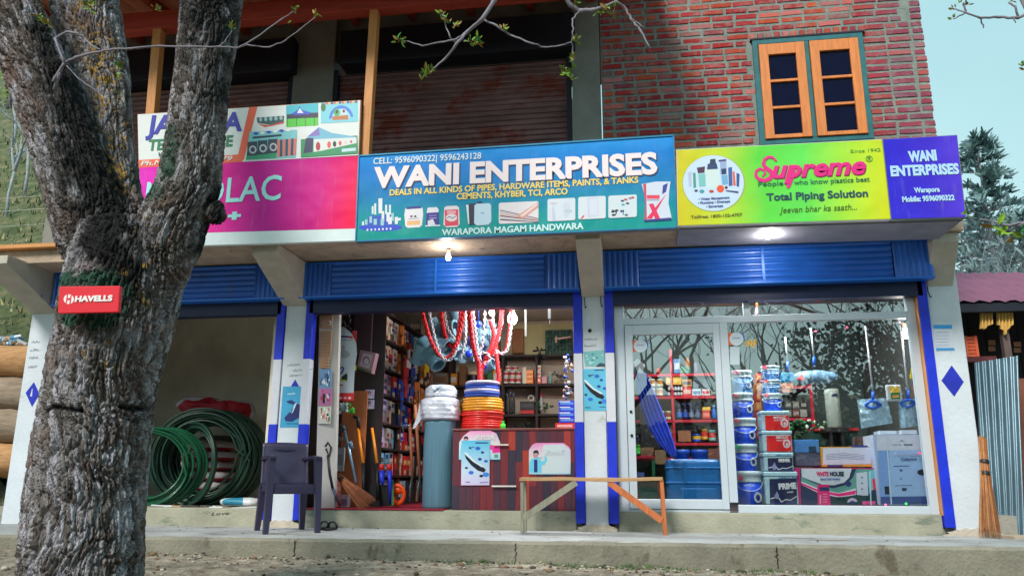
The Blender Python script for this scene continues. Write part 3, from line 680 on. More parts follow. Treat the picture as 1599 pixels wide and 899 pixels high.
# ================================================================== signs over the shops
WHT = (226, 226, 222)
frame_grey = S('sign_box_edge', (120, 130, 134), .5, .4, var=.1)
def sign(label, corners, Y, mat, depth=.07, frame_mat=None, cat='sign'):
    """corners in picture order tl, tr, br, bl"""
    P = [at(x, y, Y) for x, y in corners]; c = Vector(((P[0].x+P[1].x)/2, Y, min(P[2].z, P[3].z)))
    t = thing('shop_sign', label, cat, c)
    mb = MB(); mb.poly([(p.x, Y, p.z) for p in P], (0, .004, 0)); part('sign_face', mb, mat, t)
    mb = MB(); e = .006; mb.poly([(p.x+(-e if i in (0, 3) else e), Y+.0045, p.z+(e if i < 2 else -e)) for i, p in enumerate(P)], (0, depth, 0)); part('sign_box', mb, frame_mat or frame_grey, t)
    return t
Ys = -.90
# 1 -- white banner, top left
T1 = sign('white tent hire banner with orange stripe and party photos above the magenta sign', [(215, 179), (562.5, 157), (559.5, 242.5), (217, 262)], Ys, S('banner_white', (222, 228, 228), .5, var=.03), .03, S('banner_wood', (176, 120, 80), .7, var=.2))
ar = Art(Ys)
ar.poly([(217, 250), (217, 262), (379, 253), (379, 241)], (236, 96, 60)); ar.poly([(389, 168), (402, 167), (381, 249.5), (369, 253)], (236, 96, 60))
ar.poly([(402, 175), (446, 172), (446, 189), (430, 193), (413, 198), (401, 191)], (226, 232, 232)); ar.poly([(401, 184), (444, 181), (443, 191), (424, 196), (402, 192)], (44, 84, 92))
for k in range(5): ar.ell(407+k*8, 187-k*.6, 2.6, 3.4, (150, 190, 190), 8)
ar.poly([(402, 193), (420, 196), (444, 190), (443, 193), (414, 199)], (214, 74, 52))
ar.poly([(447, 165), (497, 161), (497, 196), (447, 199)], (40, 180, 200)); ar.poly([(447, 186), (497, 183), (497, 196), (447, 199)], (74, 196, 52)); ar.poly([(448, 179), (497, 176), (497, 184), (448, 186)], (20, 24, 60)); ar.poly([(455, 178), (465, 172), (468, 166), (471, 172), (486, 176), (482, 179), (460, 180)], (40, 70, 200)); ar.poly([(464, 177), (468, 169), (474, 177)], (220, 226, 240))
for x in (449, 463, 477, 491): ar.line([(x, 180), (x, 197)], .8, (20, 24, 40))
ar.poly([(501, 161), (559, 158), (559, 190), (501, 193)], (120, 205, 222)); ar.ell(505, 168, 4, 7, (50, 110, 60), 8)
ar.ell(533, 186, 19, 21, (50, 120, 220), 20, 180, 360); ar.ell(533, 187, 15, 17, (150, 220, 230), 20, 180, 360); ar.poly([(519, 182), (544, 180), (544, 187), (519, 188)], (190, 110, 60)); ar.ell(526, 176, 5, 6, (80, 170, 90), 10); ar.ell(537, 175, 4, 5, (220, 210, 220), 10)
ar.ell(526, 175, 2, 2.6, (30, 30, 30), 8); ar.ell(537, 174, 2, 2.6, (70, 30, 30), 8)
for k in range(12): ar.ell(510+k*4.2, 162-k*.25, 2.2, 2, [(200, 100, 90), (230, 190, 120), (60, 70, 140)][k % 3], 6)
ar.poly([(390, 206), (464, 203), (462, 246), (384, 250)], (120, 196, 204)); ar.poly([(386, 238), (432, 235), (432, 247), (384, 250)], (40, 150, 110))
for x, y in ((395, 234), (411, 232), (427, 230)): ar.poly([(x-8, y-12), (x+7, y-13), (x+7, y+9), (x-9, y+10)], (24, 54, 70)); ar.ell(x, y, 6, 6.5, (190, 196, 200), 12); ar.ell(x, y, 3.6, 4, (34, 60, 90), 12)
for k in range(7): ar.poly([(433+k*4.4, 219-k*.4), (437+k*4.4, 218.6-k*.4), (437+k*4.2, 245-k*.4), (433+k*4.2, 245.4-k*.4)], [(214, 116, 106), (30, 70, 100)][k % 2])
for k in range(6): ar.ell(400+k*10, 209-k*1.1, 4, 2.2, [(30, 70, 190), (230, 236, 236)][k % 2], 8)
ar.poly([(395, 214), (440, 210), (440, 213), (395, 217)], (24, 50, 70))
ar.poly([(470, 218), (558, 212), (559, 240), (470, 246)], (28, 140, 90)); ar.poly([(480, 214), (498, 199), (518, 208), (556, 214), (556, 218), (485, 219)], (110, 180, 206)); ar.poly([(480, 214), (498, 200), (500, 212)], (130, 110, 190)); ar.poly([(478, 216), (490, 216), (488, 238), (474, 240)], (34, 40, 84)); ar.poly([(490, 218), (557, 215), (557, 224), (502, 236), (490, 238)], (216, 222, 222))
for k in range(7): ar.ell(497+k*8.6, 229-k*1.2, 3.6-k*.3, 7-k*.8, [(176, 40, 60), (224, 224, 224), (220, 90, 70), (24, 30, 30), (220, 90, 70), (224, 200, 200), (200, 70, 90)][k], 12)
ar.poly([(534, 233), (556, 231), (556, 236), (534, 238)], (190, 220, 230))
ar.build(T1)
NAV = (40, 44, 170)
text('JANATA', (228, 209), (378, 203.5), 27, Ys, NAV, T1, .035); text('TENT HOUSE', (231, 235), (363, 228), 16, Ys, (20, 124, 84), T1, .03); text('WARAPORA', (247, 244.5), (312, 241), 6, Ys, (26, 44, 90), T1, .02, .2)
text('Ph.No : 9622451079', (220, 259), (363, 251), 7, Ys, WHT, T1, .02, .15)
# 2 -- magenta sign
T2 = sign('wide magenta paint sign with pale capitals and plus sign behind the tree', [(218, 262), (559.8, 243.5), (557.5, 356.5), (218, 366)], Ys, grad('magenta_print', [(0, (226, 30, 190)), (.35, (230, 20, 150)), (.6, (196, 26, 150)), (.82, (210, 20, 136)), (1, (246, 20, 80))]))
mb = MB(); P = [at(218, 366.3, Ys), at(557.5, 356.8, Ys), at(557, 375.5, Ys), at(218, 386, Ys)]; mb.poly(P, (0, .05, 0)); part('white_strip', mb, S('sign_white_strip', (214, 228, 230), .5, var=.05, dirt=((160, 170, 170), 3, .66, (1, 1, 3))), T2)
CY = (160, 230, 232)
text('NEROLAC', (226, 322), (438, 311.5), 37, Ys, CY, T2, .012); text('+', (355.5, 345), (376, 344), 14.5, Ys, CY, T2, .07); text('BEAUTY', (228, 352), (347, 344), 18, Ys, CY, T2, .02)
# 3 -- teal sign
T3 = sign('long teal and blue hardware shop sign with big white capitals and product pictures', [(560.5, 243.5), (1051.5, 211.5), (1056.5, 355), (555.5, 376.5)], Ys, grad('teal_print', [(0, (0, 150, 140)), (.22, (0, 150, 156)), (.5, (0, 124, 184)), (.8, (0, 124, 208)), (1, (0, 146, 226))], 'Z'))
mb = MB()
for a, b in (((560.5, 243.5), (1051.5, 211.5)), ((1051.5, 211.5), (1056.5, 355)), ((1056.5, 355), (555.5, 376.5)), ((555.5, 376.5), (560.5, 243.5))): mb.beam(at(*a, Ys-.004), at(*b, Ys-.004), .012, .012)
part('sign_edging', mb, S('teal_edging', (24, 120, 160), .4, .3), T3)
text('CELL: 9596090322| 9596243128', (583, 256.8), (751.5, 248), 9.5, Ys, (206, 222, 232), T3, .018)
for lift, dx, dy, c in ((.003, 1.6, 1.8, (30, 34, 90)), (.0055, 0, 0, (236, 222, 226))):
    text('WANI ENTERPRISES', (583+dx, 292.8+dy), (1027+dx, 270.4+dy), 30, Ys, c, T3, .044, 0, lift)
YEL = (240, 208, 96)
text('DEALS IN ALL KINDS OF PIPES, HARDWARE ITEMS, PAINTS, & TANKS', (608.5, 305.5), (997, 285.5), 9, Ys, YEL, T3, .03)
text('CEMENTS, KHYBER, TCI, ARCO', (713, 311.5), (886.5, 303.5), 9.3, Ys, YEL, T3, .03)
text('WARAPORA MAGAM HANDWARA', (690, 367.8), (911.5, 357.5), 9.5, Ys, (206, 234, 240), T3, .03)
ar = Art(Ys); GW = (216, 226, 232)
ar.ell(594, 355, 34, 6.2, (20, 64, 200)); ar.poly([(576, 337), (612, 336), (616, 352), (572, 354)], (24, 80, 190))
for x, y, h, w_ in ((582, 334, 12, 3), (586, 335, 17, 3), (594, 333, 23, 6), (603, 334, 14, 3), (609, 335, 15, 3), (598, 346, 16, 4), (606, 346, 14, 5), (613, 345, 12, 4), (579, 348, 10, 4), (572, 351, 8, 4), (586, 351, 9, 5), (597, 352, 10, 5), (609, 350, 11, 6), (619, 349, 10, 5), (567, 352, 6, 3)):
    ar.poly([(x-w_/2, y-h), (x+w_/2, y-h-.4), (x+w_/2, y), (x-w_/2, y+.2)], [GW, (150, 200, 206), (224, 224, 228)][(x+h) % 3])
ar.poly([(619, 341), (626, 340), (626, 344), (621, 345), (621, 350), (617, 350)], GW)
for k in range(7): ar.ell(574+k*6, 359-k*.3, 1.5, 2, GW, 8)
ar.poly([(633, 326), (660, 324.5), (661, 335), (659, 352), (655, 355), (637, 356), (633, 353), (631.5, 336)], (226, 222, 230)); ar.poly([(636, 323), (657, 322), (658, 325.5), (635, 327)], (28, 40, 130)); ar.poly([(636, 345), (656, 344), (656, 351), (636, 352)], (232, 178, 120))
for x in (642.5, 648.5): ar.ell(x, 338, 2.2, 1.6, (70, 20, 40), 8)
ar.line([(638, 342), (654, 341)], .7, (90, 60, 80))
ar.poly([(668, 324.5), (682, 323.5), (685, 327), (685, 332), (666, 333)], (224, 220, 230)); ar.poly([(666, 332.5), (685, 331.5), (686, 351), (665, 352)], (44, 36, 140)); ar.poly([(668, 345), (676, 342), (680, 351), (668, 352)], (214, 214, 224)); ar.poly([(664, 352), (687, 351), (688, 353), (664, 354)], (210, 226, 232))
ar.line([(670, 337), (682, 336.4)], 1, (160, 140, 210)); ar.line([(670, 341), (682, 340.4)], .8, (200, 190, 230))
ar.poly([(694, 324), (698, 322), (713, 321.3), (717, 324), (718, 350), (714, 354.5), (697, 355.4), (692.5, 351)], (224, 214, 222)); ar.poly([(694.5, 328), (715.5, 327), (715.8, 352), (695, 353.4)], (220, 60, 86)); ar.ell(705, 340, 9, 6, (226, 214, 220), 14); ar.line([(698, 341), (702, 338), (706, 341), (712, 338)], 1.1, (40, 70, 110)); ar.rect(698, 329, 712, 334, (230, 160, 170))
ar.poly([(728, 319), (744, 317), (744, 350), (734, 352), (730, 348)], (20, 28, 60)); ar.poly([(728, 320), (731.5, 319.6), (733, 350), (731, 349.6)], GW); ar.poly([(741, 321), (744, 318.5), (764, 317.5), (767, 320.5), (767.5, 346), (763, 351), (745, 352.4), (740.5, 349)], (188, 214, 232)); ar.ell(749, 316, 4, 1.6, (20, 30, 90), 10); ar.rect(751, 332, 756, 334, (110, 160, 200), -.05)
def rrect(x0, y0, x1, y1, c, r=3, sl=-.045):
    pts = []
    for cx, cy, a0 in ((x1-r, y0+r, -90), (x1-r, y1-r, 0), (x0+r, y1-r, 90), (x0+r, y0+r, 180)):
        for k in range(5):
            a = R(a0+k*22.5); x = cx+r*math.cos(a); pts.append((x, cy+r*math.sin(a)+sl*(x-x0)))
    ar.poly(pts, c)
rrect(779, 317, 841, 350, (224, 216, 222)); PD = (96, 40, 56)
for k in range(6): ar.poly([(780, 329+k*3), (782, 328+k*2.8), (841, 341+k*1.1), (841, 342+k*1.1)], [PD, (180, 170, 180), (210, 150, 140), PD, (214, 206, 212), (60, 40, 60)][k])
ar.poly([(806, 338), (840, 316), (841, 324), (816, 342)], (214, 150, 140)); ar.poly([(812, 337), (838, 318), (839, 321), (816, 339)], (230, 210, 206))
rrect(855, 311, 898.5, 346, (206, 216, 228)); ar.poly([(864, 319), (866, 328), (868, 345), (863, 345), (862, 328)], (190, 196, 216)); ar.ell(865, 318, 6, 2, (200, 190, 206), 10); ar.poly([(879, 317), (889, 316), (891, 330), (886, 340), (882, 340)], (196, 206, 222)); ar.ell(887, 330, 7, 3, (186, 196, 214), 12)
rrect(903, 308, 946, 343, (210, 218, 228)); ar.poly([(917, 309), (934, 308), (935, 338), (918, 340)], (196, 202, 222)); ar.poly([(920, 311), (933, 310), (934, 336), (921, 337)], (208, 214, 230)); ar.poly([(906, 342), (911, 336), (913, 338), (909, 342)], (220, 70, 110))
rrect(950, 306, 994.5, 341, (206, 218, 226))
for x, y, c in ((972, 314, (50, 60, 80)), (977, 312, (190, 60, 80)), (984, 310, (120, 130, 150)), (988, 309, (200, 60, 80)), (973, 320, (60, 160, 180)), (980, 318, (60, 70, 90)), (957, 331, (20, 24, 60)), (963, 329, (20, 24, 60)), (971, 330, (40, 60, 90)), (958, 336, (30, 30, 60)), (978, 336, (90, 100, 120))): ar.ell(x, y, 3, 1.8, c, 7)
ar.line([(956, 328), (963, 332), (960, 337)], 1.6, (20, 24, 56)); ar.line([(970, 332), (974, 328), (973, 336)], 1.2, (50, 60, 120))
ar.poly([(1002, 288), (1024, 284), (1047, 284), (1045, 300), (1044, 318), (1049, 342), (1024, 344), (1006, 346), (1008, 328), (1008, 310)], (206, 214, 232)); ar.poly([(1035, 290), (1043, 286), (1040, 300), (1034, 304)], (44, 52, 150)); ar.poly([(1004, 288), (1009, 287), (1010, 343), (1006, 346), (1008, 320)], (206, 60, 90)); ar.rect(1010, 305, 1030, 311, (222, 60, 90)); ar.rect(1010, 312.5, 1030, 313.5, (40, 50, 120))
for k in range(2): ar.poly([(1013+k*26, 319-k*14), (1020+k*20, 318-k*14), (1031-k*13, 342), (1023-k*14, 342)], (224, 30, 84))
ar.poly([(1006, 343.4), (1048, 340), (1049, 343.6), (1006, 346.4)], (44, 52, 140))
ar.build(T3)
text('MAX', (1010.5, 311), (1030, 310), 5, Ys, (236, 226, 230), T3, .04)
# 4 -- yellow green sign
T4 = sign('yellow green piping sign with pink script and round product picture', [(1057, 234.5), (1378, 218), (1391.5, 341.5), (1059, 352)], Ys, grad('lime_print', [(0, (208, 196, 30)), (.18, (196, 214, 44)), (.42, (96, 214, 70)), (.62, (96, 220, 84)), (.85, (176, 222, 50)), (1, (206, 216, 30))]), .09, S('sign_box_white', (206, 206, 214), .5, var=.08))
ar = Art(Ys); ar.ell(1114.5, 286.5, 49, 44.5, (160, 170, 90), 40); ar.ell(1114, 286, 47.6, 43.4, (196, 218, 240), 40)
for pts, c in ((((1100, 264), (1122, 262), (1124, 292), (1104, 294)), (206, 224, 224)), (((1105, 256), (1119, 255), (1121, 264), (1104, 265)), (34, 60, 110)), (((1109, 249), (1117, 248), (1118, 256), (1108, 257)), (24, 50, 80)), (((1088, 262), (1101, 260), (1100, 270), (1090, 271)), (70, 30, 70)), (((1124, 251), (1134, 250), (1135, 272), (1125, 273)), (150, 170, 210)), (((1122, 250), (1134, 248.6), (1134, 251.6), (1122, 253)), (60, 60, 120)), (((1126, 264), (1134, 263), (1134, 272), (1127, 273)), (24, 50, 90)), (((1137, 262), (1143, 261), (1144, 290), (1138, 291)), (60, 90, 160)), (((1144, 268), (1147, 268), (1149, 290), (1145, 290)), (226, 90, 50)), (((1150, 270), (1155, 272), (1154, 292), (1150, 291)), (40, 80, 150)), (((1082, 270), (1086, 270), (1087, 293), (1083, 294)), (60, 150, 130)), (((1090, 272), (1101, 271), (1102, 291), (1092, 292)), (120, 190, 190)), (((1074, 270), (1080, 268), (1080, 291), (1076, 292)), (180, 190, 220)), (((1126, 274), (1136, 273), (1137, 288), (1128, 289)), (110, 170, 210))): ar.poly(pts, c)
ar.ell(1125, 295, 6, 6, (232, 84, 40), 10); ar.ell(1111, 299, 4, 2.5, (190, 60, 50), 8); ar.ell(1096, 299, 4, 3, (60, 150, 160), 8); ar.ell(1087, 298, 3, 2, (50, 60, 90), 8); ar.poly([(1133, 297), (1153, 299), (1153, 302), (1134, 299)], (40, 60, 110)); ar.ell(1134, 293, 2.4, 2.4, (40, 40, 60), 8)
ar.build(T4)
NB = (40, 60, 150)
text('\u2022 Water Management', (1091, 313), (1139, 310), 3.6, Ys, NB, T4, .02); text('\u2022 Plumbing \u2022 Drainage', (1090, 319), (1140, 316), 3.6, Ys, NB, T4, .02); text('\u2022 Sewerage', (1103, 324.5), (1129, 323), 3.6, Ys, NB, T4, .02)
PK = (226, 20, 130)
# script word with its big swash initial, and the long tail of the p
for (dx, dy, c, lf) in ((1.3, 1.3, (150, 20, 90), .003), (0, 0, PK, .006)):
    text('upreme', (1206+dx, 278+dy), (1353+dx, 271+dy), 27, Ys, c, T4, .03, .3, lf)
ar = Art(Ys-.006)
def brush(pts, wd):
    n = len(pts)
    for i in range(n-1): ar.line([pts[i], pts[i+1]], wd[i] if isinstance(wd, list) else wd, PK); ar.layer -= .2
    for i, p in enumerate(pts): ar.ell(p[0], p[1], (wd[i] if isinstance(wd, list) else wd)/2, (wd[i] if isinstance(wd, list) else wd)/2, PK, 10); ar.layer -= .1
sp_ = [(1212, 251), (1207, 246), (1200, 245), (1194, 249), (1192, 256), (1196, 262), (1203, 267), (1206, 273), (1202, 279), (1194, 282), (1185, 280), (1180, 274), (1181, 267), (1187, 263), (1193, 266), (1195, 271), (1191, 275)]
brush(sp_, [3, 4, 4.4, 5, 5.6, 6.4, 7, 7, 6.4, 5.6, 5, 4.4, 4, 3.6, 3.4, 3, 2.4]); brush([(1240, 262), (1237, 276), (1233, 287), (1231, 291)], 6)
ar.build(T4, 'swash_initial')
text('\u00ae', (1352, 253), (1363, 252.5), 9, Ys, (90, 150, 60), T4, 0); GN = (46, 110, 40)
text('Since 1942', (1328, 239), (1375, 236.4), 5, Ys, (110, 170, 50), T4, .005); text('People', (1184, 291.5), (1223, 289.5), 7, Ys, (30, 110, 70), T4, .01)
text('who know plastics best', (1240, 289), (1358, 283.5), 7.5, Ys, (30, 110, 70), T4, .01)
text('Total Piping Solution', (1197, 313.5), (1355.5, 307), 11, Ys, (24, 70, 84), T4, .03); text('Jeevan bhar ka saath...', (1217, 333), (1338, 327.5), 9.5, Ys, (70, 110, 30), T4, .0, .25)
text('Tollfree: 1800-102-4707', (1079, 341.5), (1159, 337.5), 4.6, Ys, (90, 90, 30), T4, .01)
# 5 -- violet blue sign
T5 = sign('small violet blue sign with pale condensed capitals at the right end', [(1379, 218), (1494, 211.5), (1507.5, 338.5), (1392.5, 341.5)], Ys-.012, grad('violet_print', [(0, (44, 36, 206)), (.6, (60, 40, 200)), (1, (84, 56, 210))]), .09)
LB = (176, 214, 238); Y5 = Ys-.012
text('WANI', (1419, 252.5), (1463, 250), 15, Y5, LB, T5, .06); text('ENTERPRISES', (1391, 275), (1498, 271), 15, Y5, LB, T5, .05); text('Warapora', (1427.5, 301), (1467.5, 299.4), 7.6, Y5, LB, T5, .04); text('Mobile: 9596090322', (1409, 315.5), (1490.5, 312.5), 8, Y5, LB, T5, .045)
# drips of dirt under the signs, cable
mb = MB(); a = at(556, 376, -.84); b = at(1056, 356, -.84)
mb.beam(a+Vector((0, .02, -.005)), b+Vector((0, .02, -.005)), .03, .02); part('sign_bearer', mb, S('old_timber', (130, 92, 70), .9, var=.3, scale=6, bump=.5), B)
mb = MB(); a = at(1060, 353, -.84); b = at(1500, 340, -.84); mb.poly([a+Vector((0, 0, 0)), b, b+Vector((0, .0, -.03)), a+Vector((0, 0, -.035))], (0, .5, 0)); part('sign_ledge', mb, S('grey_ledge', (132, 134, 150), .7, var=.15), B)
# names written on the slab at the left
# exterior bulbs
def bulb(px, py, Y, label, e, r=.03, hold=True, col=(1, .96, .88), top=None):
    p = at(px, py, Y); t = thing('light_bulb', label, 'light bulb', p)
    em = bpy.data.materials.get('lit_bulb') or bpy.data.materials.new('lit_bulb'); em.use_nodes = True; bb = em.node_tree.nodes['Principled BSDF']; bb.inputs['Emission Color'].default_value = (1, .95, .88, 1); bb.inputs['Emission Strength'].default_value = 14
    mb = MB(); mb.lathe(p, [(.001, -r*1.1), (r*.6, -r), (r, -r*.2), (r*.95, r*.4), (r*.5, r*1.2), (r*.42, r*1.6)], 16); o = part('globe', mb, em, t); o.visible_shadow = True
    if hold:
        mb = MB(); mb.lathe(p, [(r*.46, r*1.6), (r*.55, r*1.7), (r*.55, r*2.6), (r*.9, r*2.7), (r*.9, r*3.0)], 14); part('holder', mb, S('bulb_holder', (150, 120, 96), .6, var=.2), t)
        if top: mb = MB(); mb.tube([p+Vector((0, 0, r*3)), Vector((p.x, p.y, top))], .004, 6); part('cord', mb, black, t)
    light('bulb_light', p+Vector((0, -.07, -r*1.4)), e, r=.05)
    return t
bulb(700, 402, -.38, 'lit bulb under the canopy over the middle shop', 4, .026, top=2.62)
bulb(1199, 368, -.55, 'glaring lamp tucked under the canopy behind the yellow green sign', 9, .03)
# ================================================================== posters on the pillars
def poster(label, corners, Y=-.003, base=(70, 170, 214), cat='poster', th=.0015):
    P = [at(x, y, Y) for x, y in corners]; c = Vector((sum(p.x for p in P)/4, Y, min(p.z for p in P))); t = thing('poster', label, cat, c)
    mb = MB(); mb.poly(P, (0, th, 0)); part('sheet', mb, S('paper_%d_%d_%d' % base, base, .5, var=.12, scale=4), t); return t
p = poster('blue shoe poster on the white pillar beside the empty left shop', [(442, 603), (481, 603), (476, 667), (437, 667)], base=(60, 160, 206))
ar = Art(-.004); ar.poly([(444, 652), (452, 643), (463, 646), (475, 640), (470, 650), (456, 658), (446, 657)], (30, 40, 110)); ar.poly([(455, 640), (463, 628), (468, 632), (470, 640), (464, 650), (456, 652)], (26, 36, 100)); ar.poly([(447, 626), (455, 624), (463, 629), (460, 632), (450, 629)], (30, 50, 120)); ar.poly([(460, 630), (464, 628), (458, 642), (455, 646)], (196, 220, 236)); ar.line([(449, 615), (461, 614)], 1.2, (210, 232, 240)); ar.line([(447, 661), (468, 661)], 1, (30, 60, 120)); ar.build(p)
p = poster('torn pale green card pinned above the blue poster on the middle pillar', [(911, 549), (943, 546), (945, 571), (914, 572)], base=(120, 186, 190), cat='notice card')
ar = Art(-.004); rnd = random.Random(8)
for k in range(14): ar.ell(916+rnd.random()*25, 551+rnd.random()*16, 2.4, 1.6, [(150, 214, 210), (60, 150, 160), (190, 220, 226)][k % 3], 7)
ar.poly([(930, 572), (937, 566), (945, 568), (945, 571.5)], (40, 74, 84)); ar.build(p)
p = poster('blue slipper poster pasted at chest height on the middle pillar', [(908, 576), (947, 575), (950, 641), (910, 641)], base=(90, 186, 220))
def slipper(ar, ox, oy, s_=1.):
    q = lambda pts: [(ox+x*s_, oy+y*s_) for x, y in pts]
    ar.poly(q([(4, 18), (8, 20), (17, 29), (30, 37), (36, 43), (33, 47), (24, 44), (14, 36), (6, 26)]), (16, 16, 40)); ar.poly(q([(3, 17), (7, 17), (20, 30), (34, 38), (30, 39), (17, 31), (6, 21)]), (206, 226, 236))
    for x, y, r_, c in ((24, 11, 4, (40, 100, 200)), (31, 17, 2.6, (30, 60, 150)), (14, 47, 4, (44, 110, 214)), (36, 50, 5, (60, 130, 220)), (12, 10, 2, (40, 80, 150)), (27, 27, 3, (40, 60, 150)), (36, 30, 3, (50, 90, 190)), (7, 40, 2.4, (30, 50, 90)), (29, 52, 3, (20, 26, 40))): ar.ell(ox+x*s_, oy+y*s_, r_*s_, r_*s_*.7, c, 9)
    ar.line(q([(12, 12), (16, 9), (19, 9)]), 1, (30, 40, 80))
ar = Art(-.004); slipper(ar, 908, 576); ar.line([(928, 577.6), (943, 577)], 1.2, (30, 50, 110)); ar.line([(914, 636), (922, 636)], 1, (20, 30, 60)); ar.line([(936, 635), (946, 635)], .8, (40, 60, 140)); ar.build(p)
p = poster('faded white notice with blue bands on the rightmost pillar', [(1457, 506), (1486, 506), (1491, 547), (1462, 548)], base=(206, 212, 224), cat='notice')
ar = Art(-.004); ar.poly([(1457, 507), (1486, 507), (1487, 513), (1458, 513)], (50, 150, 214)); ar.poly([(1462, 543), (1490, 543), (1491, 546.6), (1462, 547)], (50, 150, 214))
for k in range(5): ar.line([(1462, 519+k*5), (1482, 518.6+k*5)], .8, (150, 170, 200))
ar.build(p)
# ================================================================== the big tree in front
TY = -3.6
def pw(px, hw, py, Y):
    c = at(px, py, Y); z = (c-Vector(CAM)).dot(FW); return c, hw*z/F*math.cos(math.atan(abs(px-799.5)/F))*1.015
TREE = thing('tree', 'old tree with thick furrowed trunk forking into three limbs before the shops', 'tree', (at(128, 899, TY).x, TY, -.95))
def limb(rows):
    P, Rr = [], []
    for k, (cx, hw, y, Y) in enumerate(rows):
        a, b = rows[max(0, k-1)], rows[min(len(rows)-1, k+1)]; ct = math.cos(math.atan2(abs(b[0]-a[0]), abs(b[2]-a[2])))
        p, r = pw(cx, hw*ct, y, Y); P.append(p); Rr.append(r)
    return P, Rr
trunk = limb([(128, 97, 899, TY), (132, 95, 800, TY), (143, 91, 700, TY), (158, 89, 600, TY), (178, 92, 520, TY), (192, 94, 450, TY), (198, 88, 400, TY), (200, 72, 355, TY)])
base = trunk[0][0]
trunk[0].insert(0, Vector((base.x-.03, base.y, -1.15))); trunk[1].insert(0, trunk[1][0]*1.45)
trunk[0].insert(1, Vector((base.x-.01, base.y, -.75))); trunk[1].insert(1, trunk[1][1]*1.12)
llimb = limb([(180, 60, 440, TY), (148, 64, 370, TY+.0), (122, 60, 290, TY-.02), (90, 57, 200, TY-.05), (54, 55, 100, TY-.08), (14, 53, 0, TY-.1), (-50, 52, -140, TY-.2), (-120, 46, -320, TY-.3), (-180, 38, -560, TY-.4)])
mlimb = limb([(205, 46, 400, TY+.12), (180, 43, 310, TY+.2), (162, 45, 220, TY+.3), (148, 52, 110, TY+.42), (132, 55, 0, TY+.5), (120, 52, -150, TY+.65), (110, 46, -400, TY+.8), (120, 36, -650, TY+1.0)])
rlimb = limb([(225, 66, 440, TY), (262, 64, 370, TY), (291, 52, 300, TY), (303, 45, 240, TY), (309, 43, 180, TY), (318, 43, 100, TY), (331, 47, 0, TY), (350, 44, -130, TY-.05), (375, 38, -330, TY-.1), (390, 30, -560, TY-.1)])
mb = MB()
for P, Rr in (trunk, llimb, mlimb, rlimb): mb.tube(P, Rr, 28)
kp, kr = pw(337, 17, 333, TY+.02); mb.ball(kp, kr, 14, sq=(1, 1, 1.25))
kp2, _ = pw(92, 15, 100, TY-.2); mb.ball(kp2, .045, 12)
tmp = bpy.data.objects.new('tmp', tomesh('tmp', mb, mortar)); C.objects.link(tmp)
rm = tmp.modifiers.new('r', 'REMESH'); rm.mode = 'VOXEL'; rm.voxel_size = .0062; rm.use_smooth_shade = True
bpy.context.view_layer.update(); dg = bpy.context.evaluated_depsgraph_get()
me = bpy.data.meshes.new_from_object(tmp.evaluated_get(dg)); bpy.data.objects.remove(tmp)
n = len(me.vertices); V = np.empty(n*3, np.float32); me.vertices.foreach_get('co', V); V = V.reshape(-1, 3).astype(float)
E_ = np.empty(len(me.edges)*2, np.int32); me.edges.foreach_get('vertices', E_); E_ = E_.reshape(-1, 2)
deg = np.bincount(E_.ravel(), minlength=n)[:, None]
for it in range(14):                                 # relax the joints where the limbs part
    A_ = np.zeros_like(V); np.add.at(A_, E_[:, 0], V[E_[:, 1]]); np.add.at(A_, E_[:, 1], V[E_[:, 0]]); V = V*.4+.6*A_/np.maximum(deg, 1)
me.vertices.foreach_set('co', V.astype(np.float32).ravel()); me.update()
N_ = np.empty(n*3, np.float32); me.vertices.foreach_get('normal', N_); N_ = N_.reshape(-1, 3)
# local bark frame: nearest limb axis gives the direction along which the ridges run
segs = []
for P, Rr in (trunk, llimb, mlimb, rlimb):
    for a, b, ra in zip(P[:-1], P[1:], Rr[:-1]): segs.append((np.array(a), np.array(b), ra))
wsum = np.zeros(n); dirv = np.zeros((n, 3))
for a, b, ra in segs:
    ab = b-a; t = np.clip(((V-a)@ab)/(ab@ab), 0, 1); d = np.linalg.norm(V-(a+t[:, None]*ab), axis=1)/ra
    w_ = np.exp(-6*np.maximum(0, d-.6)); wsum += w_; dirv += w_[:, None]*(ab/np.linalg.norm(ab))
dirv /= np.linalg.norm(dirv, axis=1)[:, None]
# bark coordinates: compress along the growth direction so the cells come out long
s_along = np.sum(V*dirv, axis=1)
perp = V-dirv*s_along[:, None]
Q = np.column_stack([V[:, 0]-dirv[:, 0]/np.maximum(dirv[:, 2], .3)*(V[:, 2]-2), V[:, 1]-dirv[:, 1]/np.maximum(dirv[:, 2], .3)*(V[:, 2]-2), V[:, 2]])
def pnoise(P, f, seed, oct=3):          # cheap value noise, vectorised
    out = np.zeros(len(P)); amp = 1.; tot = 0
    for o in range(oct):
        X = P*f+seed*17.3; I = np.floor(X).astype(np.int64); Fr = X-I; Fr = Fr*Fr*(3-2*Fr); acc = 0
        for dx in (0, 1):
            for dy in (0, 1):
                for dz in (0, 1):
                    h = (I[:, 0]+dx)*73856093 ^ (I[:, 1]+dy)*19349663 ^ (I[:, 2]+dz)*83492791; h = (h ^ (h >> 13))*1274126177 & 0x7fffffff; v = (h % 10007)/10007.
                    acc = acc+v*(Fr[:, 0] if dx else 1-Fr[:, 0])*(Fr[:, 1] if dy else 1-Fr[:, 1])*(Fr[:, 2] if dz else 1-Fr[:, 2])
        out += acc*amp; tot += amp; amp *= .5; f = f*2.03
    return out/tot
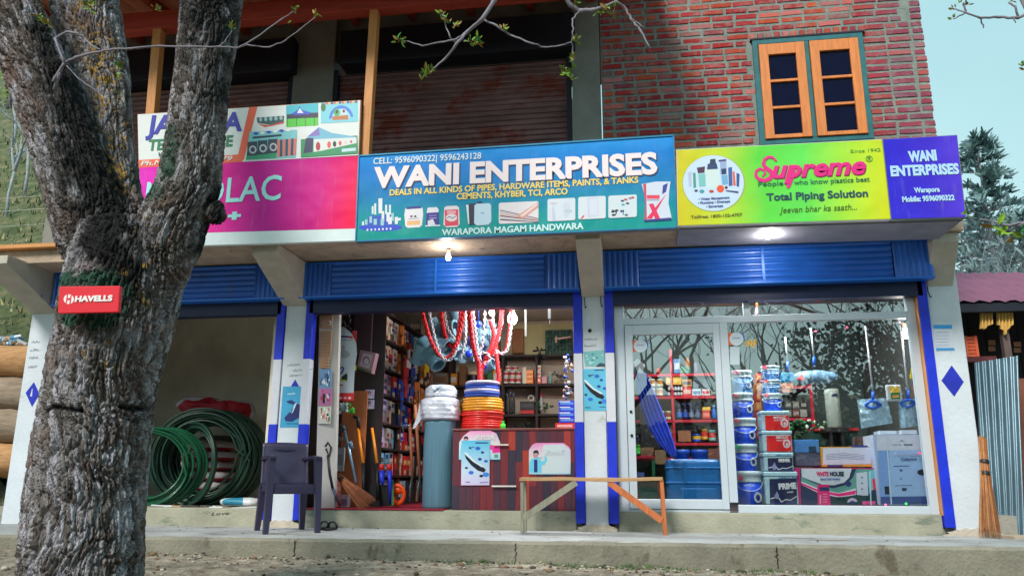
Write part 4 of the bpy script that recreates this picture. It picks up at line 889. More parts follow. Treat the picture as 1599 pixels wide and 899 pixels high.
def vor(P):                              # distance to the border between cells
    I = np.floor(P).astype(np.int64); d1 = np.full(len(P), 9.); d2 = np.full(len(P), 9.); cid = np.zeros(len(P), np.int64)
    for dx in (-1, 0, 1):
        for dy in (-1, 0, 1):
            for dz in (-1, 0, 1):
                J = I+np.array((dx, dy, dz)); h = J[:, 0]*73856093 ^ J[:, 1]*19349663 ^ J[:, 2]*83492791; h = (h ^ (h >> 11))*1274126177 & 0x7fffffff
                pt = J+np.column_stack([(h % 1009)/1009., (h//1009 % 1013)/1013., (h//7919 % 1019)/1019.]); d = np.linalg.norm(P-pt, axis=1)
                closer = d < d1; d2 = np.where(closer, d1, np.minimum(d2, d)); cid = np.where(closer, h, cid); d1 = np.where(closer, d, d1)
    return d2-d1, cid
warp = np.column_stack([pnoise(Q, 5., k+1, 3)-.5 for k in range(3)])
Wp = Q*np.array((38., 38., 6.2))+warp*np.array((3.4, 3.4, 2.2))
e1, cid = vor(Wp); e2, _ = vor(Wp*np.array((1.7, 1.7, 3.4))+7)
Q2 = (Q+warp*.045)*np.array((1, 1, .13)); n1 = pnoise(Q2, 33., 51, 2); n2_ = pnoise(Q2, 52., 57, 2); f1 = np.clip(np.abs(n1-.5)/.075, 0, 1)**.7; f2 = np.clip(np.abs(n2_-.5)/.06, 0, 1)**.7
ridge = f1*(.4+.6*f2)*(.5+.5*np.clip(e1/.16, 0, 1)); ridge2 = np.clip(e2/.26, 0, 1)**.8
cellh = (cid % 97)/97.
upper = np.clip((V[:, 2]-1.2)/.8, 0, 1)
disp = (ridge-.7)*.040*(1-.2*upper)+(ridge2-.8)*.003+(pnoise(Q2, 60., 77, 2)-.5)*.012+(pnoise(Q, 2.4, 9, 3)-.5)*.03+(pnoise(V, 60., 4, 2)-.5)*.006
# the worn girdle round the trunk
zg = at(140, 637, TY-.3).z-(V[:, 0]-base.x)*-.04
gird = np.exp(-((V[:, 2]-zg+.012*np.sin(V[:, 0]*20))/.013)**2)*(pnoise(Q, 9., 12, 2) > .38)
disp -= gird*.02
V2 = V+N_*disp[:, None]
off = np.array(wl(TREE)); me.vertices.foreach_set('co', (V2-off).astype(np.float32).ravel()); me.update()
# stains with a shape of their own: wet dark run down the left limb, moss by the red plate, yellow lichen on the back limb
def px_of(V):
    R_ = V-np.array(CAM); z = R_@np.array(FW); return 799.5+F*(R_@np.array(RT))/z, 449.5-F*(R_@np.array(UP))/z
X_, Y_ = px_of(V)
def segd(x, y, pts, wds):
    best = np.full(len(x), 9.)
    for (ax, ay), (bx, by), wd in zip(pts[:-1], pts[1:], wds):
        t = np.clip(((x-ax)*(bx-ax)+(y-ay)*(by-ay))/((bx-ax)**2+(by-ay)**2), 0, 1); best = np.minimum(best, np.hypot(x-ax-t*(bx-ax), y-ay-t*(by-ay))/wd)
    return best
fz = pnoise(V, 14., 21, 4)-.5; front = (V[:, 1] < TY+.1)
wet = np.clip(1.6-segd(X_, Y_, [(62, 40), (100, 130), (140, 230), (165, 300), (168, 370), (190, 430)], [14, 28, 44, 46, 34])*1.0+fz*2.2, 0, 1)*(V[:, 1] < TY+.12)
wet = np.maximum(wet, np.clip(1.3-segd(X_, Y_, [(330, -10), (335, 50), (342, 150)], [60, 30])+fz*2.5, 0, 1)*(V[:, 1] < TY+.1)*.9)
wet = np.maximum(wet, np.clip(1.5-segd(X_, Y_, [(343, 300), (337, 340), (315, 390)], [16, 16])+fz*1.5, 0, 1))
wet = np.maximum(wet, np.clip(gird*1.3, 0, 1))
moss = np.clip(1.25-segd(X_, Y_, [(95, 438), (180, 436), (190, 480), (170, 500), (110, 500)], [16, 14, 18, 14])+fz*2.6, 0, 1)
moss = np.maximum(moss, np.clip(1.2-segd(X_, Y_, [(212, 270), (238, 302), (262, 270), (272, 200)], [12, 14, 10])+fz*3, 0, 1)*.8)
lich = np.clip((pnoise(V, 38., 31, 4)-.55)*14, 0, 1)*np.clip(1.4-segd(X_, Y_, [(135, 0), (160, 110), (178, 200), (190, 280)], [26, 24, 20]), 0, 1)*(V[:, 1] > TY-.2)
lich = np.maximum(lich, (pnoise(V, 34., 37, 3) > .70)*.8*np.clip(1.3-segd(X_, Y_, [(240, 330), (230, 420), (160, 520), (150, 560)], [30, 35, 40]), 0, 1))
for nm, a in (('wet', wet), ('moss', moss), ('lichen', lich), ('tone', cellh*.55+pnoise(Q2, 70., 41, 3)*.45+pnoise(Q, 6., 43, 3)*.35-.05)):
    at_ = me.attributes.new(nm, 'FLOAT', 'POINT'); at_.data.foreach_set('value', a.astype(np.float32))
ga = me.attributes.new('grain', 'FLOAT_VECTOR', 'POINT'); ga.data.foreach_set('vector', (Q*np.array((1, 1, .17))).astype(np.float32).ravel())
bark = bpy.data.materials.new('furrowed_bark'); bark.use_nodes = True
def bark_nodes(m):
    t = m.node_tree; b = t.nodes['Principled BSDF']; b.inputs['Roughness'].default_value = .92; N = t.nodes.new; L = t.links.new
    def attr(nm): a = N('ShaderNodeAttribute'); a.attribute_name = nm; return a.outputs['Fac']
    r = N('ShaderNodeValToRGB'); L(attr('tone'), r.inputs['Fac']); e = r.color_ramp.elements
    while len(e) < 4: e.new(.5)
    for k, (p, c) in enumerate([(.2, (50, 43, 40)), (.42, (92, 84, 80)), (.62, (130, 124, 122)), (.85, (166, 164, 172))]): e[k].position = p; e[k].color = (*lin(c), 1)
    col = r.outputs[0]
    g = N('ShaderNodeNewGeometry'); n = N('ShaderNodeTexNoise'); n.inputs['Scale'].default_value = 55; n.inputs['Detail'].default_value = 6; L(g.outputs['Position'], n.inputs['Vector'])
    n2 = N('ShaderNodeTexNoise'); n2.inputs['Scale'].default_value = 4; n2.inputs['Detail'].default_value = 4; L(g.outputs['Position'], n2.inputs['Vector'])
    def mix(f, a, c, mode='MIX'):
        m_ = N('ShaderNodeMix'); m_.data_type = 'RGBA'; m_.blend_type = mode; L(f, m_.inputs['Factor']) if not isinstance(f, float) else setattr(m_.inputs['Factor'], 'default_value', f); L(a, m_.inputs['A'])
        if isinstance(c, tuple): m_.inputs['B'].default_value = (*lin(c), 1)
        else: L(c, m_.inputs['B'])
        return m_.outputs['Result']
    r3 = N('ShaderNodeValToRGB'); r3.color_ramp.elements[0].position = .5; r3.color_ramp.elements[1].position = .7; L(n2.outputs['Fac'], r3.inputs['Fac'])
    col = mix(r3.outputs[0], col, (118, 98, 90))
    col = mix(.7, col, n.outputs['Fac'], 'OVERLAY')
    col = mix(attr('wet'), col, (22, 22, 22)); col = mix(attr('moss'), col, (44, 82, 66)); col = mix(attr('lichen'), col, (164, 130, 60))
    L(col, b.inputs['Base Color'])
    ga_ = N('ShaderNodeAttribute'); ga_.attribute_name = 'grain'; vo = N('ShaderNodeTexVoronoi'); vo.feature = 'DISTANCE_TO_EDGE'; vo.inputs['Scale'].default_value = 62
    nd = N('ShaderNodeTexNoise'); nd.inputs['Scale'].default_value = 30; nd.inputs['Detail'].default_value = 3; L(ga_.outputs['Vector'], nd.inputs['Vector'])
    av = N('ShaderNodeMix'); av.data_type = 'RGBA'; av.blend_type = 'LINEAR_LIGHT'; av.inputs['Factor'].default_value = .03; L(ga_.outputs['Vector'], av.inputs['A']); L(nd.outputs['Color'], av.inputs['B']); L(av.outputs['Result'], vo.inputs['Vector'])
    vr = N('ShaderNodeMapRange'); vr.inputs[2].default_value = .16; L(vo.outputs['Distance'], vr.inputs[0])
    b0 = N('ShaderNodeBump'); b0.inputs['Strength'].default_value = 1; b0.inputs['Distance'].default_value = .007; L(vr.outputs[0], b0.inputs['Height'])
    bp = N('ShaderNodeBump'); bp.inputs['Strength'].default_value = 1; bp.inputs['Distance'].default_value = .01; L(n.outputs['Fac'], bp.inputs['Height']); L(b0.outputs[0], bp.inputs['Normal']); L(bp.outputs[0], b.inputs['Normal'])
bark_nodes(bark)
me.materials.clear(); me.materials.append(bark); me.polygons.foreach_set('use_smooth', [True]*len(me.polygons)); me.name = 'trunk'
tr = link('trunk', me, TREE); print('bark verts', n)
twig_m = S('twig_bark', (128, 122, 132), .8, var=.25, scale=40)
leaf_m = S('young_leaf', (120, 158, 40), .55, var=.35, scale=30, rnd=.1); leaf_b = S('brown_bud', (150, 120, 50), .6, var=.3, scale=30); leaf_g = S('green_leaf', (44, 120, 40), .5, var=.3, scale=25)
# boughs out of the picture carry the twigs that hang into it
crown = link('crown', None, TREE)
tips = [llimb[0][-1], mlimb[0][-1], rlimb[0][-1]]
rr = random.Random(21)
def grow(mb, p, d, r, depth, L_=.9, n=5):
    pts = [p]; rs = [r]; q = Vector(p); dd = Vector(d)
    for k in range(4):
        dd = (dd+Vector((rr.uniform(-.22, .22), rr.uniform(-.22, .22), rr.uniform(-.1, .2)))).normalized(); q = q+dd*L_/4; pts.append(q.copy()); rs.append(r*(1-.09*(k+1)))
    mb.tube(pts, rs, n, caps=False)
    if depth > 0:
        for k in range(2 if depth > 1 else 3):
            a = Vector((rr.uniform(-1, 1), rr.uniform(-1, 1), rr.uniform(-.2, .8))).normalized(); grow(mb, pts[-1 if k == 0 else rr.randrange(2, 5)], (dd*.75+a*.65).normalized(), rs[-1]*(.8 if k == 0 else .6), depth-1, L_*.86, 4 if depth < 3 else n)
for tip, d in zip(tips, (Vector((-.3, -.1, 1)), Vector((0, .1, 1)), Vector((.15, 0, 1)))):
    mb = MB(); grow(mb, tip-Vector(d)*.08, d.normalized(), .11, 6, 1.3, 7); part('bough', mb, bark, crown)
ZT = 3.15
bough = [rlimb[0][-3], Vector((-1.6, -4.0, 4.3)), Vector((-.6, -4.7, 3.7)), Vector((.3, -5.0, 3.3)), Vector((1.3, -4.9, 3.25)), Vector((2.4, -4.6, 3.1)), Vector((3.2, -4.4, 2.7))]
mb = MB(); mb.tube(bough, [.07, .06, .05, .04, .034, .028, .014], 8); part('bough', mb, bark, crown)
TWY = -4.85
def leafs(mb, p, s_, k, spread=.5, down=.0):
    for q in range(k):
        a = rr.uniform(0, 2*PI); el = rr.uniform(-.6, 1.2)-down; d = Vector((math.cos(a)*math.cos(el), math.sin(a)*math.cos(el), math.sin(el))); L_ = s_*rr.uniform(.6, 1.2)
        sd = d.cross(Vector((rr.uniform(-1, 1), rr.uniform(-1, 1), rr.uniform(-1, 1)))).normalized()*L_*.2; up = d.cross(sd).normalized()*L_*.08; o = Vector(p)+Vector((rr.uniform(-1, 1), rr.uniform(-1, 1), rr.uniform(-1, 1)))*s_*spread
        m1, m2 = o+d*L_*.35, o+d*L_*.7
        mb.add([o, m1+sd+up, m2+sd*.8+up, o+d*L_, m2-sd*.8+up, m1-sd+up, m1, m2], [(0, 1, 6), (1, 2, 7, 6), (2, 3, 7), (0, 6, 5), (6, 7, 4, 5), (7, 3, 4)], rr.choice([0, 0, 0, 1, 1, 2]))
def twig(paths, buds, Y, rad=.006, lsize=.03):
    """paths: lists of picture points; thin tapering twigs with knobs; buds: (px,py,count,size)"""
    t = link('branch', None, crown)
    mb = MB()
    for pth, r0, r1 in paths:
        P = []
        for i, p in enumerate(pth):
            if isinstance(p, Vector): P.append(p)
            else: P.append(at(p[0], p[1], Y+.03*math.sin(i*1.7+p[0])))
        Q_ = []; rs = []
        for i in range(len(P)-1):
            for k in range(4):
                f = k/4; a, b = P[i], P[i+1]; u = (i+f)/(len(P)-1); Q_.append(a.lerp(b, f)+Vector((noise.noise(a*9+Vector((k, 0, 0))), 0, noise.noise(a*7+Vector((0, k, 0)))))*.006*(k > 0)); rs.append((r0+(r1-r0)*u)*(1.25 if k == 0 and i else 1))
        Q_.append(P[-1]); rs.append(r1); mb.tube(Q_, rs, 7)
    part('twig', mb, twig_m, t)
    mb = MB()
    for (px, py, k, s_) in buds:
        leafs(mb, at(px, py, Y), s_, k, .35)
    if buds: part('leaf_cluster', mb, [leaf_m, leaf_b, leaf_g], t, kind='stuff')
r = .0075
twig([([(84, 140), (92, 118), (100, 99), (118, 90), (150, 82), (178, 77), (215, 75), (248, 72), (300, 73), (342, 73), (371, 75), (395, 62), (440, 30), (458, 18)], .008, .0025), ([(371, 75), (385, 70), (420, 74), (445, 64), (470, 45), (492, 28)], .004, .002), ([(100, 99), (86, 60), (105, 50), (120, 52), (132, 60), (142, 70), (157, 78)], .007, .004), ([(104, 103), (118, 118), (138, 134), (158, 146), (178, 146)], .003, .0018), ([(342, 73), (352, 64), (362, 48)], .0025, .002), ([(100, 99), (92, 112), (82, 128)], .006, .007), ([(150, 85), (164, 92), (182, 104)], .002, .0015)],
     [(460, 16, 9, .03), (494, 24, 8, .03), (363, 44, 10, .035), (62, 30, 12, .04), (72, 38, 10, .04), (184, 104, 16, .035), (186, 118, 8, .03), (136, 8, 14, .04), (140, 14, 10, .03), (245, 12, 10, .035), (180, 140, 5, .025), (455, 34, 3, .02)], TY-.42)
# twigs hanging into the top of the picture
twig([([bough[3], at(800, -60, TWY), (772, 0), (753, 30), (730, 50), (712, 70), (695, 92), (676, 108)], .011, .0025), ([(730, 50), (712, 62), (690, 66), (660, 72), (630, 64)], .004, .002), ([(712, 70), (702, 56), (696, 40), (692, 22)], .003, .0018), ([(755, 30), (775, 40), (795, 54), (830, 68), (850, 74), (872, 72), (893, 66)], .004, .002), ([(723, 64), (734, 65)], .003, .002)],
     [(622, 64, 10, .028), (626, 60, 5, .02), (690, 22, 9, .028), (698, 34, 8, .03), (710, 40, 7, .026), (664, 114, 16, .03), (672, 108, 9, .025), (656, 122, 6, .022), (734, 66, 7, .03), (742, 64, 8, .03), (786, 46, 9, .024), (740, 72, 6, .028)], TWY)
twig([([bough[4], at(940, -70, TWY), (880, -10), (890, 8), (905, 17), (925, 16), (945, 10), (962, 3), (975, 12), (985, 30), (1000, 48), (1016, 76)], .010, .003), ([(905, 17), (894, 30), (894, 50), (894, 80), (894, 100)], .003, .002), ([(985, 30), (995, 36), (1006, 44)], .003, .002), ([(962, 3), (955, -14), (948, -60)], .006, .006)],
     [(898, 4, 8, .026), (928, 22, 5, .028), (948, 14, 9, .028), (958, 8, 9, .03), (940, 22, 5, .024), (898, 62, 7, .03), (895, 95, 9, .03), (888, 112, 12, .03), (893, 122, 8, .024), (880, 106, 4, .02), (955, 22, 5, .024)], TWY)
twig([([bough[5], at(1560, -60, -4.4), (1605, 20), (1590, 28), (1560, 27), (1530, 28), (1508, 20), (1492, 14)], .008, .0028), ([(1508, 20), (1506, 8), (1510, -4)], .004, .003), ([(1590, 28), (1585, 10), (1575, 4)], .005, .003), ([(1530, 28), (1534, 38), (1536, 44)], .003, .0022), ([(1605, 20), (1612, 60), (1606, 98), (1594, 102)], .004, .002), ([(1508, 20), (1496, 26), (1488, 30)], .003, .002), ([(1582, 26), (1586, 36)], .003, .002)],
     [(1490, 14, 5, .022), (1488, 28, 6, .022), (1510, 8, 6, .024), (1594, 102, 7, .022), (1580, 4, 5, .02), (1498, 3, 5, .02)], -4.4)
twig([([bough[6], at(1680, 200, -4.4), (1640, 330), (1600, 348), (1575, 352), (1552, 346), (1530, 342)], .008, .003), ([(1600, 348), (1570, 362), (1560, 380)], .004, .002)],
     [(1552, 352, 3, .05), (1564, 360, 4, .055), (1580, 362, 4, .055), (1594, 368, 4, .055), (1508, 334, 3, .035)], -4.4)
# red plate nailed to the trunk
Yh = TY-.40
H = thing('plate_sign', 'small glossy red plate with white lettering nailed to the tree trunk', 'sign', at(138, 489, Yh))
P = [at(93, 447, Yh), at(187, 446, Yh), at(184, 487, Yh), at(90, 489, Yh)]
mb = MB(); mb.poly(P, (0, .025, 0)); part('plate', mb, S('plate_red', (222, 24, 44), .35, var=.04, coat=.2), H, bevel=.003)
mb = MB()
for x, y in ((105, 455), (170, 455), (105, 482), (168, 482)): p_ = at(x, y, Yh); mb.tube([p_+Vector((0, .02, 0)), p_+Vector((0, .24, 0))], .004, 6)
part('nail', mb, black_metal, H)
text('HAVELLS', (117.5, 471), (176, 469.5), 8.2, Yh, (236, 230, 230), H, .055)
ar = Art(Yh); Wn = (236, 230, 230)
ar.ell(107.5, 467, 8, 7.6, Wn, 22); RD = (222, 24, 44)
ar.poly([(104.6, 460), (106.6, 459.4), (106, 465.5), (109.5, 464.8), (110.4, 460.4), (112.4, 461), (110.6, 474), (108.4, 474.6), (109, 468.4), (105.4, 469), (104.7, 473.6), (102.6, 473)], RD)
ar.build(H, 'emblem')

# ================================================================== background: right side
g2 = random.Random(4)
def conifer(x, y, h, label, seed, lean=0):
    q = random.Random(seed); z0 = ground_z(x, y)
    t = thing('conifer_tree', label, 'tree', (x, y, z0), 'conifers behind the neighbouring shed')
    mb = MB(); mb.tube([(x, y, z0), (x+lean*.5, y, z0+h*.5), (x+lean, y, z0+h)], [h*.016, h*.01, .02], 8); part('trunk', mb, twig_m, t)
    mb = MB(); tiers = int(h*4.2)
    for k in range(tiers):
        f = k/tiers; z = z0+h*(.12+.88*f); rad = h*.20*(1-f)**.75*(q.uniform(.75, 1.15))+.25
        for b in range(q.randint(3, 6)):
            a = q.uniform(0, 2*PI); n_ = int(5+rad*4.2); rise = q.uniform(.05, .4)
            for i in range(n_):
                u = (i+1)/n_; c = Vector((x+lean*f+math.cos(a)*rad*u, y+math.sin(a)*rad*u, z+rad*rise*u-rad*.25*u*u))
                for j in range(3):
                    d = Vector((math.cos(a)*.6+q.uniform(-.7, .7), math.sin(a)*.6+q.uniform(-.7, .7), q.uniform(-.1, .8))).normalized(); L_ = q.uniform(.22, .45); sd = d.cross(Vector((q.uniform(-1, 1), q.uniform(-1, 1), q.uniform(-1, 1)))).normalized()*L_*.16
                    mb.add([c-sd, c+sd, c+d*L_+sd*.3, c+d*L_-sd*.3], [(0, 1, 2, 3)], q.choice([0, 0, 1]))
            if rad > .6: mb.tube([(x+lean*f, y, z), (x+lean*f+math.cos(a)*rad*.8, y+math.sin(a)*rad*.8, z+rad*rise*.8-rad*.2)], [.03, .01], 3, 2, caps=False)
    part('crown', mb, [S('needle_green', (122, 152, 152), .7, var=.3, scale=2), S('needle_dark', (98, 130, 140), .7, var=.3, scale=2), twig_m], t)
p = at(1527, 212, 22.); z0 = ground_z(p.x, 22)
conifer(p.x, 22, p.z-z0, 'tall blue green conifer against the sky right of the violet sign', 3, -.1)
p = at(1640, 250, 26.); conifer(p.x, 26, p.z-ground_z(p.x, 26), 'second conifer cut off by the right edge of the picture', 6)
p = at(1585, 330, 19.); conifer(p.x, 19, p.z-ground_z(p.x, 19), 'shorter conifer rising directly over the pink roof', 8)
def baretree(x, y, h, label, seed, group, spread=1., mat=None, depth=6, nseg=4, thick=.022):
    global rr
    rr = random.Random(seed); z0 = ground_z(x, y); t = thing('bare_tree', label, 'tree', (x, y, z0), group)
    mb = MB(); mb.tube([(x, y, z0-.2), (x+rr.uniform(-.1, .1), y, z0+h*.16), (x+rr.uniform(-.2, .2), y, z0+h*.34)], [h*thick, h*thick*.8, h*thick*.68], 8); top = Vector(mb.v[-4]); part('trunk', mb, mat or twig_m, t)
    mb = MB(); p = Vector((x, y, z0+h*.33))
    for k in range(4): grow(mb, p, Vector((rr.uniform(-.7, .7)*spread, rr.uniform(-.7, .7)*spread, 1)).normalized(), h*.013, depth, h*.2, nseg)
    part('crown', mb, mat or twig_m, t); return t
for k, (px, Y, h) in enumerate(((1500, 15, 7.0), (1560, 14, 6.4), (1610, 16, 7.2))):
    p = at(px, 400, Y); baretree(p.x, Y, h, ['pale leafless tree just behind the left end of the pink roof', 'pale leafless tree behind the middle of the pink roof', 'pale leafless tree at the right picture edge behind the roof'][k], 30+k, 'leafless trees behind the shed', 1.3, S('pale_twigs', (150, 160, 168), .8, var=.2), 6)
# shed with a pink roof
SH = thing('shed', 'dark timber shed under a faded pink sheet roof beside the shops', 'shed', (4.6, 2.2, -.1))
mb = MB(); a = at(1480, 470, 1.3); ez = a.z; n = 90
vs = []; X0, X1 = 3.0, 7.6
for i in range(n+1):
    x = X0+(X1-X0)*i/n; dz = .014*math.sin(2*PI*(x-X0)/.16)
    vs += [(x, 1.3, ez+dz-(x-3)*.015), (x, 2.9, ez+.72+dz-(x-3)*.02)]
mb.add(vs, [(2*i, 2*i+2, 2*i+3, 2*i+1) for i in range(n)], 0, True); part('roof', mb, S('pink_roof_sheet', (136, 78, 106), .6, .1, var=.14, scale=2.5, dirt=((140, 84, 110), 3, .62, (1, 3, 1))), SH)
mb = MB(); mb.box(3.02, 7.6, 1.32, 1.40, ez-.12, ez-.03); part('eave_beam', mb, black_metal, SH)
dkw = S('dark_timber', (38, 36, 44), .8, var=.3, scale=5)
for i in range(26):
    x = 3.05+i*.175; mb = MB(); mb.box(x, x+.168, 2.3, 2.33, -.15, ez+.35); part('wall_board', mb, dkw, SH)
mb = MB(); mb.box(3.02, 3.1, 1.5, 2.4, -.15, ez); mb.box(3.0, 7.6, 2.34, 2.4, -.15, ez+.3); part('back_wall', mb, dkw, SH)
for px in (1437+120, ): 
    a = at(1562, 480, 1.5); b = at(1566, 600, 1.5); mb = MB(); mb.beam((a.x, 1.5, -.15), (a.x, 1.5, ez-.03), .07, .07, upv=(0, 1, 0)); part('post', mb, S('grey_post', (96, 80, 78), .8, var=.2), SH)
lwin = S('lit_opening', (206, 150, 120), .8, var=.1)
for i, px in enumerate((1549, 1572, 1589)):
    for j in range(2):
        Y = 2.295; x0_, x1_, z0_, z1_ = rect(px-6, 531+j*9.5+i*1.2, px+5, 538.5+j*9.5+i*1.2, Y); mb = MB(); mb.box(x0_, x1_, Y-.004, Y, z0_, z1_); part('pane', mb, lwin, SH)
def cloth(pts, Y, label, mat, folds=9, dep=.03):
    mb = MB(); (xa, ya), (xb, yb) = pts[0], pts[1]; n = 40; rows = 10; bot = pts[2]; vs = []
    for j in range(rows+1):
        for i in range(n+1):
            u = i/n; v = j/rows; yb_ = bot[min(len(bot)-1, int(u*len(bot)))]; k = min(len(bot)-2, int(u*(len(bot)-1))); fu = u*(len(bot)-1)-k; yb_ = bot[k]*(1-fu)+bot[k+1]*fu
            px = xa+(xb-xa)*u; py = ya+(yb-ya)*u; p = at(px, py+(yb_-py)*v, Y); vs.append((p.x, Y+dep*math.sin(u*folds*2*PI)*(.3+.7*v), p.z))
    mb.add(vs, [(j*(n+1)+i, j*(n+1)+i+1, (j+1)*(n+1)+i+1, (j+1)*(n+1)+i) for j in range(rows) for i in range(n)], 0, True)
    return solo('hanging_cloth', mb, mat, label, 'cloth')
tan_ = S('tan_cloth', (222, 182, 100), .9, var=.2, scale=8)
cloth([(1530, 487), (1550, 487), [512, 514, 508, 506]], 1.42, 'small tan cloth hanging in the shed, the left one', tan_, 4)
cloth([(1556, 488), (1582, 488), [504, 512, 523, 512, 506]], 1.42, 'larger tan cloth with a long point hanging in the shed', tan_, 5)
mb = MB(); x0_, x1_, z0_, z1_ = rect(1508, 524, 1527, 557, 1.6)
for k in range(6): mb.box(x0_, x1_, 1.6, 1.9, z0_+(z1_-z0_)*k/6, z0_+(z1_-z0_)*(k+.8)/6)
mb.box(x0_, x0_+.02, 1.595, 1.9, z0_, z1_); mb.box(x1_-.03, x1_, 1.59, 1.9, z0_, z1_); solo('crate', mb, S('orange_crate', (214, 96, 60), .6, var=.15), 'orange slatted crate raised inside the dark shed', 'crate')
mb = MB(); mb.box(x0_-.1, x1_+.15, 1.55, 1.95, z0_-.06, z0_-.003); mb.box(x0_-.05, x0_, 1.6, 1.65, -.2, z0_-.06); mb.box(x1_+.05, x1_+.1, 1.6, 1.65, -.2, z0_-.06); solo('rack', mb, S('rusty_rack', (90, 40, 44), .8, var=.3), 'rusty red rack holding the orange crate', 'rack')
# corrugated sheet leaning beside the last pillar
mb = MB(); n = 130; P0, P1, P2_, P3_ = at(1521, 566, .55), at(1590, 555, .55), at(1600, 836, .25), at(1540, 832, .25); vs = []
P2_.z = P3_.z = 0.0
for j in range(9):
    for i in range(n+1):
        u, v = i/n, j/8; p = P0.lerp(P1, u).lerp(P3_.lerp(P2_, u), v); vs.append(p+Vector((0, -.016*math.sin(u*2*PI*6.5)+noise.noise(Vector((u*2, v*2, 0)))*.02, 0)))
mb.add(vs, [(j*(n+1)+i, j*(n+1)+i+1, (j+1)*(n+1)+i+1, (j+1)*(n+1)+i) for j in range(8) for i in range(n)], 0, True)
solo('corrugated_sheet', mb, steel, 'dented galvanised corrugated sheet standing upright beside the last pillar', 'metal sheet')
mb = MB(); mb.box(3.62, 3.9, 1.0, 1.1, -.1, 1.45); mb.box(3.6, 4.4, 1.02, 1.08, 1.2, 1.35); solo('gate_post', mb, S('red_brown_timber', (120, 70, 54), .8, var=.3, scale=6, stretch=(4, 4, .7)), 'weathered brown boards behind the corrugated sheet', 'boards')
mb = MB(); a = at(1555, 838, -.2); mb.poly([at(1548, 833, -.05), at(1600, 832, -.05), at(1640, 845, -.3), at(1585, 842, -.3)], (0, 0, .02)); 
for i in range(len(mb.v)): mb.v[i] = (mb.v[i][0], mb.v[i][1], .002+.02*(i > 3))
solo('board', mb, S('pale_board', (176, 160, 140), .8, var=.2), 'pale flat board lying at the foot of the corrugated sheet', 'board')
# straw broom leaning at the last pillar
def straw_broom(px0, py0, px1, py1, Y0, Y1, label, w_top, w_bot, mat, ties, n=170, name='straw_broom', kneck=.45):
    t = thing(name, label, 'broom', at(px1, py1, Y1)); a, b = at(px0, py0, Y0), at(px1, py1, Y1); ax = (b-a).normalized(); s = ax.cross(Vector((0, 1, 0))).normalized(); q = random.Random(int(px0)); f = s.cross(ax)
    mb = MB()
    for k in range(n):
        an = q.uniform(0, 2*PI); ra = math.sqrt(q.random()); u0 = q.uniform(0, .06)
        pts = []
        for j in range(5):
            v = u0+(1-u0)*j/4*(q.uniform(.93, 1.04) if j == 4 else 1); wd = w_top+(w_bot-w_top)*max(0, (v-kneck)/(1-kneck))**.9
            pts.append(a.lerp(b, v)+s*math.cos(an)*ra*wd+f*math.sin(an)*ra*wd*.55+Vector((q.uniform(-1, 1), q.uniform(-1, 1), 0))*.002)
        mb.tube(pts, [.0032, .003, .0026, .002, .0012], 3, q.randrange(2), caps=False)
    part('straw', mb, [mat, S('straw_dark', (140, 88, 48), .8, var=.3)], t, kind='stuff')
    mb = MB()
    for v in ties: mb.tube([a.lerp(b, v), a.lerp(b, v+.03)], w_top*1.08, 14, caps=False)
    part('binding', mb, black, t); return t
straw_m = S('straw', (204, 146, 96), .8, var=.25, scale=20)
straw_broom(1534, 681, 1546, 836, -.06, -.28, 'upright straw broom with two black bindings leaning by the last pillar', .034, .088, straw_m, (.25, .37), kneck=.36)

# ================================================================== background: left side
for k, (px, Y, h) in enumerate(((26, 9, 8.0), (4, 8, 7), (48, 14, 11), (12, 16, 12), (-8, 12, 10), (64, 18, 12))):
    p = at(px, 380, Y); t = baretree(p.x, Y, h*.5, ['slim pale trunk standing on the grassy slope at far left', 'thin bent sapling on the grassy slope by the picture edge', 'bare tree higher on the slope nearest the big trunk', 'bare tree far up the slope behind the slim pale trunk', 'bare tree on the slope cut by the left picture edge', 'farthest bare tree on the slope beside the big trunk'][k], 50+k, 'leafless trees on the slope', .8, S('pale_bark', (150, 156, 160), .85, var=.4, scale=9), 4, thick=.012)
for k in range(5):
    p = at(-22+k*20, 170+8*k, 16+k); 
    q = random.Random(70+k); x, y = p.x, 17+2*k; z0 = ground_z(x, y); t = thing('leafy_tree', 'yellow green bush on the slope, ' + ['leftmost of the row', 'second from the left of the row', 'third from the left of the row', 'fourth from the left of the row', 'fifth and largest in the row'][k], 'bush', (x, y, z0), 'bushes on the slope')
    mb = MB(); mb.tube([(x, y, z0), (x, y, z0+1.6)], [.1, .05], 6); part('trunk', mb, twig_m, t)
    mb = MB()
    for c in range(14):
        cc = Vector((x+q.gauss(0, .9), y+q.gauss(0, .9), z0+1.6+q.gauss(0, .6)))
        for j in range(70): pp = cc+Vector((q.gauss(0, .3), q.gauss(0, .3), q.gauss(0, .25))); d = Vector((q.uniform(-1, 1), q.uniform(-1, 1), q.uniform(-1, 1))).normalized()*.1; s2 = d.cross(Vector((q.uniform(-1, 1), 1, q.uniform(-1, 1)))).normalized()*.05; mb.add([pp-s2, pp+s2, pp+d+s2, pp+d-s2], [(0, 1, 2, 3)], q.randrange(2))
    part('crown', mb, [S('leaf_yellowgreen', (120, 150, 50), .7, var=.3), S('leaf_midgreen', (60, 110, 46), .7, var=.3)], t)
q = random.Random(61); mb = MB()
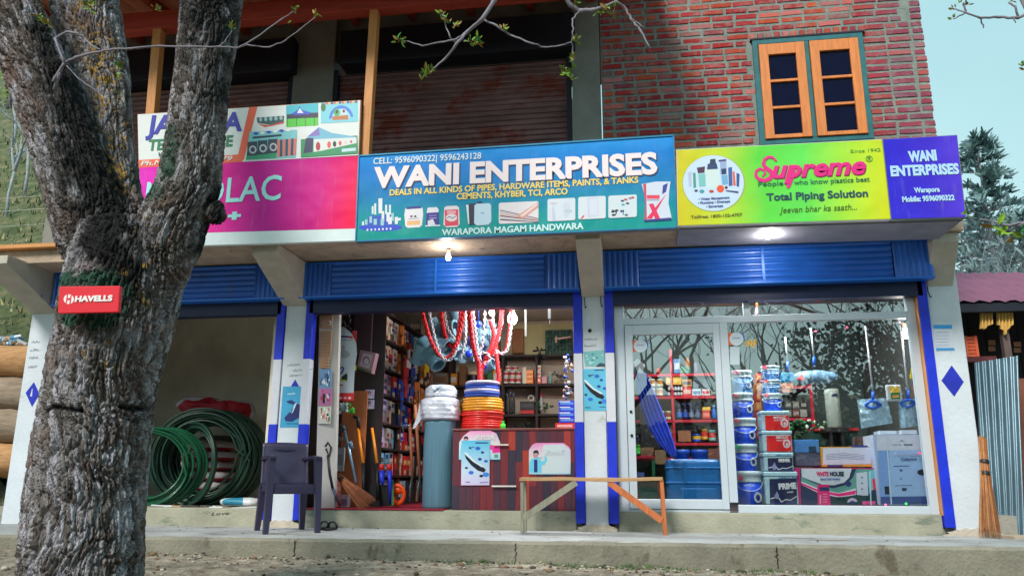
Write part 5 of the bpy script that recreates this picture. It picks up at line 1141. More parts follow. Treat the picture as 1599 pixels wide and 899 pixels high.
for k in range(9000):
    x = -6.8-abs(q.gauss(0, 9)); y = 1.5+q.random()**1.4*30; z = ground_z(x, y); h = q.uniform(.04, .13)*(1+y*.05)
    for j in range(3):
        a = q.uniform(0, 6.28); d = Vector((math.cos(a), math.sin(a), 0))*h*.3; o_ = Vector((x+q.uniform(-.1, .1), y+q.uniform(-.1, .1), z-.02)); mb.add([o_-d*.5, o_+d*.5, o_+Vector((q.uniform(-.5, .5)*h, q.uniform(-.5, .5)*h, h))], [(0, 1, 2)], q.choice([0, 0, 1, 1, 2]))
o = part('scrub', mb, [S('scrub_green', (66, 84, 46), .8, var=.3), S('scrub_olive', (96, 94, 60), .8, var=.3), S('scrub_straw', (176, 164, 120), .8, var=.2)], None); o['kind'] = 'stuff'
# wire fence on the slope
FN = thing('wire_fence', 'low wire fence with thin posts running across the grassy slope', 'fence', (-12, 7, ground_z(-12, 7)))
fp = []
for k in range(7): x = -20+k*2.0; y = 6.5+k*.1; z = ground_z(x, y); fp.append(Vector((x, y, z))); mb = MB(); mb.tube([(x, y, z-.1), (x, y, z+1.1)], .03, 6); part('post', mb, twig_m, FN)
mb = MB()
for h in (.35, .7, 1.0): mb.tube([p+Vector((0, 0, h)) for p in fp], .006, 4)
part('wire', mb, S('wire', (190, 190, 180), .5, .5, var=.1), FN)
# stacked logs and cut timber beyond the left pillar
lg = S('cut_log', (176, 132, 88), .8, var=.25, scale=5, stretch=(1, 5, 5), bump=.4, bscale=20, dirt=((120, 84, 56), 2.6, .6, (.5, 3, 3))); lg2 = S('grey_log', (140, 124, 106), .85, var=.35, scale=4, stretch=(.8, 5, 5), bump=.6, bscale=16)
for k, (py0, py1, m_, lb) in enumerate(((540, 588, lg, 'squared orange timber baulk, topmost on the pile beyond the left pillar'), (592, 640, lg2, 'pale round log under the squared baulk'), (640, 690, lg2, 'greyer round log in the middle of the pile'), (692, 745, lg, 'lowest visible log of the timber pile'))):
    Y = 1.6; a = at(20, (py0+py1)/2, Y); hh = (at(20, py0, Y).z-at(20, py1, Y).z)/2*1.04; mb = MB(); pts = []; rs = []
    for i in range(12): x = a.x-2.4+i*.27; pts.append((x, Y+.04*math.sin(i+k), a.z-(x-a.x)*.03+.01*math.sin(i*1.7))); rs.append(hh*(1+.05*math.sin(i*2+k)))
    mb.tube(pts, rs, 10 if k == 0 else 18)
    for i_, v in enumerate(mb.v): p_ = Vector(v); mb.v[i_] = tuple(p_+Vector((0, noise.noise(Vector((p_.x*1.2, p_.y*14, p_.z*14)))*.04, noise.noise(Vector((p_.x*1.2, p_.y*12, p_.z*12+9)))*.03)))
    solo('log', mb, m_, lb, 'log', 'timber pile beyond the left pillar')
mb = MB()
for k in range(3): mb.box(-11.5, -6.7, 2.2, 2.5, -.3+k*.0, .45)
for x in (-10.6, -8.6, -7.3): mb.box(x, x+.12, 1.3, 2.2, -.35, .28)
solo('trestle', mb, lg2, 'rough grey timber bearers under the log pile', 'timber')
mb = MB()
q = random.Random(9)
for k in range(60): mb.ball((q.uniform(-11, -7), q.uniform(2.6, 4.4), q.uniform(.2, 1.7)), q.uniform(.2, .5), 7, 0, (1.2, 1, .7))
solo('rock_bank', mb, S('dark_rock', (62, 66, 66), .95, var=.5, scale=4, bump=1, bscale=12), 'dark rocky bank behind the timber pile', 'rocks')
mb = MB()
for k in range(30):
    a = at(q.uniform(0, 38), q.uniform(527, 540), 1.62); mb.obox(a, .12, .08, .03, (q.uniform(-.5, .5), q.uniform(-.5, .5), q.uniform(0, 3)), q.randrange(3))
o = part('scraps', mb, [S('scrap_white', (210, 214, 218), .7, var=.1), S('scrap_blue', (90, 150, 190), .6), S('scrap_tan', (180, 150, 110), .8)], None); o['kind'] = 'stuff'

# ================================================================== what the windows mirror: across the road, behind the photographer
bk = S('mirrored_bark', (36, 33, 32), .9, var=.3)
for k, (x, y, h) in enumerate(((-5.5, -15, 8.5), (-2.6, -17, 9.5), (-.4, -14.5, 8.2), (1.6, -17.5, 9), (3.9, -15.5, 7.6), (6.4, -16, 8.4), (8.8, -18, 9.4), (12, -17, 9), (3.0, -13.5, 7.0), (7.6, -14, 7.4), (-1.4, -13.6, 6.8))):
    baretree(x, y, h, ORD[k]+' leafless tree from the left in the row across the road', 90+k, 'leafless trees across the road', 1.5, bk, 7, 3)
q = random.Random(77); mb = MB()
for k in range(9000):
    x = q.uniform(-16, 20); y = q.uniform(-25, -20); h = 1.0+.9*noise.noise(Vector((x*.35, 0, 0))) + (1.2 if x > 3 else 0); z = ground_z(x, y)+q.random()**.8*max(.3, h)
    d = Vector((q.uniform(-1, 1), q.uniform(-1, 1), q.uniform(-1, 1))).normalized()*.2; s2 = d.cross(Vector((q.uniform(-1, 1), 1, q.uniform(-1, 1)))).normalized()*.12; pp = Vector((x, y, z)); mb.add([pp-s2, pp+s2, pp+d+s2, pp+d-s2], [(0, 1, 2, 3)], q.randrange(2))
o = part('undergrowth', mb, [S('bush_dark', (50, 64, 46), .8, var=.3), S('bush_brown', (84, 72, 54), .8, var=.3)], None); o['kind'] = 'stuff'

for k, (x, y, h) in enumerate(((7.6, -15.2, 5.6), (9.6, -16.4, 6.4), (6.2, -18.5, 5.2), (11.8, -15.6, 6.4))):
    q = random.Random(300+k); z0 = ground_z(x, y); t = thing('dense_tree', ORD[k]+' dense dark tree mirrored in the right half of the shop window', 'tree', (x, y, z0), 'dense trees across the road')
    mb = MB(); mb.tube([(x, y, z0-.1), (x, y, z0+h*.6)], [.16, .08], 7); part('trunk', mb, bk, t); mb = MB()
    for c in range(40):
        cc = Vector((x+q.gauss(0, 1.25), y+q.gauss(0, 1.0), z0+h*q.uniform(.3, 1)))
        for j in range(48): pp = cc+Vector((q.gauss(0, .3), q.gauss(0, .3), q.gauss(0, .25))); d = Vector((q.uniform(-1, 1), q.uniform(-1, 1), q.uniform(-1, 1))).normalized()*.10; s2 = d.cross(Vector((q.uniform(-1, 1), 1, q.uniform(-1, 1)))).normalized()*.05; mb.add([pp-s2, pp+s2, pp+d+s2, pp+d-s2], [(0, 1, 2, 3)])
    part('crown', mb, S('dark_leafage', (40, 52, 40), .8, var=.3), t)
q = random.Random(88); mb = MB()          # dead leaves and twigs blown against the step and over the pavement
for k in range(420):
    x = q.uniform(-5.5, 3.2); onp = q.random() < .35; y = q.uniform(-1.1, -.02) if onp else -1.32-abs(q.gauss(0, .22)); z = (.004 if onp else ground_z(x, y)+.006); a = q.uniform(0, 6.28); L_ = q.uniform(.008, .024); d = Vector((math.cos(a), math.sin(a), q.uniform(-.2, .3)))*L_; s2 = Vector((-math.sin(a), math.cos(a), q.uniform(-.3, .3)))*L_*.4; p = Vector((x, y, z+.003)); mb.add([p-d, p+s2, p+d, p-s2], [(0, 1, 2, 3)], q.randrange(3))
o = part('fallen_leaves', mb, [S('dead_leaf', (112, 76, 46), .8, var=.3), S('dead_leaf_dark', (62, 46, 34), .8, var=.3), S('dead_leaf_pale', (170, 140, 96), .8, var=.3)], None); o['kind'] = 'stuff'
# ================================================================== things on the pavement
# plastic arm chair, facing the street and turned a little to the right
def chair(loc, rot):
    m = S('chair_plastic', (50, 44, 72), .42, var=.1, scale=5)
    t = thing('plastic_chair', 'dark plum plastic armchair standing before the white pillar', 'chair', loc)
    w_, d_ = .20, .215
    def P(mb, name, bv=.006): o = link(name, tomesh(name, mb, m), t, LOC[t.name]); o.location = (0, 0, 0); bev(o, bv, 3); return o
    def leg(x, yb, yt, z1, xo):
        mb = MB(); a = .028; b = .034; xb = x+xo
        mb.hexa([(xb-a*.8, yb-a, 0), (xb+a*.8, yb-a, 0), (xb+a*.8, yb+a, 0), (xb-a*.8, yb+a, 0), (x-b, yt-b, z1), (x+b, yt-b, z1), (x+b, yt+b, z1), (x-b, yt+b, z1)]); P(mb, 'leg')
    leg(-w_, -d_-.03, -d_+.02, .655, -.02); leg(w_, -d_-.03, -d_+.02, .655, .02); leg(-w_+.02, d_+.05, d_, .42, -.02); leg(w_-.02, d_+.05, d_, .42, .02)
    mb = MB(); mb.box(-w_+.02, w_-.02, -d_-.01, d_+.01, .40, .425); mb.box(-w_+.02, w_-.02, -d_-.02, -d_+.01, .34, .412); mb.box(-w_+.0, -w_+.03, -d_, d_, .36, .42); mb.box(w_-.03, w_, -d_, d_, .36, .42); P(mb, 'seat')
    mb = MB(); nx_, nz = 12, 10; vs = []
    for side in (0, 1):
        for j in range(nz+1):
            for i in range(nx_+1):
                u = i/nx_*2-1; v = j/nz; hw = .215-.01*v; z = .40+v*.415-(.012*u*u if j == nz else 0); y = d_-.005+.075*v+.035*(-u*u)+side*.02
                if not side and .12 < v < .86 and abs(u) < .8: y += .006
                vs.append((u*hw, y, z))
    k = (nx_+1)*(nz+1); fs = []
    for j in range(nz):
        for i in range(nx_): a = j*(nx_+1)+i; fs += [(a, a+1, a+nx_+2, a+nx_+1), (k+a+1, k+a, k+a+nx_+1, k+a+nx_+2)]
    for i in range(nx_): fs += [(k+i, k+i+1, i+1, i), (nz*(nx_+1)+i, nz*(nx_+1)+i+1, k+nz*(nx_+1)+i+1, k+nz*(nx_+1)+i)]
    for j in range(nz): a = j*(nx_+1); fs += [(a, a+nx_+1, k+a+nx_+1, k+a), (a+nx_, k+a+nx_, k+a+2*nx_+1, a+2*nx_+1)]
    mb.add(vs, fs, 0, True); o = link('backrest', tomesh('backrest', mb, m), t, LOC[t.name]); o.location = (0, 0, 0)
    mb = MB(); mb.box(-.15, .15, d_+.052, d_+.075, .735, .76); P(mb, 'backrest_rib', .004)
    for s_ in (-1, 1):
        mb = MB(); x = s_*w_; P4 = [(x, -d_-.03, .655), (x, -d_+.12, .668), (x*.97, d_-.02, .66), (x*.88, d_+.05, .66)]
        for a, b in zip(P4[:-1], P4[1:]): mb.beam(a, b, .055, .03)
        P(mb, 'armrest')
    t.rotation_euler = (0, 0, rot); t.scale = (1, 1, .965); return t
cp_ = at(446, 830, -.62); chair((cp_.x, -.62, 0), R(36))
# bench of rough planks
BN = thing('bench', 'rough wooden bench with slanting braces in front of the middle pillar', 'bench', (-.39, -.35, 0))
bw = S('bench_wood', (190, 150, 108), .75, var=.25, scale=5, stretch=(.7, 8, 8), bump=.3, bscale=30, dirt=((140, 82, 50), 4, .6, (.5, 4, 4))); bo = S('bench_leg_wood', (196, 112, 66), .75, var=.2, scale=5, stretch=(6, 6, .8), bump=.2); bg_ = S('bench_grey_wood', (150, 146, 128), .8, var=.2, scale=6, stretch=(6, 6, .8), bump=.3)
Yb = -.45; a = at(811, 745, Yb); b = at(1035, 748, Yb)
for k in range(2):
    mb = MB(); y0 = Yb+k*.135; n = 16; vs = []
    for i in range(n+1):
        x = a.x+(b.x-a.x)*i/n; z = .445+noise.noise(Vector((x*2.2, k, 0)))*.012; yy = noise.noise(Vector((x*3, 5, k)))*.008
        vs += [(x, y0+yy, z), (x, y0+.13+yy, z), (x, y0+.13+yy, z+.03), (x, y0+yy, z+.03)]
    mb.add(vs, [(4*i+j, 4*i+(j+1) % 4, 4*i+4+(j+1) % 4, 4*i+4+j) for i in range(n) for j in range(4)]+[(3, 2, 1, 0), (4*n, 4*n+1, 4*n+2, 4*n+3)]); part('seat_plank', mb, bw, BN, bevel=.003)
for k, y in enumerate((Yb+.03, Yb+.22)):
    mb = MB(); mb.beam((a.x+.022, y, 0), (a.x+.02, y, .44), .028, .03, upv=(0, 1, 0)); part('leg', mb, bg_, BN, bevel=.003)
    mb = MB(); mb.beam((b.x+.005, y, 0), (b.x-.01, y, .46), .032, .032, upv=(0, 1, 0)); part('leg', mb, bo, BN, bevel=.003)
mb = MB(); mb.beam((a.x+.03, Yb+.015, .13), (a.x+.50, Yb+.015, .435), .02, .055, upv=(0, 0, 1)); part('brace', mb, bg_, BN, bevel=.003)
mb = MB(); mb.beam((b.x-.02, Yb+.015, .12), (b.x-.46, Yb+.015, .435), .02, .055, upv=(0, 0, 1)); part('brace', mb, bo, BN, bevel=.003)
# sandals by the chair
for k, (x, y, l) in enumerate(((-2.86, -.28, 'left black sandal lying behind the chair leg'), (-2.76, -.34, 'right black sandal with a raised strap beside the pillar'))):
    mb = MB(); pts = [(x+.045*math.cos(t)*(1 if math.cos(t) > 0 else .8), y+.125*math.sin(t)) for t in [2*PI*i/18 for i in range(18)]]
    mb.poly([(p[0], p[1], .002) for p in pts], (0, 0, .022)); 
    for dy in (.03, .05): mb.tube([(x+.046*math.cos(s_), y+dy, .02+.055*math.sin(s_)) for s_ in [PI*i/8 for i in range(9)]], .013, 6, flat=.5)
    o = solo('sandal', mb, black, l, 'sandal', 'pair of black sandals')
# ================================================================== left shop: coils and sacks
gp = S('green_hose', (24, 92, 62), .38, var=.15, scale=3, coat=.2); gd = S('dark_green_hose', (26, 60, 48), .42, var=.2, scale=3)
def coil(cx, cy, Y, rad, n, label, mat, tilt, seed, r=.0115, spread=.05, dy=.16):
    q = random.Random(seed); c = at(cx, cy, Y); t = thing('hose_coil', label, 'hose coil', Vector((c.x, Y, .17)), 'green hose coils in the left shop'); mb = MB(); pts = []
    for k in range(n):
        R0 = rad*(1+q.uniform(-1, 1)*spread); ox, oz = q.uniform(-1, 1)*.02, q.uniform(-1, 1)*.02; yo = (k/n-.5)*dy
        for i in range(36):
            an = 2*PI*i/36+k*.1; s_ = (k+i/36)/n
            pts.append(Vector((c.x+ox+R0*math.cos(an)*math.cos(tilt)+yo*math.sin(tilt), Y+R0*math.cos(an)*math.sin(tilt)+yo, .19+rad*.98+oz+R0*math.sin(an)*.94)))
    mb.tube(pts, r, 7); part('hose', mb, mat, t)
    return t
coil(246, 718, .62, .40, 24, 'bright green hose coil leaning half behind the tree trunk', gp, R(38), 2, r=.0125, spread=.08, dy=.24)
coil(326, 710, 1.1, .50, 48, 'largest dark green hose coil standing round the striped sacks', gd, R(8), 5, r=.0135, spread=.16, dy=.36)
coil(300, 725, .95, .44, 14, 'dark green hose coil behind the bright green one', gd, R(-28), 9, r=.012, spread=.10)
def sack(c, sx, sy, sz, mat, label, cat='sack', grp=None, seed=0, rot=0., extra=None, lean=0.):
    mb = MB(); nu, nv = 30, 14; vs = []
    for j in range(nv+1):
        for i in range(nu):
            th = 2*PI*i/nu; ph = PI*(j/nv-.5); cx_, sx_ = math.cos(th), math.sin(th); ce = math.copysign(abs(cx_)**.45, cx_); se = math.copysign(abs(sx_)**.45, sx_); cp = math.cos(ph)**.55 if j not in (0, nv) else 0; sp2 = math.copysign(abs(math.sin(ph))**.7, math.sin(ph))
            p = Vector((ce*cp*sx/2, se*cp*sy/2, sp2*sz/2)); nn = noise.noise(p*9+Vector((seed, 0, 0)))*(.05 if seed in (11, 12) else .02)+noise.noise(p*22+Vector((seed, 3, 0)))*(.03 if seed in (11, 12) else .010); p = p*(1+nn/max(.05, p.length)); p = Vector((p.x*math.cos(rot)-p.y*math.sin(rot), p.x*math.sin(rot)+p.y*math.cos(rot), p.z+lean*p.x))
            if seed in (11, 12): p = p+noise.noise_vector(p*7+Vector((seed, 1, 2)))*.09
            vs.append(p+Vector(c))
    mi = [0]*(nu*nv)
    mb.add(vs, [(j*nu+i, j*nu+(i+1) % nu, (j+1)*nu+(i+1) % nu, (j+1)*nu+i) for j in range(nv) for i in range(nu)], 0, True)
    if extra:
        for k in range(len(mb.m)):
            i = k % nu; j = k//nu
            if extra(i/nu, j/nv): mb.m[k] = 1
    return solo('sack', mb, mat if isinstance(mat, list) else [mat], label, cat, grp)
sw = S('sack_white', (196, 190, 196), .55, var=.1, scale=14, bump=.3, bscale=50); sr = S('sack_red', (176, 24, 44), .55, var=.15, scale=10, bump=.3)
cx, cz = at(330, 700, 1.55), 0
for k in range(6):
    z = .25+k*.118; p = at(326, 700, 1.6)
    sack((p.x+.02*(-1)**k, 1.6, z), .62, .42, .125, [sw, sr], ORD[k]+' white and red sack from the bottom of the pile behind the coil', grp='pile of striped sacks', seed=k, extra=lambda u, v, k=k: v < .42, rot=.05*(-1)**k)
p = at(345, 642, 1.6); sack((p.x-.06, 1.42, p.z+.01), .62, .34, .22, [sr, sw], 'crumpled red sack flopped on top of the pile', seed=11, rot=.3, extra=lambda u, v: u < .1 or u > .95 or .55 < u < .62, lean=-.15)
p = at(368, 644, 1.6); sack((p.x+.02, 1.55, p.z-.0), .44, .36, .24, [sr, sw], 'dark red sack sagging at the right of the pile top', seed=12, rot=-.2, extra=lambda u, v: v > .75 or u < .1, lean=.12)
dks = S('dusty_dark_sack', (74, 66, 70), .7, var=.4, scale=5, bump=.3)
for k in range(5): p = at(392, 0, 1.9); sack((p.x+.05+.02*(-1)**k, 1.95, .26+k*.16), .4, .4, .17, dks, ORD[k]+' dusty grey sack from the floor against the far wall', grp='dusty sacks by the wall', seed=20+k)
p = at(382, 777, .55); o = sack((p.x-.02, .55, .215), .42, .28, .09, [S('white_bag', (206, 210, 214), .4, var=.06), S('bag_print', (40, 130, 160), .5)], 'flat white bag with blue print lying on the shop floor', 'bag', seed=31, extra=lambda u, v: .66 < u < .76 and v > .3)
mb = MB(); q = random.Random(12)
for k in range(16): px = q.uniform(235, 400); a = at(px, 795, .2); mb.obox((a.x, q.uniform(.15, .5), .178), q.uniform(.05, .3), .02, .012, (0, q.uniform(-.05, .05), q.uniform(-.5, .5)), k % 3)
o = part('litter', mb, [S('scrap_white', (210, 214, 218), .7), S('scrap_dark', (50, 50, 54), .7), S('scrap_tan', (180, 150, 110), .8)], None); o['kind'] = 'stuff'
# the word scratched on the sill
text('Love', (330, 804), (358, 802.5), 5, .028, S('scratch', (84, 86, 80), .9), B, -.01, .3, .003, name='scratched_word')

# ================================================================== middle shop
carpet = S('red_carpet', (150, 16, 46), .95, var=.25, scale=30, bump=.4, bscale=200)
mb = MB(); mb.box(-3.19, -1.80, .02, 2.9, .1725, .180); solo('carpet', mb, carpet, 'thin crimson carpet covering the middle shop floor', 'carpet')
YC = .15
CT = thing('counter', 'shop counter faced with dark red and plum timber strips', 'counter', (-1.15, YC, .172))
cx0, cx1, cz0, cz1 = -1.75, -.56, .175, .937
mb = MB(); mb.box(cx0, cx1, YC+.012, YC+.55, cz0, cz1-.02); part('carcass', mb, S('counter_carcass', (60, 30, 34), .5), CT)
mb = MB(); mb.box(cx0-.005, cx1+.005, YC-.012, YC+.56, cz1-.02, cz1+.0); part('top', mb, S('counter_top', (110, 50, 50), .4, var=.2), CT, bevel=.003)
strip = [S('strip_%d' % i, c, .45, var=.18, scale=6, stretch=(10, 10, 1)) for i, c in enumerate(((120, 40, 48), (92, 38, 54), (54, 44, 62), (44, 44, 64), (170, 58, 46), (134, 46, 50), (78, 44, 60)))]
q = random.Random(42); x = cx0+.002; k = 0
while x < cx1-.01:
    w_ = q.uniform(.062, .075); x1 = min(cx1, x+w_); z = cz0; cut = q.choice([.3, .45, .6, .75]); last = -1
    for a, b in ((0, cut), (cut, 1)):
        c = q.choice([i for i in (0, 0, 1, 1, 2, 3, 4, 5, 6, 6) if i != last]); last = c
        mb = MB(); dd = q.uniform(0, .002); mb.box(x, x1-.0015, YC-.001-dd, YC+.012, cz0+(cz1-.021-cz0)*a, cz0+(cz1-.021-cz0)*b-.0015); part('strip', mb, strip[c], CT)
    x = x1
for px0, px1, py in ((770, 794, 694), (768, 806, 758.5)):
    a, b = at(px0, py, YC-.03), at(px1, py, YC-.03); mb = MB(); mb.beam(a, b, .012, .014)
    for u in (.15, .85): p_ = a.lerp(b, u); mb.beam(p_, p_+Vector((0, .03, 0)), .008, .008)
    part('handle', mb, S('handle_white', (226, 220, 214), .3), CT)
# advertising stickers on the counter
def card(label, pts, Y, base, cat='poster', th=.002, name='poster'):
    P = [at(x, y, Y) for x, y in pts]; c = Vector((sum(p.x for p in P)/len(P), Y, min(p.z for p in P))); t = thing(name, label, cat, c); mb = MB(); mb.poly(P, (0, th, 0)); part('sheet', mb, base, t); return t
pk = grad('pink_white_print', [(0, (150, 206, 226)), (.45, (220, 226, 226)), (.75, (226, 200, 220)), (1, (236, 130, 196))], 'Z')
def manfig(ar, x, y, s_):
    q = lambda pts: [(x+a*s_, y+b*s_) for a, b in pts]
    ar.poly(q([(-9, 30), (-8, 14), (-4, 10), (5, 10), (10, 15), (14, 11), (12, 8), (15, 7), (17, 12), (13, 20), (9, 20), (8, 30)]), (110, 206, 232)); ar.poly(q([(-2, 12), (3, 12), (3, 30), (-2, 30)]), (34, 44, 130)); ar.ell(x+s_*.5, y+s_*5, 4*s_, 5.2*s_, (190, 150, 150), 12); ar.poly(q([(-3.6, 3), (-2, -1), (3, -1.6), (5, 2), (4.6, 5), (2.5, 2.4), (-2, 2.8)]), (30, 34, 50)); ar.line(q([(2, 9), (8, 10), (9, 8)]), 1.6*s_, (120, 190, 220))
p = card('shirt shaped pink and white advert on the counter behind the blue poster', [(717, 690), (724, 680), (736, 670.5), (762, 670.5), (775, 676), (781, 690), (781, 717), (716.5, 717)], YC-.008, pk)
ar = Art(YC-.008); manfig(ar, 727, 682, .9); ar.poly([(768, 694), (781, 694), (781, 706), (769, 707)], (236, 40, 150)); ar.ell(768, 698, 4, 4, (236, 70, 160), 12); ar.poly([(772, 709), (778, 709), (778, 714), (772, 714)], (110, 150, 130)); ar.build(p)
text('fmak', (741, 687), (776, 685), 9, YC-.009, (226, 226, 230), p, .02, .35)
bl = grad('paleblue_print', [(0, (206, 190, 226)), (.3, (196, 214, 234)), (1, (80, 190, 226))], 'Z')
p = card('pale blue slipper poster hung low on the counter front', [(721, 687.5), (765, 687.5), (764, 757), (720, 757)], YC-.016, bl)
ar = Art(YC-.016); slipper(ar, 721, 688, 1.05); ar.line([(742, 691), (762, 691)], 1.8, (40, 60, 130)); ar.line([(727, 752), (734, 752)], 1.2, (40, 50, 80)); ar.line([(749, 753), (762, 752)], 1.6, (150, 130, 190)); ar.build(p)
p = card('pink and white advert with a man in blue on the right of the counter', [(826, 702), (831, 694), (837, 691), (880, 691), (888, 697), (891, 702), (891, 740), (826, 740)], YC-.008, pk)
ar = Art(YC-.008); ar.poly([(848, 694), (880, 693), (889, 702), (889, 738), (846, 739)], (206, 220, 222)); manfig(ar, 836, 704, 1.1)
ar.build(p); text('fmak', (851, 710), (882, 708), 8, YC-.011, (226, 230, 236), p, .0, .35)
# coils of rope/pipe on the counter
def stackcoil(px0, px1, py0, py1, Y, mats, label, n, striped=False):
    x0_, x1_, z0_, z1_ = rect(px0, py0, px1, py1, Y); R_ = (x1_-x0_)/2; c = ((x0_+x1_)/2, Y+R_, 0); r_ = (z1_-z0_)/(2*n); mb = MB()
    for k in range(n):
        z = z0_+r_+2*r_*k
        for m_ in range(3): mb.ring((c[0]+.008*math.sin(k*3+m_), c[1], z), R_-r_*1.2-m_*r_*2-.006*(1+math.sin(k*5.1)), r_*1.12, 'Z', 40, 8, (k % len(mats)) if striped else 0)
    return solo('pipe_coil', mb, mats, label, 'pipe coil', 'pipe coils stacked on the counter')
rc = S('red_pipe', (214, 40, 36), .4, var=.1, coat=.2); yc = S('yellow_pipe', (222, 152, 36), .4, var=.1, coat=.2)
stackcoil(712, 781, 641, 669.5, .3, [rc], 'fat red pipe coil, lowest on the counter', 8)
stackcoil(714, 781, 619, 640, .3, [yc], 'yellow pipe coil lying on the red coil', 5)
stackcoil(719, 776, 593, 618, .3, [S('blue_rope', (44, 78, 176), .6, var=.2), S('blue_rope', (44, 78, 176), .6), S('white_lilac_rope', (200, 190, 214), .6, var=.2)], 'blue and white striped rope coil, topmost of the counter pile', 6, True)
# strings round the coils
# big roll of grey blue mesh with bagged rolls on top
x0_, x1_, z0_, z1_ = rect(655, 655, 705, 797, .22)
mb = MB(); Rr_ = (x1_-x0_)/2
mb.lathe(((x0_+x1_)/2, .22+Rr_, 0), [(Rr_, .172+(z1_-.172)*k/24) if k % 2 == 0 else (Rr_*1.006, .172+(z1_-.172)*k/24) for k in range(25)]+[(Rr_*.5, z1_+.002)], 30)
solo('sheet_roll', mb, S('grey_blue_roll', (84, 124, 144), .6, var=.12, scale=6, stretch=(8, 8, .4), bump=.3, bscale=120), 'tall grey blue sheet roll standing on end beside the counter', 'roll')
wp = S('wrapped_white_plastic', (190, 194, 208), .3, var=.1, scale=9, bump=.9, bscale=22, coat=.3)
def bundle(px0, px1, py0, py1, Y, label, seed, mat=wp, n=48, top=.82):
    x0_, x1_, z0_, z1_ = rect(px0, py0, px1, py1, Y); Rr_ = (x1_-x0_)/2; mb = MB(); prof = [(Rr_*.86, z0_), (Rr_, z0_+.012)]+[(Rr_*(1+.02*math.sin(k*2.2)), z0_+.012+(z1_-z0_-.045)*k/12) for k in range(1, 12)]+[(Rr_*.97, z1_-.03), (Rr_*top, z1_-.006), (Rr_*.4, z1_)]
    mb.lathe(((x0_+x1_)/2, Y+Rr_, 0), prof, n); 
    for i, v in enumerate(mb.v): p = Vector(v); d = noise.noise(p*11+Vector((seed, 0, 0)))*.018+abs(noise.noise(Vector((p.x*30+p.z*22, p.y*30, p.z*26))))*.016; mb.v[i] = tuple(p+Vector((p.x-(x0_+x1_)/2, p.y-Y-Rr_, 0)).normalized()*d)
    return solo('wrapped_roll', mb, mat, label, 'wrapped roll', 'white wrapped rolls on the grey roll')
bundle(650, 710, 618, 655, .2, 'wide white plastic wrapped roll resting on the grey roll', 1)
bundle(660, 706, 599, 619, .24, 'smaller white wrapped roll with a blue streak, topmost', 2)
a = at(676, 611, .235); b = at(690, 601, .235); mb = MB(); mb.beam(a, b, .012, .004); o = part('tape', mb, S('sky_tape', (60, 160, 214), .4), bpy.data.objects['wrapped_roll.001'])
a, b, c = at(655, 640, .2), at(648, 662, .19), at(645, 668, .19); mb = MB(); mb.poly([at(655, 628, .2), at(657, 655, .2), at(648, 668, .19), at(644, 669, .19), at(651, 650, .2)], (0, .006, 0)); solo('plastic_tail', mb, wp, 'loose plastic tail hanging off the wrapped roll', 'plastic wrap')
# white display board at the left edge with cards
x0_, x1_, z0_, z1_ = rect(500, 486, 521, 797, .12)
mb = MB(); mb.hexa([(x0_+.01, .12, .172), (-2.93, .16, .172), (-2.93, .22, .172), (x0_+.01, .18, .172), (-3.19, .12, 2.2), (-2.99, .16, 2.2), (-2.99, .22, 2.2), (-3.19, .18, 2.2)])
DB = solo('display_board', mb, S('display_panel', (196, 190, 186), .6, var=.06), 'narrow tall white display panel at the left edge of the middle shop', 'display board'); LOC[DB.name] = DB.location.copy()
def hung(px0, py0, px1, py1, Y, mat, label, cat='card', name='card', th=.012, grp=None, art=None):
    x0_, x1_, z0_, z1_ = rect(px0, py0, px1, py1, Y); t = thing(name, label, cat, ((x0_+x1_)/2, Y, z0_), grp); mb = MB(); mb.box(x0_, x1_, Y, Y+th, z0_, z1_); part('board', mb, mat, t)
    if art: ar = Art(Y); art(ar); ar.build(t)
    return t
brc = S('brown_card', (186, 142, 106), .8, var=.12)
def brownart(y0, y1):
    def f(ar):
        for k in range(int((y1-y0)/5)): ar.line([(504, y0+3+k*5), (516, y0+3.8+k*5)], .6, (110, 80, 64))
    return f
hung(499, 488, 519, 512, .112, brc, 'blank tan card with a silver latch at the top of the display panel', art=lambda ar: (ar.ell(516, 504, 2, 4, (220, 224, 230), 8), ar.line([(510, 503), (517, 505)], 1, (90, 80, 70))))
hung(499, 516, 517, 556, .108, brc, 'long tan card of hinges below the blank tan card', art=brownart(517, 555)); hung(500, 556.5, 513, 574, .108, brc, 'short tan card below the long tan card', art=brownart(558, 573))
def photoart(y0, y1, cols, seed):
    def f(ar):
        q = random.Random(seed)
        for k in range(16):
            x = 500+q.random()*14; y = y0+q.random()*(y1-y0-7); ar.rect(x, y, x+q.uniform(1, 3), y+q.uniform(3, 8), q.choice(cols))
    return f
fr_ = (30, 30, 34)
hung(498.5, 576, 517, 606, .106, S('sky_photo', (110, 150, 190), .4), 'pale blue picture card of tools on the display panel', 'picture card', art=photoart(578, 604, [(20, 26, 60), (220, 226, 230), (60, 100, 170)], 1))
hung(498, 606, 517, 633, .106, S('pink_photo', (186, 110, 160), .4), 'pink and blue picture card with a black phone shape', 'picture card', art=lambda ar: (photoart(608, 630, [(60, 60, 150), (230, 200, 220), (180, 40, 90)], 2)(ar), ar.rect(504, 615, 508, 629, (14, 14, 20))))
hung(497.5, 634, 516, 661, .106, S('white_photo', (206, 206, 196), .4), 'bright picture card of coloured tools, lowest on the display panel', 'picture card', art=photoart(636, 659, [(220, 120, 40), (60, 160, 80), (30, 30, 40), (190, 40, 50), (240, 240, 240)], 3))
for y0, y1 in ((576, 606), (606, 633), (634, 661)): pass
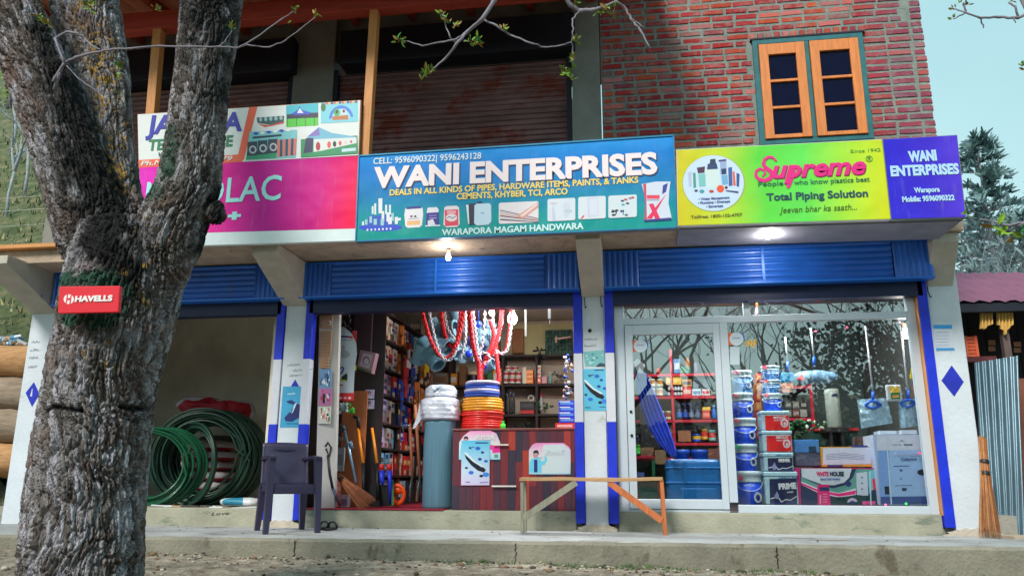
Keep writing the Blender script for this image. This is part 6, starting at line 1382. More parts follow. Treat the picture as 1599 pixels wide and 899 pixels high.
# long hanging product banner
Yb_ = .30; t = card('long grey white product banner with red foot hanging inside the entrance', [(524, 512), (537, 510), (549, 521), (556, 535), (557, 553), (554, 572), (553, 590), (552, 613), (530, 613), (523, 603), (519, 590), (521, 550)], Yb_, S('banner_grey', (190, 200, 212), .5, var=.07), 'banner', .004, 'banner')
ar = Art(Yb_); ar.line([(528, 525), (550, 526)], 2.6, (30, 34, 90)); ar.line([(545, 526.5), (551, 527)], 3, (214, 40, 50)); ar.line([(529, 530), (551, 531)], .8, (90, 90, 110)); ar.ell(538, 553, 9, 6, (150, 158, 168), 12); ar.ell(536, 546, 3, 8, (160, 168, 178), 10); ar.line([(528, 579), (533, 573), (537, 574), (535, 580), (530, 584)], 2, (34, 44, 130)); ar.poly([(534, 588), (541, 582), (543, 586), (542, 595), (532, 594)], (28, 30, 34)); ar.poly([(532, 592), (541, 593), (541, 595.4), (532, 595)], (190, 200, 60)); ar.ell(533, 601, 3, 1.4, (190, 60, 40), 8)
ar.poly([(519.5, 600), (523, 603), (530, 613), (520, 613)], (34, 50, 160)); ar.build(t)
mb = MB(); x0_, x1_, z0_, z1_ = rect(518.5, 613.5, 552.5, 625, Yb_); mb.box(x0_, x1_, Yb_, Yb_+.005, z0_, z1_); part('foot_strip', mb, S('banner_red', (212, 34, 50), .5), t)
ar = Art(Yb_)
for x in (524, 532, 539, 546): ar.ell(x, 621, 2.6, 2, (240, 190, 190), 8)
ar.line([(524, 616.4), (530, 616.6)], .8, (240, 200, 200)); ar.build(t, 'foot_print')
# black gloves / bags bunch over the banner, bag of green and white below
def bagmass(px0, py0, px1, py1, Y, mats, label, name, cat, seed, n=26, ry=.05, sz=1.):
    q = random.Random(seed); mb = MB()
    for k in range(n):
        p = at(q.uniform(px0, px1), q.uniform(py0, py1), Y+q.uniform(-ry, ry)); s_ = (at(px1, py0, Y).x-at(px0, py0, Y).x)*q.uniform(.10, .2)*sz
        mb.ball(p, s_, 8, q.randrange(len(mats)), (q.uniform(.6, 1.3), .8, q.uniform(.6, 1.5)))
    for i, v in enumerate(mb.v): p = Vector(v); mb.v[i] = tuple(p+noise.noise_vector(p*30)*.008)
    return solo(name, mb, mats, label, cat)
bagmass(528, 490, 548, 522, .42, [black], 'bunch of black gloves hung above the banner', 'glove_bunch', 'gloves', 3)
bagmass(522, 630, 542, 644, .38, [S('clear_bag', (150, 166, 170), .2, var=.2, coat=.4)], 'clear plastic bag of fittings below the banner', 'plastic_bag', 'plastic bag', 4)
bagmass(544, 630, 553, 645, .38, [S('green_bag', (40, 180, 40), .4, var=.2)], 'bright green bag hung beside the clear bag', 'green_bag', 'bag', 5)
hung(550, 516, 556, 532, .34, S('small_red_pack', (206, 36, 40), .4), 'small red packet hung beside the banner', 'packet', 'packet')
hung(550, 570, 556, 578, .31, S('yellow_tag', (214, 214, 40), .4), 'yellow price tag on the banner edge', 'tag', 'price_tag', .004)
# tall tan cupboard side panel and the framed box hanging from it
Yp = .50
x0_, x1_, z0_, z1_ = rect(553, 606, 571, 740, Yp); mb = MB(); mb.box(x0_-.14, x1_, Yp, Yp+.02, .173, 1.36); solo('cupboard_end', mb, S('tan_cupboard', (166, 92, 50), .6, var=.12, scale=4, stretch=(5, 5, 1)), 'tan wooden end panel of the cupboard by the left wall', 'cupboard')
x0_, x1_, z0_, z1_ = rect(552, 486, 580, 552, .55); mb = MB(); mb.box(x0_, x1_, .55, .59, z0_, 2.5); solo('plum_panel', mb, S('dark_plum_panel', (58, 40, 48), .6, var=.1), 'dark plum panel above the framed packet at left', 'panel')  # lone dark plum panel, not a whole cupboard
t = thing('gift_box', 'greyish pink gift box with a picture sticking out of the left shelf', 'box', at(573, 583, .46)); mb = MB(); P = [at(562, 546, .46), at(587, 551, .46), at(580, 583, .46), at(557, 575, .46)]; mb.poly(P, (0.01, .08, 0)); part('carton', mb, S('pink_grey_box', (150, 112, 124), .5, var=.1), t, bevel=.003)
ar = Art(.46); ar.poly([(567, 551), (582, 554), (576, 575), (561, 570)], (176, 160, 170)); ar.ell(572, 563, 6, 7, (120, 90, 100), 12); ar.ell(572, 564, 4, 5, (180, 170, 176), 12); ar.poly([(558, 572), (580, 579), (579.6, 582), (557, 575)], (60, 90, 50)); ar.build(t)
# ---- left wall shelves full of cartons: each carton a thing
XS = -2.62; SU = thing('shelf_unit', 'long dark shelf unit of cartons along the left wall of the middle shop', 'shelf', (-2.85, 1.6, .172)); dsh = S('dark_shelf_wood', (44, 32, 34), .7, var=.2)
levels = [.20, .50, .78, 1.04, 1.34, 1.62, 1.93, 2.24]
for z in levels: mb = MB(); mb.box(-3.4, XS+.01, .62, 2.9, z-.022, z); part('shelf', mb, dsh, SU)
for y in (.60, 1.28, 2.0, 2.7): mb = MB(); mb.box(-3.4, XS, y, y+.02, .172, 2.3); part('upright', mb, S('brown_upright', (120, 74, 52), .6, var=.2) if y == 1.28 else dsh, SU)
mb = MB(); mb.box(-3.41, -3.39, .62, 2.9, .172, 2.45); part('back_panel', mb, dsh, SU)
PAL = {'white': (206, 196, 190), 'cream': (214, 190, 160), 'orange': (224, 132, 34), 'navy': (26, 50, 110), 'blue': (28, 60, 190), 'sky blue': (120, 170, 200), 'red': (196, 34, 40), 'maroon': (120, 24, 44), 'black': (26, 26, 30), 'grey': (130, 126, 136), 'pink': (190, 140, 160), 'lilac': (176, 160, 200), 'dark': (44, 40, 46)}
def zone(r, c):
    q = rnd.random()
    if r >= 5: return ['cream', 'white', 'white', 'orange', 'orange', 'navy', 'navy', 'sky blue', 'navy', 'orange', 'dark', 'maroon'][c] if r < 7 else ['red', 'cream', 'cream', 'navy', 'sky blue', 'dark', 'maroon', 'orange', 'dark', 'dark', 'dark', 'dark'][c]
    if r == 4: return ['pink', 'grey', 'blue', 'blue', 'navy', 'blue', 'cream', 'orange', 'white', 'orange', 'red', 'orange'][c]
    if r == 3: return ['lilac', 'white', 'black', 'black', 'sky blue', 'blue', 'red', 'black', 'red', 'white', 'red', 'black'][c]
    if r == 2: return ['lilac', 'white', 'sky blue', 'black', 'blue', 'red', 'navy', 'red', 'white', 'black', 'red', 'dark'][c]
    if r == 1: return ['sky blue', 'sky blue', 'white', 'red', 'white', 'red', 'red', 'white', 'red', 'dark', 'red', 'dark'][c]
    return ['sky blue', 'grey', 'sky blue', 'dark', 'dark', 'sky blue', 'dark', 'dark', 'grey', 'dark', 'dark', 'dark'][c]
rnd = random.Random(6); bxmesh = {}
def carton_mesh(col, sx, sy, sz, var):
    k = (col, round(sx, 3), round(sy, 3), round(sz, 3), var)
    if k in bxmesh: return bxmesh[k]
    mb = MB(); mb.box(-sx/2, sx/2, -sy/2, sy/2, 0, sz, 0); e = .0012; x = sx/2+e
    la = [(206, 206, 206), (30, 40, 80), (220, 200, 120), (180, 40, 50)][var % 4]
    if col in ('white', 'cream', 'sky blue', 'lilac', 'pink', 'grey'): la = [(40, 50, 110), (150, 40, 50), (60, 70, 80), (30, 90, 150)][var % 4]
    y0, y1 = (-.42, .1) if var % 2 else (-.3, .38); z0, z1 = (.18, .55) if var % 3 else (.5, .86)
    mb.add([(x, y0*sy, z0*sz), (x, y1*sy, z0*sz), (x, y1*sy, z1*sz), (x, y0*sy, z1*sz)], [(0, 1, 2, 3)], 1)
    mb.add([(x, -.4*sy, .08*sz), (x, .4*sy, .08*sz), (x, .4*sy, .13*sz), (x, -.4*sy, .13*sz)], [(0, 1, 2, 3)], 1)
    mb.add([(y0*sx, -sy/2-e, z0*sz), (y1*sx, -sy/2-e, z0*sz), (y1*sx, -sy/2-e, z1*sz), (y0*sx, -sy/2-e, z1*sz)], [(0, 1, 2, 3)], 1)
    me = tomesh('carton', mb, [S('carton_'+col.replace(' ', '_'), PAL[col], .55, var=.08, rnd=.12), ink(la)]); bxmesh[k] = me; return me
SH_N = ['lowest', 'second', 'third', 'fourth', 'fifth', 'sixth', 'top']
for r_ in range(7):
    for c in range(12):
        y = .63+c*.172
        if 1.25 < y+.16 and y < 1.30: y += .04
        col = zone(r_, c); H_ = levels[r_+1]-levels[r_]-.03; nst = 2 if r_ not in (5, 6) else 3; z = levels[r_]
        if c > 8: nst = 2
        for s_ in range(nst):
            h = H_/nst*rnd.uniform(.86, .97); cc = col if rnd.random() > .12 else rnd.choice(['white', 'red', 'navy', 'cream'])
            o = bpy.data.objects.new('carton', carton_mesh(cc, .3, .15, round(h, 2), rnd.randrange(6))); C.objects.link(o); o.location = (XS-.16-rnd.uniform(0, .03), y+.08, z); z += round(h, 2)+.001; o.rotation_euler = (0, 0, rnd.uniform(-.05, .05))
            tag(o, '%s carton on the %s left wall shelf, %s from the entrance, %s' % (cc, SH_N[r_], ORD[c], ['at the bottom', 'one up', 'two up'][s_]), 'carton', 'cartons on the left wall shelves')
# packets hung on strings in front of the shelves
q = random.Random(19)
for k in range(14):
    y = .7+q.random()*1.5; x = XS+.06+q.random()*.1; zt_ = q.uniform(1.5, 2.2); nm_, cc = q.choice([('orange', (220, 120, 40)), ('white', (200, 200, 204)), ('red', (190, 30, 40)), ('blue', (30, 60, 170)), ('yellow', (220, 190, 50)), ('green', (50, 130, 60))]); mb = MB()
    mb.tube([(x, y, 2.545), (x, y, zt_)], .002, 4)
    for j in range(q.randint(2, 4)): mb.obox((x, y, zt_-.05-j*.115), .02, .08, .10, (0, 0, q.uniform(-.6, .6)), 1)
    solo('packet_strip', mb, [black, S('hung_'+nm_, cc, .35, var=.15)], '%s packets on a string before the left shelves, %s in the order hung' % (nm_, ORD[k]), 'packets', 'packets hung before the left shelves')
# photo boxes with a dark haired figure
for k, (y0, y1, l) in enumerate(((608, 622, 'upper pale lilac box with a printed portrait at the shelf end'), (624, 638, 'lower pale lilac box with a printed portrait at the shelf end'))):
    t = hung(570, y0, 584, y1, .57, S('lilac_box', (190, 180, 214), .5), l, 'box', 'portrait_box', .008); ar = Art(.57); cx_ = 577; ar.ell(cx_, y0+5, 2.2, 3, (60, 40, 50), 10); ar.ell(cx_, y0+6, 1.5, 2, (196, 150, 140), 10); ar.poly([(cx_-4, y1), (cx_-3, y0+10), (cx_+3, y0+10), (cx_+4, y1)], (220, 214, 226)); ar.build(t)
# ---- back wall shelves
YB = 2.6
def at_b(px, py): return at(px, py, YB)
BS = thing('wall_shelves', 'black shelves with cans and small goods on the back wall of the middle shop', 'shelf', (-1.25, YB+.15, .172))
zs = [at(840, y, YB).z for y in (553, 599, 646, 690, 735)]
for z in zs: mb = MB(); mb.box(-3.38, -.45, YB, YB+.3, z-.025, z); part('shelf', mb, dsh, BS)
for px in (783, 836, 700): a = at(px, 600, YB); mb = MB(); mb.box(a.x, a.x+.03, YB+.001, YB+.3, .172, zs[0]-.001); part('upright', mb, dsh, BS)
mb = MB(); mb.box(-1.62, -.45, 2.9, 2.945, at(820, 553, YB).z, 2.5); part('cream_panel', mb, cream_wall, BS)
def item(kind, px0, py0, px1, py1, Y, cols, label, cat, d=.12, grp=None, n=14):
    x0_, x1_, z0_, z1_ = rect(px0, py0, px1, py1, Y); cx_, r_ = (x0_+x1_)/2, (x1_-x0_)/2; mb = MB(); ms = [S('goods_%d_%d_%d' % c, c, .45, var=.05) for c in cols]; m = len(ms)-1
    if kind == 'can':
        c = (cx_, Y+r_, z0_); h = z1_-z0_; mb.lathe(c, [(r_*.97, 0), (r_, h*.04), (r_, h*.3)], n, 0); mb.lathe(c, [(r_*1.004, h*.3), (r_*1.004, h*.75)], n, min(1, m), cap=False); mb.lathe(c, [(r_, h*.75), (r_, h*.95), (r_*.9, h), (r_*.2, h)], n, 0)
    elif kind == 'bottle':
        c = (cx_, Y+r_, z0_); h = z1_-z0_; mb.lathe(c, [(r_*.94, 0), (r_, h*.05), (r_, h*.6), (r_*.45, h*.76), (r_*.4, h*.82)], n, 0); mb.lathe(c, [(r_*.5, h*.82), (r_*.5, h)], n, m)
    elif kind == 'spray':
        c = (cx_, Y+r_, z0_); h = z1_-z0_; mb.lathe(c, [(r_*.94, 0), (r_, h*.05), (r_*.9, h*.5), (r_*.35, h*.68)], n, 0); mb.lathe(c, [(r_*1.01, h*.1), (r_*.95, h*.4)], n, m, cap=False); mb.box(cx_-r_*.3, cx_+r_*.3, Y+r_*.5, Y+r_*1.5, z0_+h*.68, z0_+h*.85, 0); mb.box(cx_-r_*1.1, cx_+r_*.5, Y+r_*.7, Y+r_*1.3, z0_+h*.85, z1_, 0)
    elif kind == 'bucket':
        c = (cx_, Y+r_, z0_); h = z1_-z0_; mb.lathe(c, [(r_*.8, 0), (r_*.97, h*.9), (r_*1.04, h*.92), (r_*1.04, h), (r_*.9, h)], 22, 0)
    else:
        mb.box(x0_, x1_, Y, Y+d, z0_, z1_, 0)
        if m: h = z1_-z0_; w_ = x1_-x0_; mb.box(x0_+w_*.1, x1_-w_*.1, Y-.002, Y, z0_+h*.25, z0_+h*.7, 1)
        if m > 1: mb.box(x0_+w_*.05, x1_-w_*.3, Y-.0035, Y-.0015, z0_+h*.72, z0_+h*.9, 2)
    return solo({'can': 'can', 'bottle': 'bottle', 'spray': 'spray_bottle', 'box': 'box', 'bucket': 'bucket'}[kind], mb, ms, label, cat, grp)
cw = [(206, 206, 196), (170, 44, 50)]
rows_ = [(588, 9.5, (784, 794, 804), 'bottom'), (578, 9.5, (784.5, 794.5, 804.5), 'middle'), (568, 7, (788, 798.5), 'top')]
for rr_, (yb, h, xs_, nm) in enumerate(rows_):
    for k, x in enumerate(xs_): item('can', x, yb-h+10, x+9.4, yb+10, YB+.01, cw, 'white red can in the %s row of the back shelf pyramid, %s from left' % (nm, ORD[k]), 'can', grp='can pyramid on the back shelf')
item('box', 816, 573, 822, 598.5, YB+.03, [(206, 200, 180)], 'cream box standing behind the orange boxes', 'box'); 
for k in range(3): item('box', 822, 577+7.2*k, 832.5, 584+7.2*k, YB+.01, [(226, 112, 24), (236, 170, 90)], 'orange carton on the back shelf, %s from the top of its pile' % ORD[k], 'carton', grp='orange cartons')
for k, (a, b, cs) in enumerate(((570, 579, [(206, 196, 186), (200, 90, 50)]), (579.5, 588, [(206, 196, 186), (190, 60, 40)]), (588.5, 598, [(220, 80, 50), (236, 180, 160)]))): item('box', 835.5, a, 844.5, b, YB+.01, cs, ['white topped carton, uppermost right of the orange pile', 'white carton in the middle right of the orange pile', 'red orange carton under two white ones'][k], 'carton')
item('box', 846, 587, 854, 598, YB+.01, [(190, 130, 140)], 'small pink box on the back shelf', 'box'); item('bottle', 856, 580, 862, 598, YB+.02, [(110, 160, 150), (206, 210, 206)], 'pale green bottle on the back shelf', 'bottle')
bagmass(864, 580, 882, 596, YB+.08, [S('steel_fitting', (110, 110, 112), .3, .7, var=.3)], 'heap of steel fittings at the end of the back shelf', 'fittings', 'fittings', 15, 22, .05, .6)
item('box', 813, 640, 834, 645.5, YB+.02, [(190, 30, 40)], 'long red box under the black tool case', 'box'); item('box', 812, 626, 834, 639.5, YB+.02, [(22, 22, 28), (60, 60, 70)], 'black tool case with a pale dial', 'tool case', .2)
mb = MB(); a = at(829, 621.5, YB+.03); mb.ring(a, .035, .008, 'Y', 18, 6); solo('dial_ring', mb, S('pale_ring', (200, 196, 190), .4), 'pale round dial resting on the black case', 'dial')
for k in range(4): item('bottle', 784+k*5.2, 611+2*(k % 2), 788.5+k*5.2, 645.5, YB+.02, [(28, 30, 40), (90, 110, 140)], 'slim dark bottle on the second back shelf, %s from left' % ORD[k], 'bottle', grp='slim dark bottles')
bagmass(836, 628, 864, 643, YB+.05, [S('green_bottle_heap', (44, 84, 52), .3, var=.3, coat=.3)], 'row of bagged dark green goods on the second back shelf', 'bagged_goods', 'bagged goods', 16, 24, .04, .6)
bagmass(795, 660, 826, 686, YB+.1, [S('dark_green_tool', (28, 60, 46), .5, var=.3), black], 'dark green tools heaped behind the counter', 'tool_heap', 'tools', 17, 22, .05, .5)
item('bottle', 842, 614, 848, 640, YB+.0, [(150, 150, 150), (190, 50, 60)], 'grey spray can with a red cap by the green goods', 'spray can')
# more goods filling the back shelves behind the coils and along the lower boards
q = random.Random(55); LV = ['top', 'second', 'third', 'fourth', 'lowest']; CN = [('cream', (206, 190, 150)), ('dark blue', (34, 50, 110)), ('red', (180, 36, 40)), ('white', (200, 204, 204)), ('black', (30, 30, 34)), ('green', (40, 110, 60)), ('amber', (206, 140, 40)), ('brown', (120, 84, 56)), ('grey', (110, 116, 120))]
for li, z in enumerate(zs):
    x = -3.3; n_ = 0
    while x < (-1.78 if li < 2 else -.55):
        w_ = q.uniform(.07, .16); kd = q.choice(['box', 'box', 'bottle', 'can']); cn, cc = q.choice(CN); hgt = q.uniform(.12, .29)
        if -1.78 < x and li == 2: break
        a = proj2(Vector((x, YB+.02, z))); b = proj2(Vector((x+w_, YB+.02, z+hgt)))
        if n_ < 14: item(kd, a[0], b[1], b[0], a[1], YB+.02, [cc, q.choice(CN)[1]], '%s %s on the %s back wall board, %s from the left end' % (cn, kd, LV[li], ORD[n_]), kd, .2, 'goods along the back wall')
        x += w_+q.uniform(.005, .04); n_ += 1
# things on top of the back shelf
x0_, x1_, z0_, z1_ = rect(800, 513, 817.5, 551, YB+.1); mb = MB(); mb.box(x0_, x1_, YB+.1, YB+.14, z0_, z1_); solo('wooden_board', mb, S('brown_board', (136, 84, 44), .6, var=.3, scale=7), 'brown wooden block on top of the back shelf', 'board', bevel=.01)
x0_, x1_, z0_, z1_ = rect(851, 514, 893, 552, YB+.1); mb = MB()
for k in range(8):
    for j in range(6): mb.box(x0_+(x1_-x0_)*k/8, x0_+(x1_-x0_)*(k+.9)/8, YB+.1+.01*((k+j) % 3), YB+.2, z0_+(z1_-z0_)*j/6, z0_+(z1_-z0_)*(j+.92)/6, (k*j) % 2)
solo('artificial_turf_pad', mb, [S('pad_green', (36, 80, 66), .7, var=.4, scale=20), S('pad_dark', (24, 54, 50), .7, var=.4, scale=20)], 'dark green ribbed pad standing on the back shelf', 'pad')
mb = MB(); a, b = at(868, 529, YB-.1), at(892, 526, YB-.1); mb.tube([a, b], .012, 8); mb.tube([a+Vector((.01, 0, .03)), a, a+Vector((.005, 0, -.05))], .014, 8); solo('hammer', mb, S('pale_handle', (200, 160, 150), .5), 'pale hammer hanging before the green pad', 'hammer')
mb = MB(); 
for a, b in (((838, 541), (846, 556)), ((846, 543), (838, 558)), ((832, 548), (852, 546)), ((846, 556), (854, 561))): mb.tube([at(*a, YB-.05), at(*b, YB-.05)], .012, 6)
solo('pliers', mb, S('dark_steel', (70, 70, 74), .3, .8), 'grey steel clamps perched on the shelf edge', 'clamp')
# boxes on the right end of the counter
for k in range(5): item('box', 872+(k % 2), 625.5+k*8.6-.3, 898, 633.6+k*8.6, .3, [(24, 50, 200), (90, 140, 220), (214, 220, 226)], 'royal blue carton, %s from the top of the counter pile' % ORD[k], 'carton', .18, 'blue cartons on the counter') if k < 4 else None
item('box', 867, 660, 897, 668.6, .26, [(212, 40, 46), (226, 180, 180)], 'red carton with pale lettering under the blue ones', 'carton', .2)
bagmass(880, 553, 895, 622, .75, [S('hung_blue_pack', (30, 60, 150), .4, var=.2), S('hung_pale_pack', (160, 170, 180), .4), S('hung_tan_pack', (150, 110, 90), .5)], 'strip of small blue and pale packets hanging at the right jamb', 'packet_strip', 'packets', 18, 44, .03, .9)
item('bottle', 780.5, 657, 789, 670, .32, [(50, 190, 40), (50, 190, 40)], 'small bright green tub beside the red coil', 'tub')
# ---- hanging PVC fittings and rope loops
pv = S('grey_pvc', (104, 146, 164), .35, var=.06); H0 = 2.3
def pvc(px, py, Y, r_, L_, ang, label, tee=True, seed=0):
    r_ *= 1.22; L_ *= 1.1; c = at(px, py, Y); t = thing('pipe_fitting', label, 'pipe fitting', c, 'grey pipe fittings hung from the ceiling'); d = Vector((math.cos(R(ang)), -.35, math.sin(R(ang)))).normalized(); mb = MB()
    a, b = c-d*L_/2, c+d*L_/2
    mb.tube([a, b], r_, 18, caps=False); mb.tube([a, a+d*L_*.22], r_*1.18, 18, caps=False); mb.tube([b-d*L_*.22, b], r_*1.18, 18, caps=False); mb.tube([b, b-d*.002], [r_*1.18, r_*.9], 18, caps=False); mb.tube([a+d*.05, a+d*.052], r_*.96, 18)
    part('socket_body', mb, pv, t)
    if tee:
        e = d.cross(Vector((0, 1, .2))).normalized()*(-1 if seed % 2 else 1); mb = MB(); mb.tube([c, c+e*r_*2.0], r_, 18, caps=False); mb.tube([c+e*r_*1.5, c+e*r_*2.3], r_*1.16, 18, caps=False); part('branch_socket', mb, pv, t)
    mb = MB(); mb.tube([c+Vector((0, 0, r_*.8)), Vector((c.x, Y, 2.545))], .003, 4); part('hanging_string', mb, black, t)
fit = [(672, 552, .72, .064, .34, -52, 'large grey pipe tee hanging lowest at the left'), (655, 552, .75, .06, .2, 70, 'grey pipe bend left of the large tee'), (688, 540, .8, .07, .2, -20, 'grey pipe tee right of the large tee'), (700, 516, 1.0, .07, .2, 10, 'grey socket high above the rope loops'), (684, 520, 1.05, .06, .22, 30, 'grey tee high at the left'), (706, 546, .95, .05, .2, -35, 'grey capped pipe end in the middle of the ropes'), (714, 508, 1.1, .06, .16, 0, 'round grey cap nearest the ceiling'), (722, 552, 1.0, .05, .16, 80, 'grey sleeve hanging upright right of centre'), (748, 528, 1.1, .06, .22, 80, 'grey tee behind the second rope loop'), (760, 516, 1.2, .055, .2, 60, 'grey bend near the small bulb'), (768, 538, 1.1, .05, .2, 70, 'grey tee between two rope loops'), (764, 571, 1.0, .05, .12, 20, 'small grey bend low at the right'), (741, 545, 1.3, .06, .2, 80, 'grey pipe piece at the back of the bunch'), (695, 534, 1.3, .07, .25, -45, 'grey pipe piece behind the first rope loop')]
for k, (px, py, Y, r_, L_, an, l) in enumerate(fit): pvc(px, py, Y, r_, L_, an, l, k % 3 != 2, k)
rr1 = S('red_rope', (206, 24, 34), .6, var=.15, bump=.3, bscale=120); wr = S('white_chain', (176, 176, 184), .4, var=.05)
def chainloop(pts, Y, mat, label, kind, r_=.016, name='rope_loop', cat='rope'):
    r_ *= 1.45
    P = [at(x, y, Y) for x, y in pts]; dense = []
    for i in range(len(P)-1):
        p0, p1, p2, p3 = P[max(0, i-1)], P[i], P[i+1], P[min(len(P)-1, i+2)]
        for k in range(8): u = k/8; dense.append(.5*((2*p1)+(p2-p0)*u+(2*p0-5*p1+4*p2-p3)*u*u+(3*p1-p0-3*p2+p3)*u**3))
    dense.append(P[-1]); dense[0] = Vector((dense[0].x, dense[0].y, 2.545)) if pts[0][1] < 500 else dense[0]; mb = MB()
    if kind == 'chain':
        acc = 0; step = .030; last = dense[0]; k = 0
        for i in range(1, len(dense)):
            while (dense[i]-last).length > step:
                d = (dense[i]-last).normalized(); c = last+d*step; s_ = d.cross(Vector((0, 1, 0))).normalized() if k % 2 else Vector((0, 1, 0)); e = [c+d*math.cos(t)*.022+s_*math.sin(t)*.013 for t in [2*PI*j/8 for j in range(9)]]; mb.tube(e, .0055, 4, caps=False); last = c; k += 1
    else:
        for s_ in range(3): mb.tube([p+Vector((math.sin(i*.9+s_*2.1)*r_*.5, math.cos(i*.9+s_*2.1)*r_*.5, 0)) for i, p in enumerate(dense)], r_*.62, 6)
    return solo(name, mb, mat, label, cat, 'red ropes and white chains hung from the ceiling')
chainloop([(658, 482), (664, 505), (672, 530), (684, 552), (693, 559), (705, 553), (714, 535), (720, 510), (724, 484)], .62, rr1, 'wide red rope loop, the leftmost', 'rope')
chainloop([(670, 484), (674, 505), (680, 530), (688, 552), (698, 563), (708, 556), (716, 540)], .58, wr, 'white chain following the leftmost rope loop', 'chain', name='chain_loop', cat='chain')
chainloop([(689, 482), (692, 510), (697, 530), (706, 541), (714, 530), (718, 505), (720, 484)], .8, rr1, 'narrow red rope loop inside the leftmost one', 'rope')
chainloop([(694, 484), (698, 510), (706, 524), (714, 534), (722, 540)], .75, wr, 'short slanting white chain inside the rope loops', 'chain', name='chain_loop', cat='chain')
chainloop([(727, 484), (727, 510), (727, 530), (722, 552), (718, 562)], .7, wr, 'white chain hanging nearly straight between the loops', 'chain', name='chain_loop', cat='chain')
chainloop([(733, 482), (735, 510), (738, 535), (743, 556), (748, 570), (749, 594)], .6, rr1, 'long red rope tail reaching down to the striped coil', 'rope', .018)
chainloop([(738, 483), (741, 505), (744, 530), (747, 552), (752, 562)], .56, wr, 'white chain in front of the long red tail', 'chain', name='chain_loop', cat='chain')
chainloop([(746, 556), (752, 551), (760, 552), (765, 558), (762, 566), (755, 566)], .6, wr, 'small white chain knot at the bottom of the bunch', 'chain', name='chain_loop', cat='chain')
chainloop([(765, 500), (771, 520), (768, 540), (762, 552), (758, 560)], .62, rr1, 'red rope strand leaning left beside the bulb', 'rope')
chainloop([(784, 482), (782, 505), (776, 530), (769, 550), (760, 562), (752, 575), (750, 592)], .7, rr1, 'red rope strand from the right joining the long tail', 'rope')
chainloop([(770, 484), (770, 510), (772, 535), (775, 548), (785, 552), (793, 545), (797, 520), (800, 500)], .72, wr, 'white chain loop below the small bulb', 'chain', name='chain_loop', cat='chain')
chainloop([(799, 484), (796, 510), (793, 535), (788, 549), (778, 551), (775, 540)], .8, rr1, 'thin red rope loop, the rightmost', 'rope', .010)
chainloop([(775, 552), (777, 570), (779, 590), (776, 600)], .7, rr1, 'red rope end hanging free over the coils', 'rope')
chainloop([(757, 484), (756, 510), (753, 540), (747, 552)], .65, wr, 'thin white chain right of the long red tail', 'chain', name='chain_loop', cat='chain')
for k, (px, py) in enumerate(((747, 506), (732, 552), (755, 572))):
    c = at(px, py, .78); mb = MB(); mb.ball(c, .04, 12, 0, (1, .8, 1)); mb.tube([c, Vector((c.x, c.y, 2.545))], .003, 4); solo('blue_cap', mb, S('bright_blue_plastic', (20, 60, 220), .35), ['bright blue cap hung near the ceiling', 'bright blue cap low between the loops', 'bright blue cap above the striped coil'][k], 'cap')
mb = MB(); a, b = at(820, 484, .7), at(821, 525, .7); mb.beam((a.x, .7, 2.545), b, .02, .01); solo('hanging_strap', mb, S('pale_strap', (84, 84, 80), .5), 'pale strap hanging right of the bright bulb', 'strap')
mb = MB(); a, b = at(858, 480, .8), at(858, 498, .8); mb.beam((a.x, .8, 2.545), b, .03, .03); mb.tube([b, at(859, 510, .8)], .005, 5); solo('hanging_hook', mb, black, 'black hook hanging by a thread near the right jamb', 'hook')
def ibulb(px, py, Y, label, e, r_):
    p = at(px, py, Y); t = bulb(px, py, Y, label, e, r_, top=2.545); return t
ibulb(768, 488, .72, 'small round lit bulb among the red ropes', 2, .03); ibulb(800, 498, 1.0, 'brightest lit bulb at the ceiling of the middle shop', 14, .055)
# tools along the left side
def toolp(name, label, cat, segs, grp=None):
    mb = MB(); ms = []
    for pts, r_, m, fl in segs:
        if m not in ms: ms.append(m)
        mb.tube([at(x, y, Y) for x, y, Y in pts], r_, 8, ms.index(m), flat=fl)
    return solo(name, mb, ms, label, cat, grp)
org = S('orange_handle', (240, 140, 24), .4, var=.05); blk = black; gsteel = S('tool_steel', (120, 150, 176), .3, .6, var=.2); wood_h = S('wooden_handle', (156, 92, 62), .6, var=.15)
toolp('loppers', 'black handled tool with slanting grey blade at far left of the doorway', 'tool', [([(508, 697, .14), (512, 690, .14), (517, 698, .14), (514, 712, .14), (509, 700, .14)], .010, blk, 1), ([(512, 710, .14), (515, 740, .15), (520, 765, .16)], .014, blk, 1), ([(520, 762, .16), (531, 790, .2)], [.026, .012], S('slate_blade', (70, 76, 96), .4, .5), .5)])
toolp('steel_pipe_tool', 'silver grey steel pipe tool leaning against the tan panel', 'tool', [([(536, 664, .42), (545, 700, .35), (556, 753, .22)], [.016, .014, .012], gsteel, 1), ([(528, 664, .42), (534, 668, .42), (540, 672, .42)], .03, blk, 1), ([(540, 696, .36), (548, 690, .36), (550, 700, .36)], .02, gsteel, 1)])
for k, (xa, ya, xb, yb, l) in enumerate(((560, 671, 567, 723, 'orange and black shovel handle, the left of the pair'), (582, 672, 589, 723, 'orange and black shovel handle, the right of the pair'))):
    toolp('shovel', l, 'shovel', [([(xa-1, ya-4, .5), (xb, yb, .38)], .014, org, 1), ([(xb, yb, .38), (xb+1, 780, .3)], .019, blk, 1)] + ([([(552, 650, .5), (559, 652, .5), (560, 671, .5)], .018, blk, 1)] if k == 0 else []), 'pair of orange handled shovels')
mb = MB(); mb.ppoly([(578, 755), (606, 757), (611, 788), (576, 790)], .36, .02); solo('shovel_blade_pair', mb, blk, 'black flat shovel blades standing on the carpet', 'shovel blade')
